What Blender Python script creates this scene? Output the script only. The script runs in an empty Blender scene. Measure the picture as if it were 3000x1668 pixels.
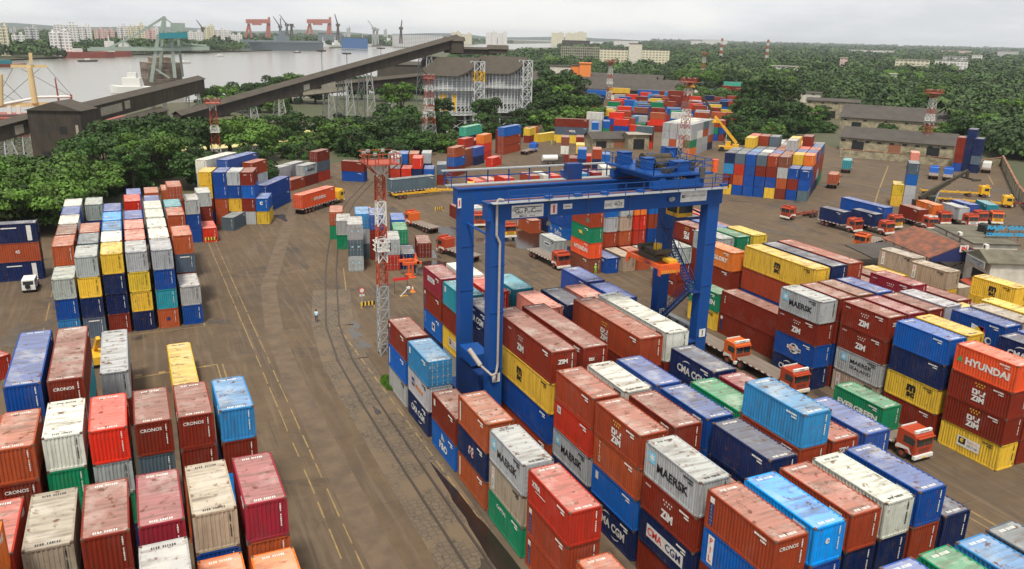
import bpy, bmesh, math, random
import numpy as np
from mathutils import Vector, Matrix

SC = bpy.context.scene
COL = SC.collection
R = math.radians

# ------------------------------------------------------------------ camera, sky, sun, exposure
CAM_H, CAM_YAW, CAM_PITCH, CAM_ROLL, CAM_F = 37.05, .443894, .299463, .0248133, 2364.3   # focal length in pixels of a 3000 pixel wide frame
_cy, _sy = math.cos(CAM_YAW), math.sin(CAM_YAW)
FWD = Vector((_sy*math.cos(CAM_PITCH), _cy*math.cos(CAM_PITCH), -math.sin(CAM_PITCH)))
_r0 = Vector((_cy, -_sy, 0)); _u0 = _r0.cross(FWD)
RIGHT = _r0*math.cos(CAM_ROLL)+_u0*math.sin(CAM_ROLL)
UP = -_r0*math.sin(CAM_ROLL)+_u0*math.cos(CAM_ROLL)
cd = bpy.data.cameras.new('camera'); cam = bpy.data.objects.new('camera', cd); COL.objects.link(cam)
cam.matrix_world = Matrix(((RIGHT.x, UP.x, -FWD.x, 0), (RIGHT.y, UP.y, -FWD.y, 0), (RIGHT.z, UP.z, -FWD.z, CAM_H), (0, 0, 0, 1)))
cd.sensor_width = 36; cd.lens = 36*CAM_F/3000; cd.clip_start = .5; cd.clip_end = 80000
SC.camera = cam

SUN_EL, SUN_AZ = 64, 212      # compass direction the light comes from: behind the camera, a little to its left
w = bpy.data.worlds.new("World"); SC.world = w; w.use_nodes = True
nt = w.node_tree; nt.nodes.clear()
def N(nt, t, **k):
    n = nt.nodes.new(t)
    for a, b in k.items(): setattr(n, a, b)
    return n
out = N(nt, 'ShaderNodeOutputWorld'); sky = N(nt, 'ShaderNodeTexSky', sky_type='NISHITA')
sky.sun_disc = False; sky.sun_elevation = R(SUN_EL); sky.sun_rotation = R(SUN_AZ); sky.dust_density = 3
bg = N(nt, 'ShaderNodeBackground'); bg.inputs[1].default_value = .10
cl = N(nt, 'ShaderNodeBackground')
mx = N(nt, 'ShaderNodeMixShader'); tc = N(nt, 'ShaderNodeTexCoord')
mp = N(nt, 'ShaderNodeMapping'); mp.inputs['Scale'].default_value = (2.2, 2.2, 9)
n1 = N(nt, 'ShaderNodeTexNoise'); n1.inputs['Scale'].default_value = 1.6; n1.inputs['Detail'].default_value = 7; n1.inputs['Roughness'].default_value = .55
r1 = N(nt, 'ShaderNodeValToRGB'); r1.color_ramp.elements[0].position = .36; r1.color_ramp.elements[0].color = (.74, .76, .79, 1)
r1.color_ramp.elements[1].position = .62; r1.color_ramp.elements[1].color = (1.0, .99, .97, 1)
e = r1.color_ramp.elements.new(.48); e.color = (.86, .875, .895, 1)
L = nt.links.new
L(tc.outputs['Generated'], mp.inputs[0]); L(mp.outputs[0], n1.inputs[0]); L(n1.outputs['Fac'], r1.inputs[0])
L(r1.outputs[0], cl.inputs[0]); cl.inputs[1].default_value = .91
L(sky.outputs[0], bg.inputs[0]); L(bg.outputs[0], mx.inputs[1]); L(cl.outputs[0], mx.inputs[2]); mx.inputs[0].default_value = .97
L(mx.outputs[0], out.inputs[0])
sl = bpy.data.lights.new('sun', 'SUN'); sl.energy = 3.9; sl.angle = R(10); sl.color = (1, .93, .79)
so = bpy.data.objects.new('sun', sl); COL.objects.link(so)
_sd = Vector((math.sin(R(SUN_AZ))*math.cos(R(SUN_EL)), math.cos(R(SUN_AZ))*math.cos(R(SUN_EL)), math.sin(R(SUN_EL))))
so.rotation_euler = _sd.to_track_quat('Z', 'Y').to_euler(); so.location = (0, 0, 300)
SC.view_settings.view_transform = 'Standard'; SC.view_settings.look = 'None'
SC.view_settings.exposure = .15; SC.view_settings.gamma = 1; SC.view_settings.use_curve_mapping = False
SC.cycles.use_denoising = True
SC.cycles.max_bounces = 6; SC.cycles.volume_bounces = 0

# ------------------------------------------------------------------ helpers
def ray(px, py):
    return FWD + RIGHT*((px-1500)/CAM_F) - UP*((py-834)/CAM_F)
def at(px, py, z=0.):
    d = ray(px, py); t = (z-CAM_H)/d.z
    return Vector((d.x*t, d.y*t, z))
def atd(px, py, D):
    d = ray(px, py); t = D/math.hypot(d.x, d.y)
    return Vector((d.x*t, d.y*t, CAM_H+d.z*t))
ZR = dict(S=(0,0,1),Z1=(0,400,3.1825),Z2=(750,400,3.1825),Z3=(1500,400,3.1825),Z4=(2200,400,3.1825),Z6=(1050,750,3.923),Z7=(1650,750,3.923),Z8=(2250,750,3.409),
 Z12=(2250,1100,2.521),T1=(0,0,2.576),T2=(1000,0,2.576),T3=(2000,0,2.576),Y1=(1500,180,3.409),Y2=(1300,560,3.22),Y3=(2050,300,4.476),Y4=(1050,330,4.293),X1=(1980,600,3.978))
def atz(zone, x, y, z=0.):
    a, b, s = ZR[zone]; return at(a+x/s, b+y/s, z)
def atzd(zone, x, y, D):
    a, b, s = ZR[zone]; return atd(a+x/s, b+y/s, D)

def tag(o, label=None, cat=None, group=None, kind=None):
    if label: o['label'] = label
    if cat: o['category'] = cat
    if group: o['group'] = group
    if kind: o['kind'] = kind
    return o
def empty(name, loc=(0, 0, 0), rz=0., parent=None):
    o = bpy.data.objects.new(name, None); COL.objects.link(o)
    o.location = loc; o.rotation_euler = (0, 0, rz); o.empty_display_size = .5
    if parent: o.parent = parent
    return o
def link(name, me, parent=None, loc=None, rot=None, mats=None, color=None):
    o = bpy.data.objects.new(name, me); COL.objects.link(o)
    if parent: o.parent = parent
    if loc is not None: o.location = loc
    if rot is not None: o.rotation_euler = rot
    if color: o.color = (*color, 1)
    return o
class MB:
    "collects boxes, bars, tubes and faces; build() links them as ONE mesh object"
    def __init__(s): s.v = []; s.f = []; s.m = []
    def face(s, pts, m=0):
        i = len(s.v); s.v += [tuple(p) for p in pts]; s.f.append(tuple(range(i, i+len(pts)))); s.m.append(m)
    def add(s, vs, fs, m=0):
        i = len(s.v); s.v += [tuple(p) for p in vs]
        for f in fs: s.f.append(tuple(i+k for k in f)); s.m.append(m)
    def box(s, a, b, m=0):
        x0, y0, z0 = a; x1, y1, z1 = b
        s.add([(x0,y0,z0),(x1,y0,z0),(x1,y1,z0),(x0,y1,z0),(x0,y0,z1),(x1,y0,z1),(x1,y1,z1),(x0,y1,z1)],
              [(0,3,2,1),(4,5,6,7),(0,1,5,4),(1,2,6,5),(2,3,7,6),(3,0,4,7)], m)
    def cbox(s, c, d, m=0, rz=0.):
        "box centred at c, size d, turned by rz"
        c = Vector(c); M = Matrix.Rotation(rz, 3, 'Z'); h = Vector(d)/2
        vs = [c+M@Vector((sx*h.x, sy*h.y, sz*h.z)) for sz in (-1, 1) for sx, sy in ((-1,-1),(1,-1),(1,1),(-1,1))]
        s.add(vs, [(0,3,2,1),(4,5,6,7),(0,1,5,4),(1,2,6,5),(2,3,7,6),(3,0,4,7)], m)
    def bar(s, p, q, r, m=0, n=4, r2=None, up=None):
        p = Vector(p); q = Vector(q); d = q-p
        if d.length < 1e-6: return
        d.normalize(); u = Vector(up) if up else (Vector((0, 0, 1)) if abs(d.z) < .9 else Vector((1, 0, 0)))
        a = d.cross(u).normalized(); b = d.cross(a)
        r2 = r if r2 is None else r2; k = math.pi/4 if n == 4 else 0; g = math.sqrt(2) if n == 4 else 1
        vs = []
        for c, rr in ((p, r), (q, r2)):
            for i in range(n):
                t = k+2*math.pi*i/n; vs.append(c+(a*math.cos(t)+b*math.sin(t))*rr*g)
        fs = [(i, (i+1) % n, n+(i+1) % n, n+i) for i in range(n)]+[tuple(range(n-1, -1, -1)), tuple(range(n, 2*n))]
        s.add(vs, fs, m)
    def beam(s, p, q, w, h, m=0):
        "rectangular beam between two points, w wide (level), h high"
        p = Vector(p); q = Vector(q); d = (q-p).normalized()
        a = Vector((-d.y, d.x, 0)); a = a.normalized() if a.length > 1e-5 else Vector((1, 0, 0)); b = d.cross(a)
        vs = [c+a*(i*w/2)+b*(j*h/2) for c in (p, q) for i, j in ((-1,-1),(1,-1),(1,1),(-1,1))]
        s.add(vs, [(0,1,2,3),(7,6,5,4),(0,4,5,1),(1,5,6,2),(2,6,7,3),(3,7,4,0)], m)
    def path(s, pts, r, m=0, n=6):
        for a, b in zip(pts[:-1], pts[1:]): s.bar(a, b, r, m, n)
    def mesh(s, name, mats):
        me = bpy.data.meshes.new(name); me.from_pydata(s.v, [], s.f)
        for m in (mats if isinstance(mats, (list, tuple)) else [mats]): me.materials.append(m)
        if s.m: me.polygons.foreach_set('material_index', s.m)
        me.update(); return me
    def build(s, name, mats, parent=None, loc=None, rot=None):
        return link(name, s.mesh(name, mats), parent, loc, rot)
def copy_tree(o, parent=None):
    c = o.copy(); COL.objects.link(c); c.parent = parent
    if parent: c.matrix_parent_inverse = o.matrix_parent_inverse.copy()
    for ch in list(o.children): copy_tree(ch, c)
    return c

# ------------------------------------------------------------------ materials
def mat(name, color=(.5, .5, .5), rough=.6, metal=0., noise=0., nscale=1., dark=None, bump=0., bscale=8., objcol=False, attr=None, stretch=None, spec=.4, emit=None):
    m = bpy.data.materials.new(name); m.use_nodes = True; nt = m.node_tree; b = nt.nodes['Principled BSDF']
    b.inputs['Roughness'].default_value = rough; b.inputs['Metallic'].default_value = metal; b.inputs['Specular IOR Level'].default_value = spec
    col = None
    if objcol or attr:
        if attr: src = N(nt, 'ShaderNodeAttribute', attribute_name=attr); col = src.outputs['Color']; rnd = None
        else: src = N(nt, 'ShaderNodeObjectInfo'); col = src.outputs['Color']; rnd = src.outputs['Random']
    else:
        rgb = N(nt, 'ShaderNodeRGB'); rgb.outputs[0].default_value = (*color, 1); col = rgb.outputs[0]; rnd = None
    if noise:
        t = N(nt, 'ShaderNodeTexCoord'); mp = N(nt, 'ShaderNodeMapping'); mp.inputs['Scale'].default_value = stretch or (1, 1, 1)
        nt.links.new(t.outputs['Object'], mp.inputs[0])
        nz = N(nt, 'ShaderNodeTexNoise', noise_dimensions='4D'); nz.inputs['Scale'].default_value = nscale; nz.inputs['Detail'].default_value = 6; nz.inputs['Roughness'].default_value = .6
        nt.links.new(mp.outputs[0], nz.inputs['Vector'])
        if rnd:
            mu = N(nt, 'ShaderNodeMath', operation='MULTIPLY'); mu.inputs[1].default_value = 57; nt.links.new(rnd, mu.inputs[0]); nt.links.new(mu.outputs[0], nz.inputs['W'])
        rp = N(nt, 'ShaderNodeMapRange'); rp.inputs[1].default_value = .38; rp.inputs[2].default_value = .68; rp.inputs[4].default_value = noise
        nt.links.new(nz.outputs['Fac'], rp.inputs[0])
        mi = N(nt, 'ShaderNodeMix', data_type='RGBA'); nt.links.new(rp.outputs[0], mi.inputs[0]); nt.links.new(col, mi.inputs[6])
        mi.inputs[7].default_value = (*(dark or [c*.4 for c in color]), 1); col = mi.outputs[2]
    nt.links.new(col, b.inputs['Base Color'])
    if bump:
        t = N(nt, 'ShaderNodeTexCoord'); nz = N(nt, 'ShaderNodeTexNoise'); nz.inputs['Scale'].default_value = bscale; nz.inputs['Detail'].default_value = 4
        nt.links.new(t.outputs['Object'], nz.inputs['Vector']); bp = N(nt, 'ShaderNodeBump'); bp.inputs['Strength'].default_value = bump
        nt.links.new(nz.outputs['Fac'], bp.inputs['Height']); nt.links.new(bp.outputs[0], b.inputs['Normal'])
    if emit: b.inputs['Emission Color'].default_value = (*emit, 1); b.inputs['Emission Strength'].default_value = 1
    return m
M = {}
M['white'] = mat('white_paint', (.74, .74, .71), .5, noise=.55, nscale=2.2, dark=(.42, .38, .34)); M['black'] = mat('black_paint', (.015, .015, .018), .5)
M['ltblue'] = mat('light_blue_mark', (.18, .5, .68)); M['yel'] = mat('yellow_mark', (.75, .5, .06)); M['red'] = mat('red_mark', (.6, .03, .03))
M['grn'] = mat('green_mark', (.04, .3, .12)); M['pink'] = mat('pink_mark', (.75, .35, .35)); M['navy'] = mat('navy_mark', (.02, .03, .12)); M['orange'] = mat('orange_mark', (.7, .22, .03))
M['rubber'] = mat('rubber', (.02, .02, .02), .85); M['glass'] = mat('dark_glass', (.03, .04, .045), .12, spec=.8)
M['dsteel'] = mat('dirty_steel', (.07, .065, .06), .7, noise=.5, nscale=2, dark=(.12, .06, .03)); M['steel'] = mat('galvanised_steel', (.34, .36, .37), .55, noise=.3, nscale=.5, dark=(.18, .14, .11))
def dirtmat(name, objcol, attr=None, roof=False):
    "container paint: the colour of the thing, with rust, scrapes, washed streaks and grime of its own"
    m = bpy.data.materials.new(name); m.use_nodes = True; nt = m.node_tree; b = nt.nodes['Principled BSDF']; L = nt.links.new
    if objcol: src = N(nt, 'ShaderNodeObjectInfo'); col = src.outputs['Color']
    else: src = N(nt, 'ShaderNodeAttribute', attribute_name=attr); col = src.outputs['Color']
    t = N(nt, 'ShaderNodeTexCoord'); mp = N(nt, 'ShaderNodeMapping'); L(t.outputs['Object'], mp.inputs[0])
    def noise(scale, lo, hi, amt, det=6, v=None):
        nz = N(nt, 'ShaderNodeTexNoise', noise_dimensions='4D'); nz.inputs['Scale'].default_value = scale; nz.inputs['Detail'].default_value = det; nz.inputs['Roughness'].default_value = .62
        L(v or mp.outputs[0], nz.inputs['Vector'])
        if objcol:
            mu = N(nt, 'ShaderNodeMath', operation='MULTIPLY'); mu.inputs[1].default_value = 91.7; L(src.outputs['Random'], mu.inputs[0]); L(mu.outputs[0], nz.inputs['W'])
        r = N(nt, 'ShaderNodeMapRange'); r.inputs[1].default_value = lo; r.inputs[2].default_value = hi; r.inputs[4].default_value = amt; L(nz.outputs['Fac'], r.inputs[0])
        return r.outputs[0]
    def mix(f, c, c2):
        mi = N(nt, 'ShaderNodeMix', data_type='RGBA')
        if isinstance(f, float): mi.inputs[0].default_value = f
        else: L(f, mi.inputs[0])
        L(c, mi.inputs[6]) if not isinstance(c, tuple) else None
        if isinstance(c2, tuple): mi.inputs[7].default_value = (*c2, 1)
        else: L(c2, mi.inputs[7])
        return mi.outputs[2]
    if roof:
        col = mix(.22, col, (.74, .71, .64))                                   # sun bleached paint, with sky light on the roof put into the colour
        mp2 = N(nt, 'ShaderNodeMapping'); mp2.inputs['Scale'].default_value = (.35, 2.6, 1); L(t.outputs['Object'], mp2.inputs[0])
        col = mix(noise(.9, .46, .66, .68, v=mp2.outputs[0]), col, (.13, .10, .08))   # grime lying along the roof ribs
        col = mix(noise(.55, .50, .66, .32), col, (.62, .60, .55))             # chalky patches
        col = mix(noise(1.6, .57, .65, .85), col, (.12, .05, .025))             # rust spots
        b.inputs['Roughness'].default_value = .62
    else:
        mp2 = N(nt, 'ShaderNodeMapping'); mp2.inputs['Scale'].default_value = (3, 3, .35); L(t.outputs['Object'], mp2.inputs[0])
        col = mix(noise(1.1, .47, .70, .42, v=mp2.outputs[0]), col, (.055, .035, .025))
        col = mix(noise(2.4, .60, .69, .6), col, (.16, .06, .03))
        col = mix(noise(.4, .52, .8, .07), col, (.5, .5, .48))
        b.inputs['Roughness'].default_value = .5
    b.inputs['Specular IOR Level'].default_value = .12
    nb = N(nt, 'ShaderNodeTexNoise'); nb.inputs['Scale'].default_value = 1.3; nb.inputs['Detail'].default_value = 2; L(mp.outputs[0], nb.inputs['Vector']); bp = N(nt, 'ShaderNodeBump'); bp.inputs['Strength'].default_value = .35; bp.inputs['Distance'].default_value = .12; L(nb.outputs['Fac'], bp.inputs['Height']); L(bp.outputs[0], b.inputs['Normal'])
    L(col, b.inputs['Base Color']); return m
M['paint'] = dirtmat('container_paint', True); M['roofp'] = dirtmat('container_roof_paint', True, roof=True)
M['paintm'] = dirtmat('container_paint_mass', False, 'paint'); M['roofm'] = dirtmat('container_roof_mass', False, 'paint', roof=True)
M['cast'] = mat('corner_casting_rust', (.13, .07, .045), .8, noise=.5, nscale=5, dark=(.05, .03, .02))
KEEPS = [4,5,9,12,13,17,21,24,25,28,29,33,35,36,37,38,39,43,47,50,51,54,57,58,61,62,63,66,69,70,73,74,75,76,77,78,79,80,81,82,83,84,85,86,87,88,89,90,91,92,93,94,95,99,103,107,111,115,118,119,123,127,131,135,139,143,147,151,155,159,163,167,175,179,183,187,191,193,194,195,197,198,215,216,217,219,220,221,223,224,225,229,230,231,232,236,240,244,245,246,247,249,252,257,258,259,260,261,262,263,264,267,268,269,272,273,275,278,279,281,282,292,310,311,319,327,331,332,333,340,342,343,344,345,346,347,348,349,350,351,352,353,354,355,356,357,358,359,362,363,364,365,366,367,368,369,370,371,373,374,375,376,377,378,379,383,385,386,387,389,390,391,394,395,402,406,410,417,424,425,428,429,433,437,441,445,448,449,453,454,458,462,466,469,470,474,478,482,486,490,493,497,501,505,509,513,517,521,522,523,524,525,526,527,528,529,530,531,532,533,534,535,536,537,541,545,549,553,557,561,565,566,571,575,579,584,585,588,589,593,597,601,608,609,612,613,616,624,629,640,643,653,654,655,656,657,658,659,661,662,665,666,669,670,677,678,679,683,696,697,698,702,710,714,718,744,748,751,754,786,794,811,914,918,999,1000]
SKIPT = {44,49,58,60,61,124,133,139,140,152,156,157,159,161,167,169,171,176,177,180,184,186,187,189,193,194,198,200,206,210,212,213,219,220,223,227,228,231,235,237,241,242,243,244,246,250,251}
# ------------------------------------------------------------------ shipping containers
PAL = dict(r=(.185,.022,.011), a=(.29,.045,.018), o=(.38,.080,.028), R=(.60,.032,.014), q=(.41,.032,.015), O=(.72,.18,.028), b=(.006,.060,.29), B=(.006,.095,.38), n=(.008,.020,.080),
  c=(.03,.20,.45), C=(.005,.27,.78), t=(.02,.25,.33), g=(.36,.38,.39), w=(.62,.62,.56), y=(.66,.43,.045), e=(.36,.29,.22), G=(.008,.20,.095), m=(.05,.36,.26),
  s=(.085,.12,.155), p=(.25,.020,.036), v=(.035,.085,.33), k=(.20,.065,.04), l=(.62,.22,.17), H=(.66,.085,.025))
CNAME = dict(r='dark red', a='brick red', o='rust orange', R='bright red', q='mid red', O='orange', b='royal blue', B='clear blue', n='navy blue', c='sky blue', C='vivid blue',
  t='teal blue', g='silver grey', w='cream white', y='mustard yellow', e='beige brown', G='deep green', m='mint green', s='slate grey', p='maroon pink', v='violet blue', k='dull brown', l='salmon pink', H='orange red')
CW = 2.438; HS = 2.591; HH = 2.896; LEN = {20: 6.058, 40: 12.192, 45: 13.716}
def corr(mb, a, b, z0, z1, n, depth, pitch, m=0):
    "corrugated wall from a to b (level), ridges flush with the line, grooves depth behind it on side n"
    a = Vector(a); b = Vector(b); d = b-a; Ln = d.length; d.normalize(); k = max(2, round(Ln/pitch)); p = Ln/k; n = Vector(n)
    pts = []
    for i in range(k):
        s = i*p
        pts += [(s, 0), (s+p*.30, 0), (s+p*.5, 1), (s+p*.80, 1)]
    pts.append((Ln, 0))
    P = [a+d*s+n*(depth*t) for s, t in pts]
    vs = [(q.x, q.y, z0) for q in P]+[(q.x, q.y, z1) for q in P]; kk = len(P)
    mb.add(vs, [(i, i+1, kk+i+1, kk+i) for i in range(kk-1)], m)
CM = {}
def cont_mesh(L, H):
    k = (L, H)
    if k in CM: return CM[k]
    Ln = LEN[L]; b = MB(); pw = .13
    for x in (0, CW-pw):
        for y in (0, Ln-pw): b.box((x, y, .118), (x+pw, y+pw, H-.118))
    for x in (0, CW-.10):
        b.box((x+.0, pw, .02), (x+.10, Ln-pw, .17)); b.box((x, pw, H-.10), (x+.10, Ln-pw, H-.012))
    for y in (0, Ln-.10):
        b.box((pw, y, .02), (CW-pw, y+.10, .17)); b.box((pw, y, H-.13), (CW-pw, y+.10, H-.012))
    corr(b, (.02, Ln-pw, 0), (.02, pw, 0), .17, H-.10, (1, 0, 0), .045, .278 if L == 20 else .30)
    corr(b, (CW-.02, pw, 0), (CW-.02, Ln-pw, 0), .17, H-.10, (-1, 0, 0), .045, .278 if L == 20 else .30)
    corr(b, (pw, .025, 0), (CW-pw, .025, 0), .17, H-.13, (0, 1, 0), .05, .25)
    corr(b, (CW-pw, Ln-.025, 0), (pw, Ln-.025, 0), .17, H-.13, (0, -1, 0), .05, .25)
    b.box((.1, .1, .05), (CW-.1, Ln-.1, .12))
    for x in (-.003, CW-.165):
        for y in (-.003, Ln-.175):
            for z in (0, H-.118): b.box((x, y, z), (x+.168, y+.178, z+.118), 1)
    me = b.mesh('container_body_%d' % L, [M['paint'], M['cast']])
    r = MB(); kx = round((Ln-.3)/(.42 if L == 20 else .40)); p = (Ln-.3)/kx; z = H-.018
    pts = []
    for i in range(kx):
        s = .15+i*p; pts += [(s, z), (s+p*.55, z), (s+p*.66, z-.045), (s+p*.9, z-.045)]
    pts.append((Ln-.15, z)); K = len(pts)
    r.add([(.09, s, zz) for s, zz in pts]+[(CW-.09, s, zz) for s, zz in pts], [(i, K+i, K+i+1, i+1) for i in range(K-1)])
    for y in (.1, Ln-.15): r.box((.1, y, z-.03), (CW-.1, y+.05, z+.0))
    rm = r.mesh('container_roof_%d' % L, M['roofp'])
    CM[k] = (me, rm); return CM[k]
def door_meshes(H):
    k = ('door', H)
    if k in CM: return CM[k]
    leafs = []
    for side in (0, 1):
        b = MB(); x0 = .14+side*(CW/2-.135); x1 = x0+CW/2-.145
        b.box((x0, -.012, .18), (x1, .04, H-.14))
        for j in range(5):
            z = .32+j*(H-.55)/5; b.box((x0+.07, -.035, z), (x1-.07, -.012, z+(H-.55)/5-.13))
        rods = MB()
        for f in (.28, .72):
            x = x0+(x1-x0)*f; rods.bar((x, -.06, .14), (x, -.06, H-.1), .018, 0, 6)
            rods.box((x-.06, -.075, 1.05), (x+.20, -.045, 1.10))
            for z in (.2, .9, 1.6, H-.25): rods.box((x-.05, -.075, z), (x+.05, -.035, z+.07))
        leafs.append((b.mesh('door_leaf', M['paint']), rods.mesh('locking_rod', M['steel'])))
    CM[k] = leafs; return leafs
def marks_meshes(L, H, dark):
    "number lines: one small mesh for each face that carries one"
    k = ('mk', L, H, dark)
    if k in CM: return CM[k]
    rnd = random.Random(L*7+int(H*10)); Ln = LEN[L]; out = []; m = M['black'] if dark else M['white']
    b = MB(); x = CW-.42
    for j in range(11):
        if j == 4: continue
        z = H-.42-j*.145; wd = rnd.uniform(.05, .085); b.box((x-wd/2, -.004, z), (x+wd/2, 0.024, z+.10))
    out.append(b.mesh('code_marks', m))
    for y0 in (.28, Ln-.58):
        b = MB()
        for j in range(11):
            if j == 4: continue
            xx = CW/2-.62+j*.115; wd = rnd.uniform(.045, .08); b.box((xx, y0, H-.03), (xx+wd, y0+.20, H-.012))
        out.append(b.mesh('code_marks', m))
    for sx, y0, s in ((-.004, .75, 1), (CW-.018, Ln-.75, -1)):
        b = MB()
        for j in range(10):
            wd = rnd.uniform(.05, .09); y = y0+s*j*.10; b.box((sx, min(y, y+s*wd), H-.45), (sx+.022, max(y, y+s*wd), H-.33))
            if j < 5: b.box((sx, min(y, y+s*wd), H-.66), (sx+.022, max(y, y+s*wd), H-.56))
        out.append(b.mesh('code_marks', m))
    CM[k] = out; return out

# lettering: u to the right, v up, origin in the middle of the mark; one mesh per mark
TX = {}
def text_mesh(s, bold=.0):
    k = (s, bold)
    if k in TX: return TX[k]
    cu = bpy.data.curves.new('t', 'FONT'); cu.body = s; cu.size = 1; cu.align_x = 'CENTER'; cu.align_y = 'CENTER'; cu.offset = bold; cu.resolution_u = 2
    o = bpy.data.objects.new('t', cu); COL.objects.link(o); me = bpy.data.meshes.new_from_object(o.evaluated_get(bpy.context.evaluated_depsgraph_get()))
    bpy.data.objects.remove(o); bpy.data.curves.remove(cu)
    v = [tuple(x.co) for x in me.vertices]; f = [tuple(p.vertices) for p in me.polygons]; bpy.data.meshes.remove(me)
    if v:
        xs = [p[0] for p in v]; ys = [p[1] for p in v]; cx = (min(xs)+max(xs))/2; cyy = (min(ys)+max(ys))/2; hh = max(ys)-min(ys); ww = max(xs)-min(xs)
        v = [((p[0]-cx)/hh, (p[1]-cyy)/hh) for p in v]; TX[k] = (v, f, ww/hh)
    else: TX[k] = ([], [], 1)
    return TX[k]
MK = ['white', 'black', 'ltblue', 'yel', 'red', 'grn', 'pink', 'navy', 'orange']
class Mark(MB):
    def text(s, t, u, v, h, c='white', width=None, bold=.02, ang=0, d=0.):
        vs, fs, asp = text_mesh(t, bold); sx = (width/(h*asp)) if width else 1; ca, sa = math.cos(ang), math.sin(ang)
        s.add([(u+(x*h*sx)*ca-(y*h)*sa, v+(x*h*sx)*sa+(y*h)*ca, d) for x, y in vs], fs, MK.index(c))
    def rect(s, u0, v0, u1, v1, c='white', d=0.): s.face([(u0, v0, d), (u1, v0, d), (u1, v1, d), (u0, v1, d)], MK.index(c))
    def poly(s, pts, c, d=0.): s.face([(x, y, d) for x, y in pts], MK.index(c))
    def star(s, u, v, r, c='white', n=7, d=.004, q=.42):
        s.poly([(u+(r if i % 2 == 0 else r*q)*math.sin(math.pi*i/n), v+(r if i % 2 == 0 else r*q)*math.cos(math.pi*i/n)) for i in range(2*n)], c, d)
    def arc(s, u, v, r, a0, a1, w, c='white', sy=1., d=0.):
        k = 10
        for i in range(k):
            t0 = R(a0+(a1-a0)*i/k); t1 = R(a0+(a1-a0)*(i+1)/k); w0 = w*math.sin(math.pi*(i+.15)/(k+.3)); w1 = w*math.sin(math.pi*(i+1.15)/(k+.3))
            s.poly([(u+r*math.cos(t0), v+sy*r*math.sin(t0)), (u+r*math.cos(t1), v+sy*r*math.sin(t1)), (u+(r+w1)*math.cos(t1), v+sy*(r+w1)*math.sin(t1)), (u+(r+w0)*math.cos(t0), v+sy*(r+w0)*math.sin(t0))], c, d)
    def mk(s):
        me = bpy.data.meshes.new('lettering'); me.from_pydata(s.v, [], s.f)
        used = sorted(set(s.m)); [me.materials.append(M[MK[i]]) for i in used]
        me.polygons.foreach_set('material_index', [used.index(i) for i in s.m]); me.update(); return me
def vert(k, t, u, v, step, h, c='white', b=.03):
    for i, ch in enumerate(t):
        if ch != ' ': k.text(ch, u, v-i*step, h, c, bold=b)
def zimstars(k, u, v, c, s=1.):
    for i in range(4): k.star(u+(i-1.5)*.30*s, v+.12*s, .11*s, c, 5, 0)
    for i in range(3): k.star(u+(i-1)*.30*s, v-.14*s, .11*s, c, 5, 0)
MARK = {}
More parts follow.
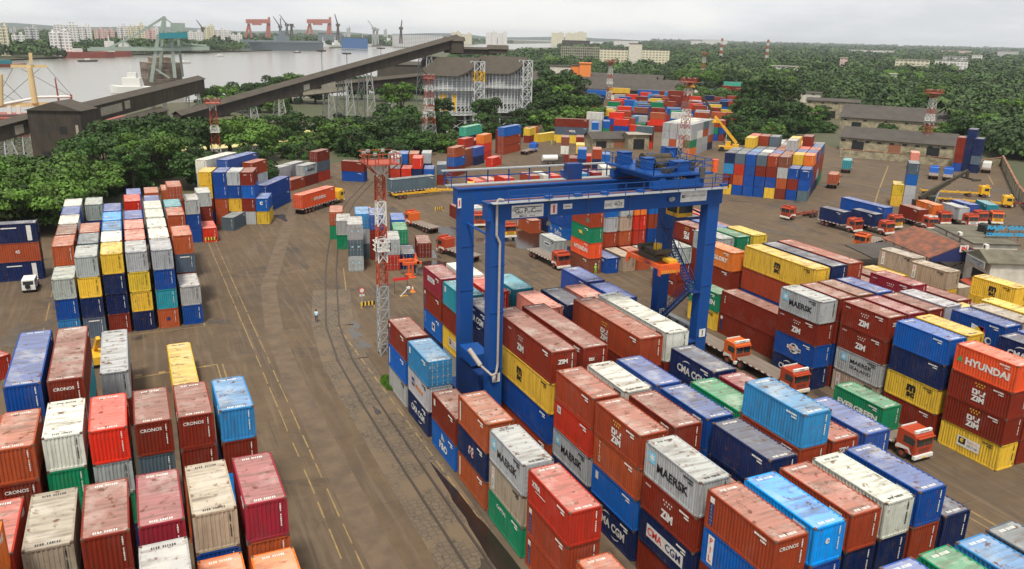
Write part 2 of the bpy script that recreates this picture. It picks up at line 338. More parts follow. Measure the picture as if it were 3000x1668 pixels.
def mark(key, L, H):
    """marks keyed by what is painted on the box: returns [(face, mesh)]; face L long side facing -x, E near end, R long side facing +x"""
    kk = (key, L)
    if kk in MARK: return MARK[kk]
    k = Mark(); face = 'L'; h2 = H/2; q = Ln = LEN[L]
    if key in ('ma', 'mR'):
        u0 = -q*.36 if L == 20 else -q*.3
        k.rect(u0-.42, -.02, u0+.42, .82, 'ltblue'); k.star(u0, .4, .36, 'white'); k.text('MAERSK', u0+2.35, -.05, .66, 'black', 3.5, .035)
    elif key == 'ms':
        u0 = -1.9; k.rect(u0-.42, .02, u0+.42, .86, 'ltblue'); k.star(u0, .44, .36, 'white'); k.text('MAERSK', .45, .30, .45, 'black', 2.9); k.text('SEALAND', .45, -.36, .36, 'black', 2.9, .01)
    elif key in ('zi', 'ziR'): zimstars(k, 0, .55, 'white', 1.0); k.text('ZIM', 0, -.35, .66, 'white', 1.35, .05); k.text('FIRE', -2.3, .80, .14, 'white', .6)
    elif key == 'zd': zimstars(k, 0, .78, 'yel', .95); k.text('םיצ', 0, .08, .5, 'white', 1.3, .05); k.text('ZIM', 0, -.55, .56, 'white', 1.3, .05)
    elif key == 'cg': k.text('CMA CGM', 0, 0, .72, 'white', 3.9, .035); k.arc(-.5, -.35, 1.35, 75, 125, .12, sy=.85); k.arc(.5, .35, 1.35, -105, -55, .12, sy=.85)
    elif key == 'cgr': k.rect(-2.1, -.5, 2.1, .5, 'white'); k.text('CMA', -1.12, 0, .62, 'red', 1.75, .03, d=.004); k.text('CGM', .98, 0, .62, 'navy', 1.75, .03, d=.004)
    elif key == 'cgo': k.arc(0, 0, .28, 0, 360, .28, 'white'); k.poly([(.75*math.cos(t*.524), .6*math.sin(t*.524)) for t in range(12)], 'white'); k.rect(-1.05, -.22, 1.05, .22, 'white', .003); k.text('CMA', -.5, 0, .32, 'red', .9, .02, d=.007); k.text('CGM', .5, 0, .32, 'navy', .9, .02, d=.007)
    elif key in ('hy', 'hyR'):
        k.poly([(-2.75, -.25), (-2.15, -.25), (-2.45, .35)], 'grn'); k.text('HYUNDAI', .25, 0, .72, 'white', 4.3, .04)
    elif key in ('ev',): k.text('EVERGREEN', 0, -.1, .66, 'white', 4.9, .045)
    elif key == 'un': k.text('UNIGLORY', 0, 0, .62, 'white', 4.4, .04)
    elif key in ('msc',): k.text('m', 0, .28, .72, 'black', 1.05, .06); k.text('sc', 0, -.42, .5, 'black', .95, .05); k.rect(-.62, -.02, -.3, .05, 'black')
    elif key == 'ta': u = -q/2+.75; k.rect(u-.26, -.95, u+.26, .95, 'white'); k.text('TRAN', u, -.42, .30, 'black', .80, .01, ang=R(90), d=.004); k.text('AFE', u, .55, .30, 'red', .6, .01, ang=R(90), d=.004)
    elif key == 'cr': u = -q/2+.55; k.rect(u-.2, -.95, u+.2, .55, 'navy'); k.rect(u-.2, .6, u+.2, 1.0, 'white'); vert(k, 'CRONOS', u, .38, .25, .19)
    elif key == 'tx': vert(k, 'TEX', -q/2+.75, .75, .34, .26)
    elif key == 'tr': vert(k, 'TRITON', -q/2+.85, .85, .30, .24)
    elif key == 'pil': u = -q/2+.8; k.rect(u-.28, -1.0, u+.28, 1.0, 'white'); [k.text(c, u, .62-i*.62, .42, 'red', None, .03, d=.004) for i, c in enumerate('PIL')]
    elif key == 'xt': k.text('XTRA', -1.8, .55, .46, 'white', 1.25, .05); k.rect(-1.9, .12, -.4, .2, 'white')
    elif key == 'po': k.text('P&O', 0, -.35, .78, 'white', 2.0, .05); k.poly([(-.5, .3), (-.1, .3), (-.4, 1.0)], 'white'); k.poly([(-.1, .3), (.35, .3), (.1, .62)], 'yel'); k.poly([(-.38, 1.0), (.05, .62), (-.1, .33)], 'ltblue')
    elif key == 'fl': k.poly([(-.6, -.4), (-.6, .6), (.1, .45)], 'white'); k.poly([(-.6, -.4), (.1, .45), (.8, .5), (.6, -.5)], 'yel'); k.poly([(.1, .45), (.8, .55), (1., -.3)], 'red'); k.arc(1.5, -.7, .25, 0, 360, .2, 'white')
    elif key == 'cp': k.text('CAPITAL', -.6, .65, .34, 'white', 1.7, .03)
    elif key == 'pm': k.rect(-1.9, -.3, -1.1, .55, 'navy'); k.text('PAL', -1.5, .1, .3, 'white', .6, d=.004); k.text('Moldot', .35, 0, .5, 'orange', 2.3, .04)
    elif key == 'pk': k.arc(-.2, .1, .12, 0, 360, .25, 'pink'); k.arc(.35, .2, .1, 0, 360, .22, 'white'); k.arc(.3, -.25, .1, 0, 360, .22, 'pink'); k.arc(-.35, -.25, .1, 0, 300, .2, 'white')
    elif key in ('jv',): k.rect(-1.15, -.5, 1.15, .5, 'white'); k.rect(-1.0, -.25, -.3, .38, 'black', .004); k.arc(-.6, .12, .05, 0, 360, .22, 'yel', d=.007); k.text('JINDAL', .4, .16, .24, 'orange', 1.1, .01, d=.004); k.text('VECTOR', .4, -.2, .24, 'black', 1.1, .01, d=.004)
    elif key == 'sm': k.rect(-2.5, .3, -1.9, .95, 'white'); k.text('GE', -2.2, .62, .3, 'black', .4, d=.004)
    elif key == 'bx': k.rect(-2.5, .25, -2.1, .9, 'white')
    elif key == 'sa': k.arc(-1.8, .1, .45, 0, 360, .06); k.text('H', -1.8, .1, .5, 'white'); k.text('Safina', .9, -.1, 1.0, 'white', 2.7, .01)
    elif key == 'yl': k.rect(-.4, -.2, .4, .3, 'yel'); k.poly([(-.8, .2), (-.4, .3), (-.4, -.1)], 'orange'); k.poly([(.8, -.3), (.4, .2), (.4, -.2)], 'orange')
    elif key in ('seh',): k.rect(-1.2, -.25, 1.0, .45, 'white'); k.rect(-1.0, -.05, .8, .25, 'navy', .004)
    elif key == 'eb': vert(k, 'ECIT', -q/2+.5, .8, .36, .26); k.rect(-.1, -.6, .9, .4, 'white'); k.rect(.1, -.3, .7, .15, 'navy', .004)
    elif key == 'tv': u = -q/2+.5; k.rect(u-.12, -.9, u+.12, .9, 'white')
    elif key in ('mol', 'molR'): k.text('MOL', .5, 0, .8, 'white', 2.3, .03); k.star(-1.2, 0, .35, 'red', 5); 
    elif key == 'dm': k.star(-2.0, 0, .8, 'yel', 8); k.text('DAMMERS', 1.2, 0, .7, 'white', 4.4, .04)
    elif key == 'wl': k.rect(-1.5, .0, .9, .6, 'white'); k.text('OOCL', -.3, .3, .4, 'navy', 1.9, .02, d=.004)
    elif key == 'lg': k.text('45', q/2-2.9, .1, .5, 'white', .6)
    elif key == 'lo': k.text('LOGISTICS', -3.2, -.1, .55, 'white', 3.4, .03); k.rect(q/2-1.35, -1.15, q/2-.75, 1.15, 'white'); k.rect(q/2-4.6, .75, q/2-2.6, .92, 'white')
    elif key == 'ce': face = 'E'; k.text('CRONOS', -.18, .68, .26, 'white', 1.4, .02)
    elif key == 'ze': face = 'E'; k.text('ZIM', -.1, .45, .42, 'white', .95, .05)
    elif key == 'te': face = 'E'; k.text('tex', -.35, .35, .38, 'white', .6, .03)
    elif key == 'dot': face = 'E'; k.arc(0, .2, .05, 0, 360, .2, 'white')
    elif key == 'bt': face = 'E'; k.arc(0, .35, .12, 0, 360, .32, 'white'); k.rect(-.14, .22, .14, .48, 'black', .004)
    elif key == 'sq': face = 'E'; k.rect(-.2, -.3, .2, .15, 'navy')
    elif key == 'hd': face = 'E'; k.rect(-.6, .8, .6, .95, 'white')
    elif key == 'dl': face = 'E'; k.text('DAL', -.75, .75, .24, 'white', .55, .02, d=.05); k.arc(-.2, .8, .03, 0, 360, .11, 'white', d=.05)
    elif key == 'md':
        face = 'E'
        for sx in (-1, 1): k.rect(sx*.5-.17, .1, sx*.5+.17, .44, 'ltblue', .05); k.star(sx*.5, .27, .14, 'white', d=.055)
    elif key == 'cn': face = 'E'; k.text('CAXU', -.3, .75, .22, 'white', .6, .01)
    elif key == 'ps': k.text('PUSH', -1.2, 0, .5, 'white', 1.4, .04); k.rect(.0, -.3, 2.2, .3, 'orange')
    else: raise KeyError(key)
    if key.endswith('R') and key != 'R': face = 'R'
    MARK[kk] = (face, k.mk()); return MARK[kk]
def cont_matrix_mark(face, Ln, H):
    if face == 'L': return Matrix(((0, 0, -1, .012), (-1, 0, 0, Ln/2), (0, 1, 0, H/2), (0, 0, 0, 1)))
    if face == 'R': return Matrix(((0, 0, 1, CW-.012), (1, 0, 0, Ln/2), (0, 1, 0, H/2), (0, 0, 0, 1)))
    return Matrix(((1, 0, 0, CW/2), (0, 0, -1, .015), (0, 1, 0, H/2), (0, 0, 0, 1)))
NCONT = 0
CLOG = []
def container(tok, L, H, loc, yaw, label, group, as_mass=False):
    "one container; loc is its near left bottom corner"
    global NCONT
    parts = tok.split(':'); fl = parts[0]; ck = fl[0]; H = HH if 'h' in fl[1:] else H
    door = 'D' in fl[1:]; col = PAL[ck]
    rnd = random.Random(NCONT*31+7); NCONT += 1
    f = rnd.uniform(.88, 1.12); col = tuple(min(.9, c*f*rnd.uniform(.95, 1.05)) for c in col)
    if as_mass: MASS.append((L, H, loc, yaw, col)); return None
    me, rm = cont_mesh(L, H)
    o = link('shipping_container', me, None, loc, (0, 0, yaw), color=col)
    tag(o, label, 'container', group)
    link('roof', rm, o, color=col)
    if door:
        for lm, rd in door_meshes(H):
            d = link('door', lm, o, color=col); link('locking_rod', rd, d)
    for q, mm in enumerate(marks_meshes(L, H, ck in 'gwyle')):
        if not (door and q == 0) and not (L == 45 and q == 3): link('code_marks', mm, o)
    for key in parts[1:]:
        face, mm = mark(key, L, H); x = link('lettering', mm, o); x.matrix_local = cont_matrix_mark(face, LEN[L], H)
        if mm.name.startswith('lettering') and key in ('hyR', 'ev', 'un'): pass
    return o
MASS = []
def flush_mass():
    "the containers beyond the three hundred nearest, as one object"
    V = []; F = []; MI = []; C = []; n = 0
    for L, H, loc, yaw, col in MASS:
        me, rm = cont_mesh(L, H); c, s = math.cos(yaw), math.sin(yaw); lx, ly, lz = loc
        b = MB(); Ln = LEN[L]
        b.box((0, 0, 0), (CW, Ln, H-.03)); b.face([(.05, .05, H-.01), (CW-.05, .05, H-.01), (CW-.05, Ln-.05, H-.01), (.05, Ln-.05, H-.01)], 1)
        for x, y, z in b.v: V.append((lx+c*x-s*y, ly+s*x+c*y, lz+z))
        for f, m in zip(b.f, b.m): F.append(tuple(n+i for i in f)); MI.append(m); C += [(*col, 1)]*len(f)
        n += len(b.v)
    if not V: return
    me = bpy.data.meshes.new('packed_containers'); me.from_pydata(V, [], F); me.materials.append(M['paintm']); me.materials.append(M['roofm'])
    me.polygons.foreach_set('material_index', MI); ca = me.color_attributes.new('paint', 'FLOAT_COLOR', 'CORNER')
    ca.data.foreach_set('color', np.array(C, dtype=np.float32).ravel()); me.update()
    tag(link('packed_containers', me), kind='stuff')
ORD = ['front', 'second', 'third', 'fourth', 'fifth', 'sixth', 'seventh', 'eighth', 'ninth', 'tenth', 'eleventh', 'twelfth', 'thirteenth', 'fourteenth', 'fifteenth', 'sixteenth']
ORDC = ['first']+ORD[1:]
def cluster(vals, tol):
    s = sorted(set(round(v, 2) for v in vals)); out = {}; k = -1; last = None
    for v in s:
        if last is None or v-last > tol: k += 1
        out[v] = k; last = v
    return out
KEEP_N = 1
KEEP = set(KEEPS) if KEEP_N else None   # the containers that show largest; the others of the stacks are one object
def block(name, txt, group, yaw0=0.):
    """stacks of one block, one line each:  pos length yaw colours-bottom-to-top
       pos is x,y of the near left ground corner, or zone:px,py@z of that corner at height z (R: near right corner, z0=.. raised base)"""
    rows = []
    for l in txt.strip().splitlines():
        l = l.strip()
        if not l or l[0] == '#': continue
        t = l.split(); L = int(t[1]); yaw = R(float(t[2])); toks = t[3].split('.')
        base = float(t[4]) if len(t) > 4 else 0.
        p = t[0]; right = p.startswith('R'); p = p[1:] if right else p; top = p.startswith('T'); p = p[1:] if top else p
        if ':' in p:
            z, q = p.split(':'); xy, hh = (q.split('@')+['0'])[:2]; px, py = map(float, xy.split(',')); P = atz(z, px, py, len(toks)*(HH if L >= 40 else HS) if top else float(hh)); x, y = P.x, P.y
        else: x, y = map(float, p.split(','))
        if right: x -= CW*math.cos(yaw); y -= CW*math.sin(yaw)
        rows.append([x, y, L, yaw, toks, base])
    c, s = math.cos(R(yaw0)), math.sin(R(yaw0))
    U = [c*r[0]+s*r[1] for r in rows]; V = [-s*r[0]+c*r[1] for r in rows]
    ku = 1.2
    while True:
        cu = cluster(U, ku)
        if max(cu.values()) < 16 or ku > 9: break
        ku += .6
    cv = cluster(V, 2.0)
    seen = {}
    for r, u, v in zip(rows, U, V):
        x, y, L, yaw, toks, base = r; z = base; n = len(toks); ci, ri = cu[round(u, 2)], cv[round(v, 2)]
        k = seen.get((ci, ri), 0); seen[(ci, ri)] = k+1
        for i, tk in enumerate(toks):
            fl = tk.split(':')[0]; H = HH if (L >= 40 or 'h' in fl[1:]) else HS
            tier = 'topmost' if i == n-1 else ['', 'second down', 'third down', 'fourth down', 'fifth down', 'sixth down'][n-1-i]
            if n == 1: tier = 'single'
            logo = ' lettered' if ':' in tk else ''
            lab = '%s %s%s container, %s, %s column, %s row%s, %s' % (CNAME[fl[0]], 'short' if L == 20 else 'long', logo, tier, ORDC[min(ci, 15)], ORD[min(ri, 15)], ' again' if k else '', name)
            CLOG.append(lab)
            hid = KEEP is not None and (len(CLOG)-1) not in KEEP
            oc = container(tk, L, H, (x+random.Random(len(CLOG)).uniform(-.03, .03), y+random.Random(len(CLOG)*3).uniform(-.04, .04), z), yaw, lab, group, hid)
            if not KEEP_N: oc['ci'] = len(CLOG)-1
            z += H+.004
    return rows
# ------------------------------------------------------------------ the stacks
block('left foreground block', '''
-10.3,36.9 20 0 n.r.k.o.O
RTS:30,1036 20 38 q
-10.3,43.8 20 0 n.r.r.q
-10.3,56.6 20 0 n.r.r:ce.o
-10.3,64.5 40 0 r.n.s.b
-7.5,43.8 20 0 n.n.e.e
-7.5,57.3 20 0 n.G.G.w
-7.5,64.5 40 0 r.r.t.r:ce
-4.7,43.8 20 0 r.s.n.r
-4.7,57.2 20 0 n.G.g.R
-4.84,79.3 40 0 r.g
-1.85,35.9 20 0 r.n.r.g
-1.85,43.8 20 0 n.G.r.p
-1.85,57.2 20 0 r.n.s.r:ce
1.0,37.2 20 0 n.r.O
1.0,43.8 20 0 r.o.b.e
1.0,57.2 20 0 o.o.r.r:ce
1.35,80.7 40 0 y
3.85,36.5 20 0 n.r.O
3.85,43.8 20 0 r.b.o.p
3.85,57.2 20 0 n.C.r.c
''', 'containers stacked at the lower left')
block('left middle block', '''
-10.3,106.8 20 0 c.b.g
-7.5,106.4 20 0 s:hd.n.y.g
-4.75,106.9 20 0 r.n.n.y
-1.95,106.9 20 0 n.y.y.g
0.95,106.9 20 0 o:sq.t.b.g
3.85,107.2 20 0 b.g
-10.3,113.0 20 0 r.o.o.o
-7.5,113.3 20 0 n.r.n.s
-4.75,113.6 20 0 n.n.b.w
-1.95,113.5 20 0 n.r.b.l
0.95,113.5 20 0 n.r.b.w
3.85,113.9 20 0 n.r.s:hd.o
-10.3,119.6 20 0 r.b.o.k
-7.5,119.8 20 0 n.n.b.o
-4.75,120.1 20 0 n.n.b.c
-1.95,120.1 20 0 n.b.r.l
0.95,120.1 20 0 n.r.b.w
-10.3,126.3 20 0 b.b.b.w
-4.75,126.7 20 0 n.n.b.C
-1.95,126.9 20 0 n.r.b.v
0.95,126.9 20 0 n.r.b.w
3.85,127.4 20 0 n.r.r.o
-10.3,132.7 20 0 b.b.b.v
-4.75,133.4 20 0 n.n.b.v
0.95,133.6 20 0 n.r.b.w
3.85,134.0 20 0 n.b.b.t
-10.3,139.0 20 0 b.b.b.w
-7.4,139.4 20 0 b.b.b.g
-1.9,140.2 20 0 b.b.r.R
''', 'containers stacked at the middle left')
block('left rear block', '''
5.0,151.5 20 0 r.o.r.oD
7.6,151.8 20 0 b.b.g
10.15,151.2 20 0 R
10.2,158.0 20 0 o.r.g
-1.9,152.5 20 0 b.b.c
1.2,152.5 20 0 b.b.v
-1.6,160.5 20 0 n.b.v
1.4,161.0 20 0 r.b.o
4.4,163.0 20 0 r.r.o
''', 'containers behind the middle left block')
block('block by the lane', '''
13.8,165.2 20 -16 o.o.b.b
16.25,164.45 20 -16 b.y.b.g
18.7,163.7 20 -16 g.r.B.r:cn
11.2,166.2 20 -16 b.r.y.y
21.15,163.0 20 -16 y.B:bt
14.2,159.8 20 -30 s
RZ1:2373,480@5.18 20 -36 n.b.g:mR.a:seh
15.5,173.5 40 -36 n.n.b.v
11.5,174.5 40 -36 n.n.g.w
RZ2:118,712@0 40 -32 b.b
''', 'containers beside the lane at the left')
block('row under the trees', '''
RZ2:335,510@0 20 -42 a
RZ2:460,470@0 20 -42 r.g:mR
RZ2:585,430@0 20 -42 q.s.rD
29.5,200.5 20 -42 g.g
33.8,205.6 20 -42 g.g
RZ2:800,415@0 20 -125 b.r
''', 'containers in the row under the trees')
block('stack at left edge', '''
R-13.9,138.6 45 88 n:lo.o:lg.n:lo
''', 'long containers at the left edge')
block('block behind the mast', '''
29.75,124.0 20 -14 gD:md.sD:md.gD:md
32.9,131.3 20 -14 s.g.cD
35.4,122.5 20 -14 qD.gD:md
34.9,129.6 20 -14 r.r.vD
38.0,122.3 20 -14 nD
38.7,128.6 20 -14 bD.GD
40.6,136.0 20 -14 r.BD
31.3,138.4 20 -14 G.g
31.8,146.0 20 -14 G.oD
42.8,128.2 20 -14 rD
36.4,143.0 20 -14 q.l
''', 'containers behind the red and white mast')
block('block past the mast', '''
57.0,191.0 20 -22 n.qD.gD
59.5,190.0 20 -22 q.R
62.0,189.0 20 -22 c.nD.R
64.6,188.0 20 -22 l.B
58.5,197.5 20 -22 n.r.e
61.0,197.2 20 -22 n.r.B
63.6,196.4 20 -22 n.r.o
67.0,196.5 20 -22 n.n.g
70.0,193.5 20 -22 r.s
''', 'containers past the red and white mast')
block('block before the silos', '''
Y4:1115,680@2.59 20 -48 r.BD.oD
Y4:1235,690@0 20 -48 k.k
Y4:1380,540@0 20 -48 R.R
Y4:1480,600@0 20 -48 R.R.O
Y4:1600,680@0 20 -48 R
Y4:1245,440@5.18 20 -48 r.r.q
Y4:1300,470@2.59 20 -48 r.r
Y4:1267,322@5.18 40 -48 r.n.m
Y4:1720,518@0 20 -48 rD.rD.rD
Y4:1745,525@0 40 -52 aD.aD.BD:dm
Y4:1380,660@0 20 -48 n.v
Y1:115,740@2.59 20 -48 r.y
Y1:112,800@0 20 -60 w.o
Y1:217,805@0 40 -62 y
''', 'containers standing before the silos')
block('near right block', '''
23.0,31.7 20 0 r.o
23.1,39.1 20 0 a:cr.a:cr.q:xt
23.0,45.7 20 0 G:cp.e:ta.gD:ma
23.0,52.5 20 0 o:tv.n:pk.o:tv
23.0,59.1 20 0 B:po.r:bx
22.95,66.1 20 0 n:cg.g:pm.cD:bx:dl
22.95,72.9 20 0 g.B:tv.r:cr
30.3,28.6 20 0 r.r.B:pil.a:cr:ce
30.3,35.4 20 0 r.n:cgr.r:zi.g:ma
30.3,42.1 20 0 n:cg.B:bx.o:tr.a:zd
30.3,48.7 20 0 n.g:ma.q:sm.a
30.3,55.6 40 0 a.b.y:msc.r:zi:ze
30.3,69.2 20 0 n.n:cgr.n:cg.n:cg
30.3,75.9 20 0 g.y:jv.r.t:bx
30.3,82.6 20 0 n.B:eb.r:cr.p:wl
33.35,28.7 20 0 n.b.b.C:dot
33.35,35.5 20 0 r.n.o
33.35,42.2 20 0 n.r.r.r
33.35,48.8 20 0 r.n.g.w
33.35,55.5 40 0 r.n.r.r:te
33.35,69.4 20 0 r.n.r
33.35,76.0 20 0 n.n.r.R
33.35,82.8 20 0 r.n.n.w:ms
36.4,28.9 20 0 o.n.n.a
36.4,35.8 20 0 r.n.n.n
36.4,42.4 20 0 n.n.b.b
36.4,48.9 20 0 b.b.b.v
36.4,69.2 20 0 n.r.r.l
36.4,76.1 20 0 n.s.s.t
39.4,29.0 20 0 r.b.n.w
39.4,36.2 20 0 r.n.n.a.c
39.4,42.5 20 0 n.r.n.G
39.2,55.6 40 0 r.r.r.a:zd
39.4,69.3 20 0 n.n.n.n
42.4,29.1 20 0 n.n.a.b:bx
42.4,36.2 20 0 n.r.r.a:ze
42.4,42.6 20 0 n.n.r.p
42.4,49.3 20 0 n.r.n.n:cg
42.3,56.0 40 0 r.r.r.w
42.4,69.5 20 0 r.n.k.l:bx
45.5,29.2 20 0 r.n.n
45.5,36.1 20 0 n.r.b.v
45.5,69.2 20 0 n.n.v.v
45.5,75.9 20 0 n.n.b.v
33.85,18.7 20 0 r.n.r.v
36.8,18.65 20 0 r.n.r.G
39.75,18.6 20 0 r.n.r.c
42.6,18.8 20 0 r.n.r.s
''', 'containers stacked at the lower right')
block('right middle block', '''
68.45,40.2 20 0 y:jv.r:zd.r:zd.H:hy
68.4,47.0 20 0 r.y:msc.n.B
68.35,53.8 20 0 e:ta.g:ms.r:zi.r:zi:ze
65.65,60.4 20 0 n:cg.b:cgo.r:zi.g:ma
71.3,47.2 20 0 r.n.r.y
71.3,53.9 20 0 r.b.n.p:ze
74.3,54.0 20 0 r.n.n.r
77.3,54.2 20 0 n.r.s.g
68.45,60.4 20 0 r.b.r.r
71.3,60.6 20 0 r.n.r.k
74.25,60.6 20 0 n.n.r.v
71.4,40.3 20 0 r.r
74.4,40.2 20 0 r.n.n.n:cg
77.2,47.4 20 0 n.n.b.b:fl
80.3,47.6 20 0 y.y.n.e
77.4,40.4 20 0 y.n.n.v
68.2,67.2 40 0 r:cr.r:tx
71.4,67.3 40 0 s.b.a.y:msc
74.4,67.5 40 0 n.n.n.n
77.3,67.8 40 0 r.r.r.a
80.5,61.1 20 0 n.y.y.p:zi
83.4,61.1 20 0 n.y.r
83.5,68.0 20 0 n.y.r
67.9,79.6 20 0 y.G:ev
70.2,80.4 20 0 r.r.r.O:un
''', 'containers stacked at the middle right')
block('block by the gate', '''
100.3,61.4 20 0 y.y.y:msc
103.2,61.4 20 0 y.y
103.2,52.6 20 0 y.e.e:ta
98.6,69.8 20 0 y.y.e:ta
101.5,69.8 20 0 y.e
100.4,76.7 20 0 y.y.e:ta
97.5,77.0 20 0 n.y
94.5,69.8 20 0 r.y
95.0,61.0 20 0 n.r
91.5,68.5 20 0 n.l
88.2,60.5 20 0 n.r.r
91.5,54.0 20 0 n.y.y
94.5,54.0 20 0 n.y
86.0,54.0 20 0 r.n.y
97.6,54.0 20 0 n.e
94.6,76.5 20 0 r.r
''', 'containers stacked beside the gate building')
block('block behind the crane', '''
65.5,109.0 20 0 k.H:hy.G:yl.a
68.4,108.2 20 0 b
71.6,108.2 20 0 e
74.6,108.2 20 0 o
72.0,114.8 20 0 r.a.g:ms.B
74.9,114.8 20 0 r.o.e.g
77.8,114.8 20 0 r.q.R.O
80.8,114.8 20 0 n.b.a.B
77.3,108.2 20 0 g
66.0,121.5 20 0 g:seh
72.5,130.5 20 0 B:sa.b
72.6,137.0 20 0 n.n.n
69.0,137.5 20 0 o:tv
75.5,122.5 20 0 g.g
60.0,152.0 20 0 r
63.0,152.0 20 0 g
78.2,100.8 20 0 r.r:zi.r:zi.n:cg
81.2,100.8 20 0 n.r.r.R
71.5,93.5 20 0 r.r:zi.g:ms
74.6,93.0 20 0 r.r.r.r:zd
77.7,93.0 20 0 r.r.r.v
73.8,87.3 20 0 n.r.r.g
76.8,87.3 20 0 n.y.y.G
79.9,87.3 20 0 n.y.y.y
83.6,101.5 20 0 r.r.cD
86.5,101.5 20 0 r.n.rD
''', 'containers stacked behind the blue crane')
_o = (134.2, 160.4); _u = (.656*2.6, -.755*2.6); _v = (.766*6.45, .643*6.45)
def bpos(i, j): return '%.2f,%.2f' % (_o[0]+_u[0]*i+_v[0]*j, _o[1]+_u[1]*i+_v[1]*j)
_B = {0: ['y.r.cD.n', 'b.o.q:bx.s:hd', 'b.b.b.b', 'b.b:dot.r:hd.s', 'y.b.r.a', 'r.o.g.k', 'b.r.b', 's.b.b:hd'],
 1: ['n.n.b.s', 'n.r.n.s', 'n.r.b.c', 'n.r.b.w', 'n.r.b.v', 'n.n.r.a', 'n.r.b.y', 'n.b.r.O'],
 2: ['n.r.s', 'n.b.r.r.y', 'n.r.b.s', 'n.r.r.s', 'n.r.b.a', 'n.r.b.v.g', 'n.r.b.v', 'n.r.a.b'],
 3: ['n.r.r', 'n.r.r.r.R', 'n.r.r.r.a', 'n.r.b.b.s', 'n.r.n.r', 'n.r.r.y.y', 'n.r.r.R', 'n.g.a.o'],
 4: ['n.r', 'n.r.r', 'n.r.n.r', 'n.r.r.w', 'n.r.n.g', 'n.r.b.w', 'n.r.r.a.r', 'G.a.a.B'],
 5: ['r.r', 'n.r', 'n.r.r.a', 'n.r.n.g', 'n.r.b.a', 'n.r.n.y', 'n.r.a.a', 'G.a.a.s']}
block('block before the warehouse', '\n'.join('%s 20 -50 %s' % (bpos(i, j), c) for j, row in _B.items() for i, c in enumerate(row)), 'containers before the long warehouse', -50)
block('lone right stacks', '''
RZ4:1400,655@0 20 -48 y.y
RZ4:1510,662@0 20 -48 g.g.B:bt.s
RZ4:1565,235@2.59 20 -48 g.l
RZ4:1950,330@0 20 -60 bD.rD.rD.rD
RZ4:2035,335@0 20 -60 nD.nD.nD.nD.nD
RZ4:2110,345@0 20 -60 nD.sD.nD.nD
''', 'containers standing alone in the right yard')
_c, _s = math.cos(R(-55)), math.sin(R(-55))
_c0 = atz('Y1', 1775, 950, 0)
def cpos(i, j): return '%.2f,%.2f' % (_c0.x-_c*(CW+2.56*i)-_s*6.3*j, _c0.y-_s*(CW+2.56*i)+_c*6.3*j)
_Cb = {0: ['O.G.g.g', 'n.w.g.g', 'g.o.g.g', 'b.g.g.g'], 1: ['g.g.w.g', 'n.g.g.w', 'g.g.g.w', 'g.g.g.w'], 2: ['g.g.o.s:bx', 'g.g.w.w', 'g.g.g.w', 'n.n.g.w'],
 3: ['n.o.g.g', 'n.g.w.g', 'g.g.g.w', 'g.g.g.w']}
block('pale roofed block', '\n'.join('%s 20 -55 %s' % (cpos(i, j), c) for j, row in _Cb.items() for i, c in enumerate(row)), 'containers of the pale roofed block', -55)
CENTRAL = block('block before the dark sheds', '''
TY1:765,583 40 55 y.s:mol.r
TY1:758,712 40 55 y
TY1:800,612 20 -30 n.g.B
TY1:912,598 20 -30 r.G.B:bx
TY1:905,515 20 45 g.g.g.w
TY1:1165,585 20 45 b.R
TY1:1115,515 20 45 r.b.R
TY1:1185,500 20 45 r.r.a
TY1:1275,640 20 45 R
TY1:1350,548 20 45 n.g
TY1:1255,552 20 45 n.c
TY1:1360,465 20 45 r.n.k
TY1:1225,570 20 45 r.a
TY1:1285,725 40 50 y
TY1:1330,620 20 45 G
TY1:1480,605 40 50 R
TY1:1130,335 20 45 y.g.g
TY1:1255,335 20 45 r.b:po.R
TY1:945,290 40 55 n.B:dm
TY1:910,362 20 45 r.n
TY1:1180,272 40 55 r.r.y
TY1:1470,292 40 55 r.r.B
TY1:1365,322 20 45 r.b
TY1:1500,355 40 50 r.B
TY1:1390,402 20 45 r.r.k
TY1:1510,412 20 45 a.b.G
TY1:1568,400 20 45 r.r.g
TY1:1560,300 20 45 r.r.r
TY1:1775,300 40 50 r.r.r
TY1:1622,405 20 30 b.b.a
TY1:1668,350 20 20 r.r.r
TY1:1885,352 20 45 b.a.R:hy
TY1:2070,412 20 45 y.r.s
TY1:2030,345 20 45 r.r.n
TY1:2200,385 20 45 r.o.B
TY1:2258,415 20 35 r.o
TY1:2140,322 20 45 r.r.n:bx
TY1:2222,318 20 45 r.r.c
TY1:2020,278 20 45 r.r.b
TY1:2140,272 20 45 r.r.n
TY1:1915,292 20 45 r.r.w
TY1:2190,245 20 45 r.r.r
TY1:2330,275 20 45 r.r.r
TY1:2440,292 20 45 r.r.r
TY1:2395,198 20 45 r.r.y
TY1:2400,150 20 45 r.r.w
TY1:2480,150 20 45 r.r.G
TY1:2290,210 40 50 r.r.m
TY1:1858,192 20 45 r.r.r
TY1:1935,590 20 -30 rD.nD.a
TY1:2005,590 20 -30 bD.GD.a
TY1:2075,592 20 -30 rD.bD.a
TY1:1410,655 20 45 R.r.s:ps
TY1:1040,460 20 45 n.g.g
TY1:990,480 20 45 r.o
''', 'containers of the distant central yard')
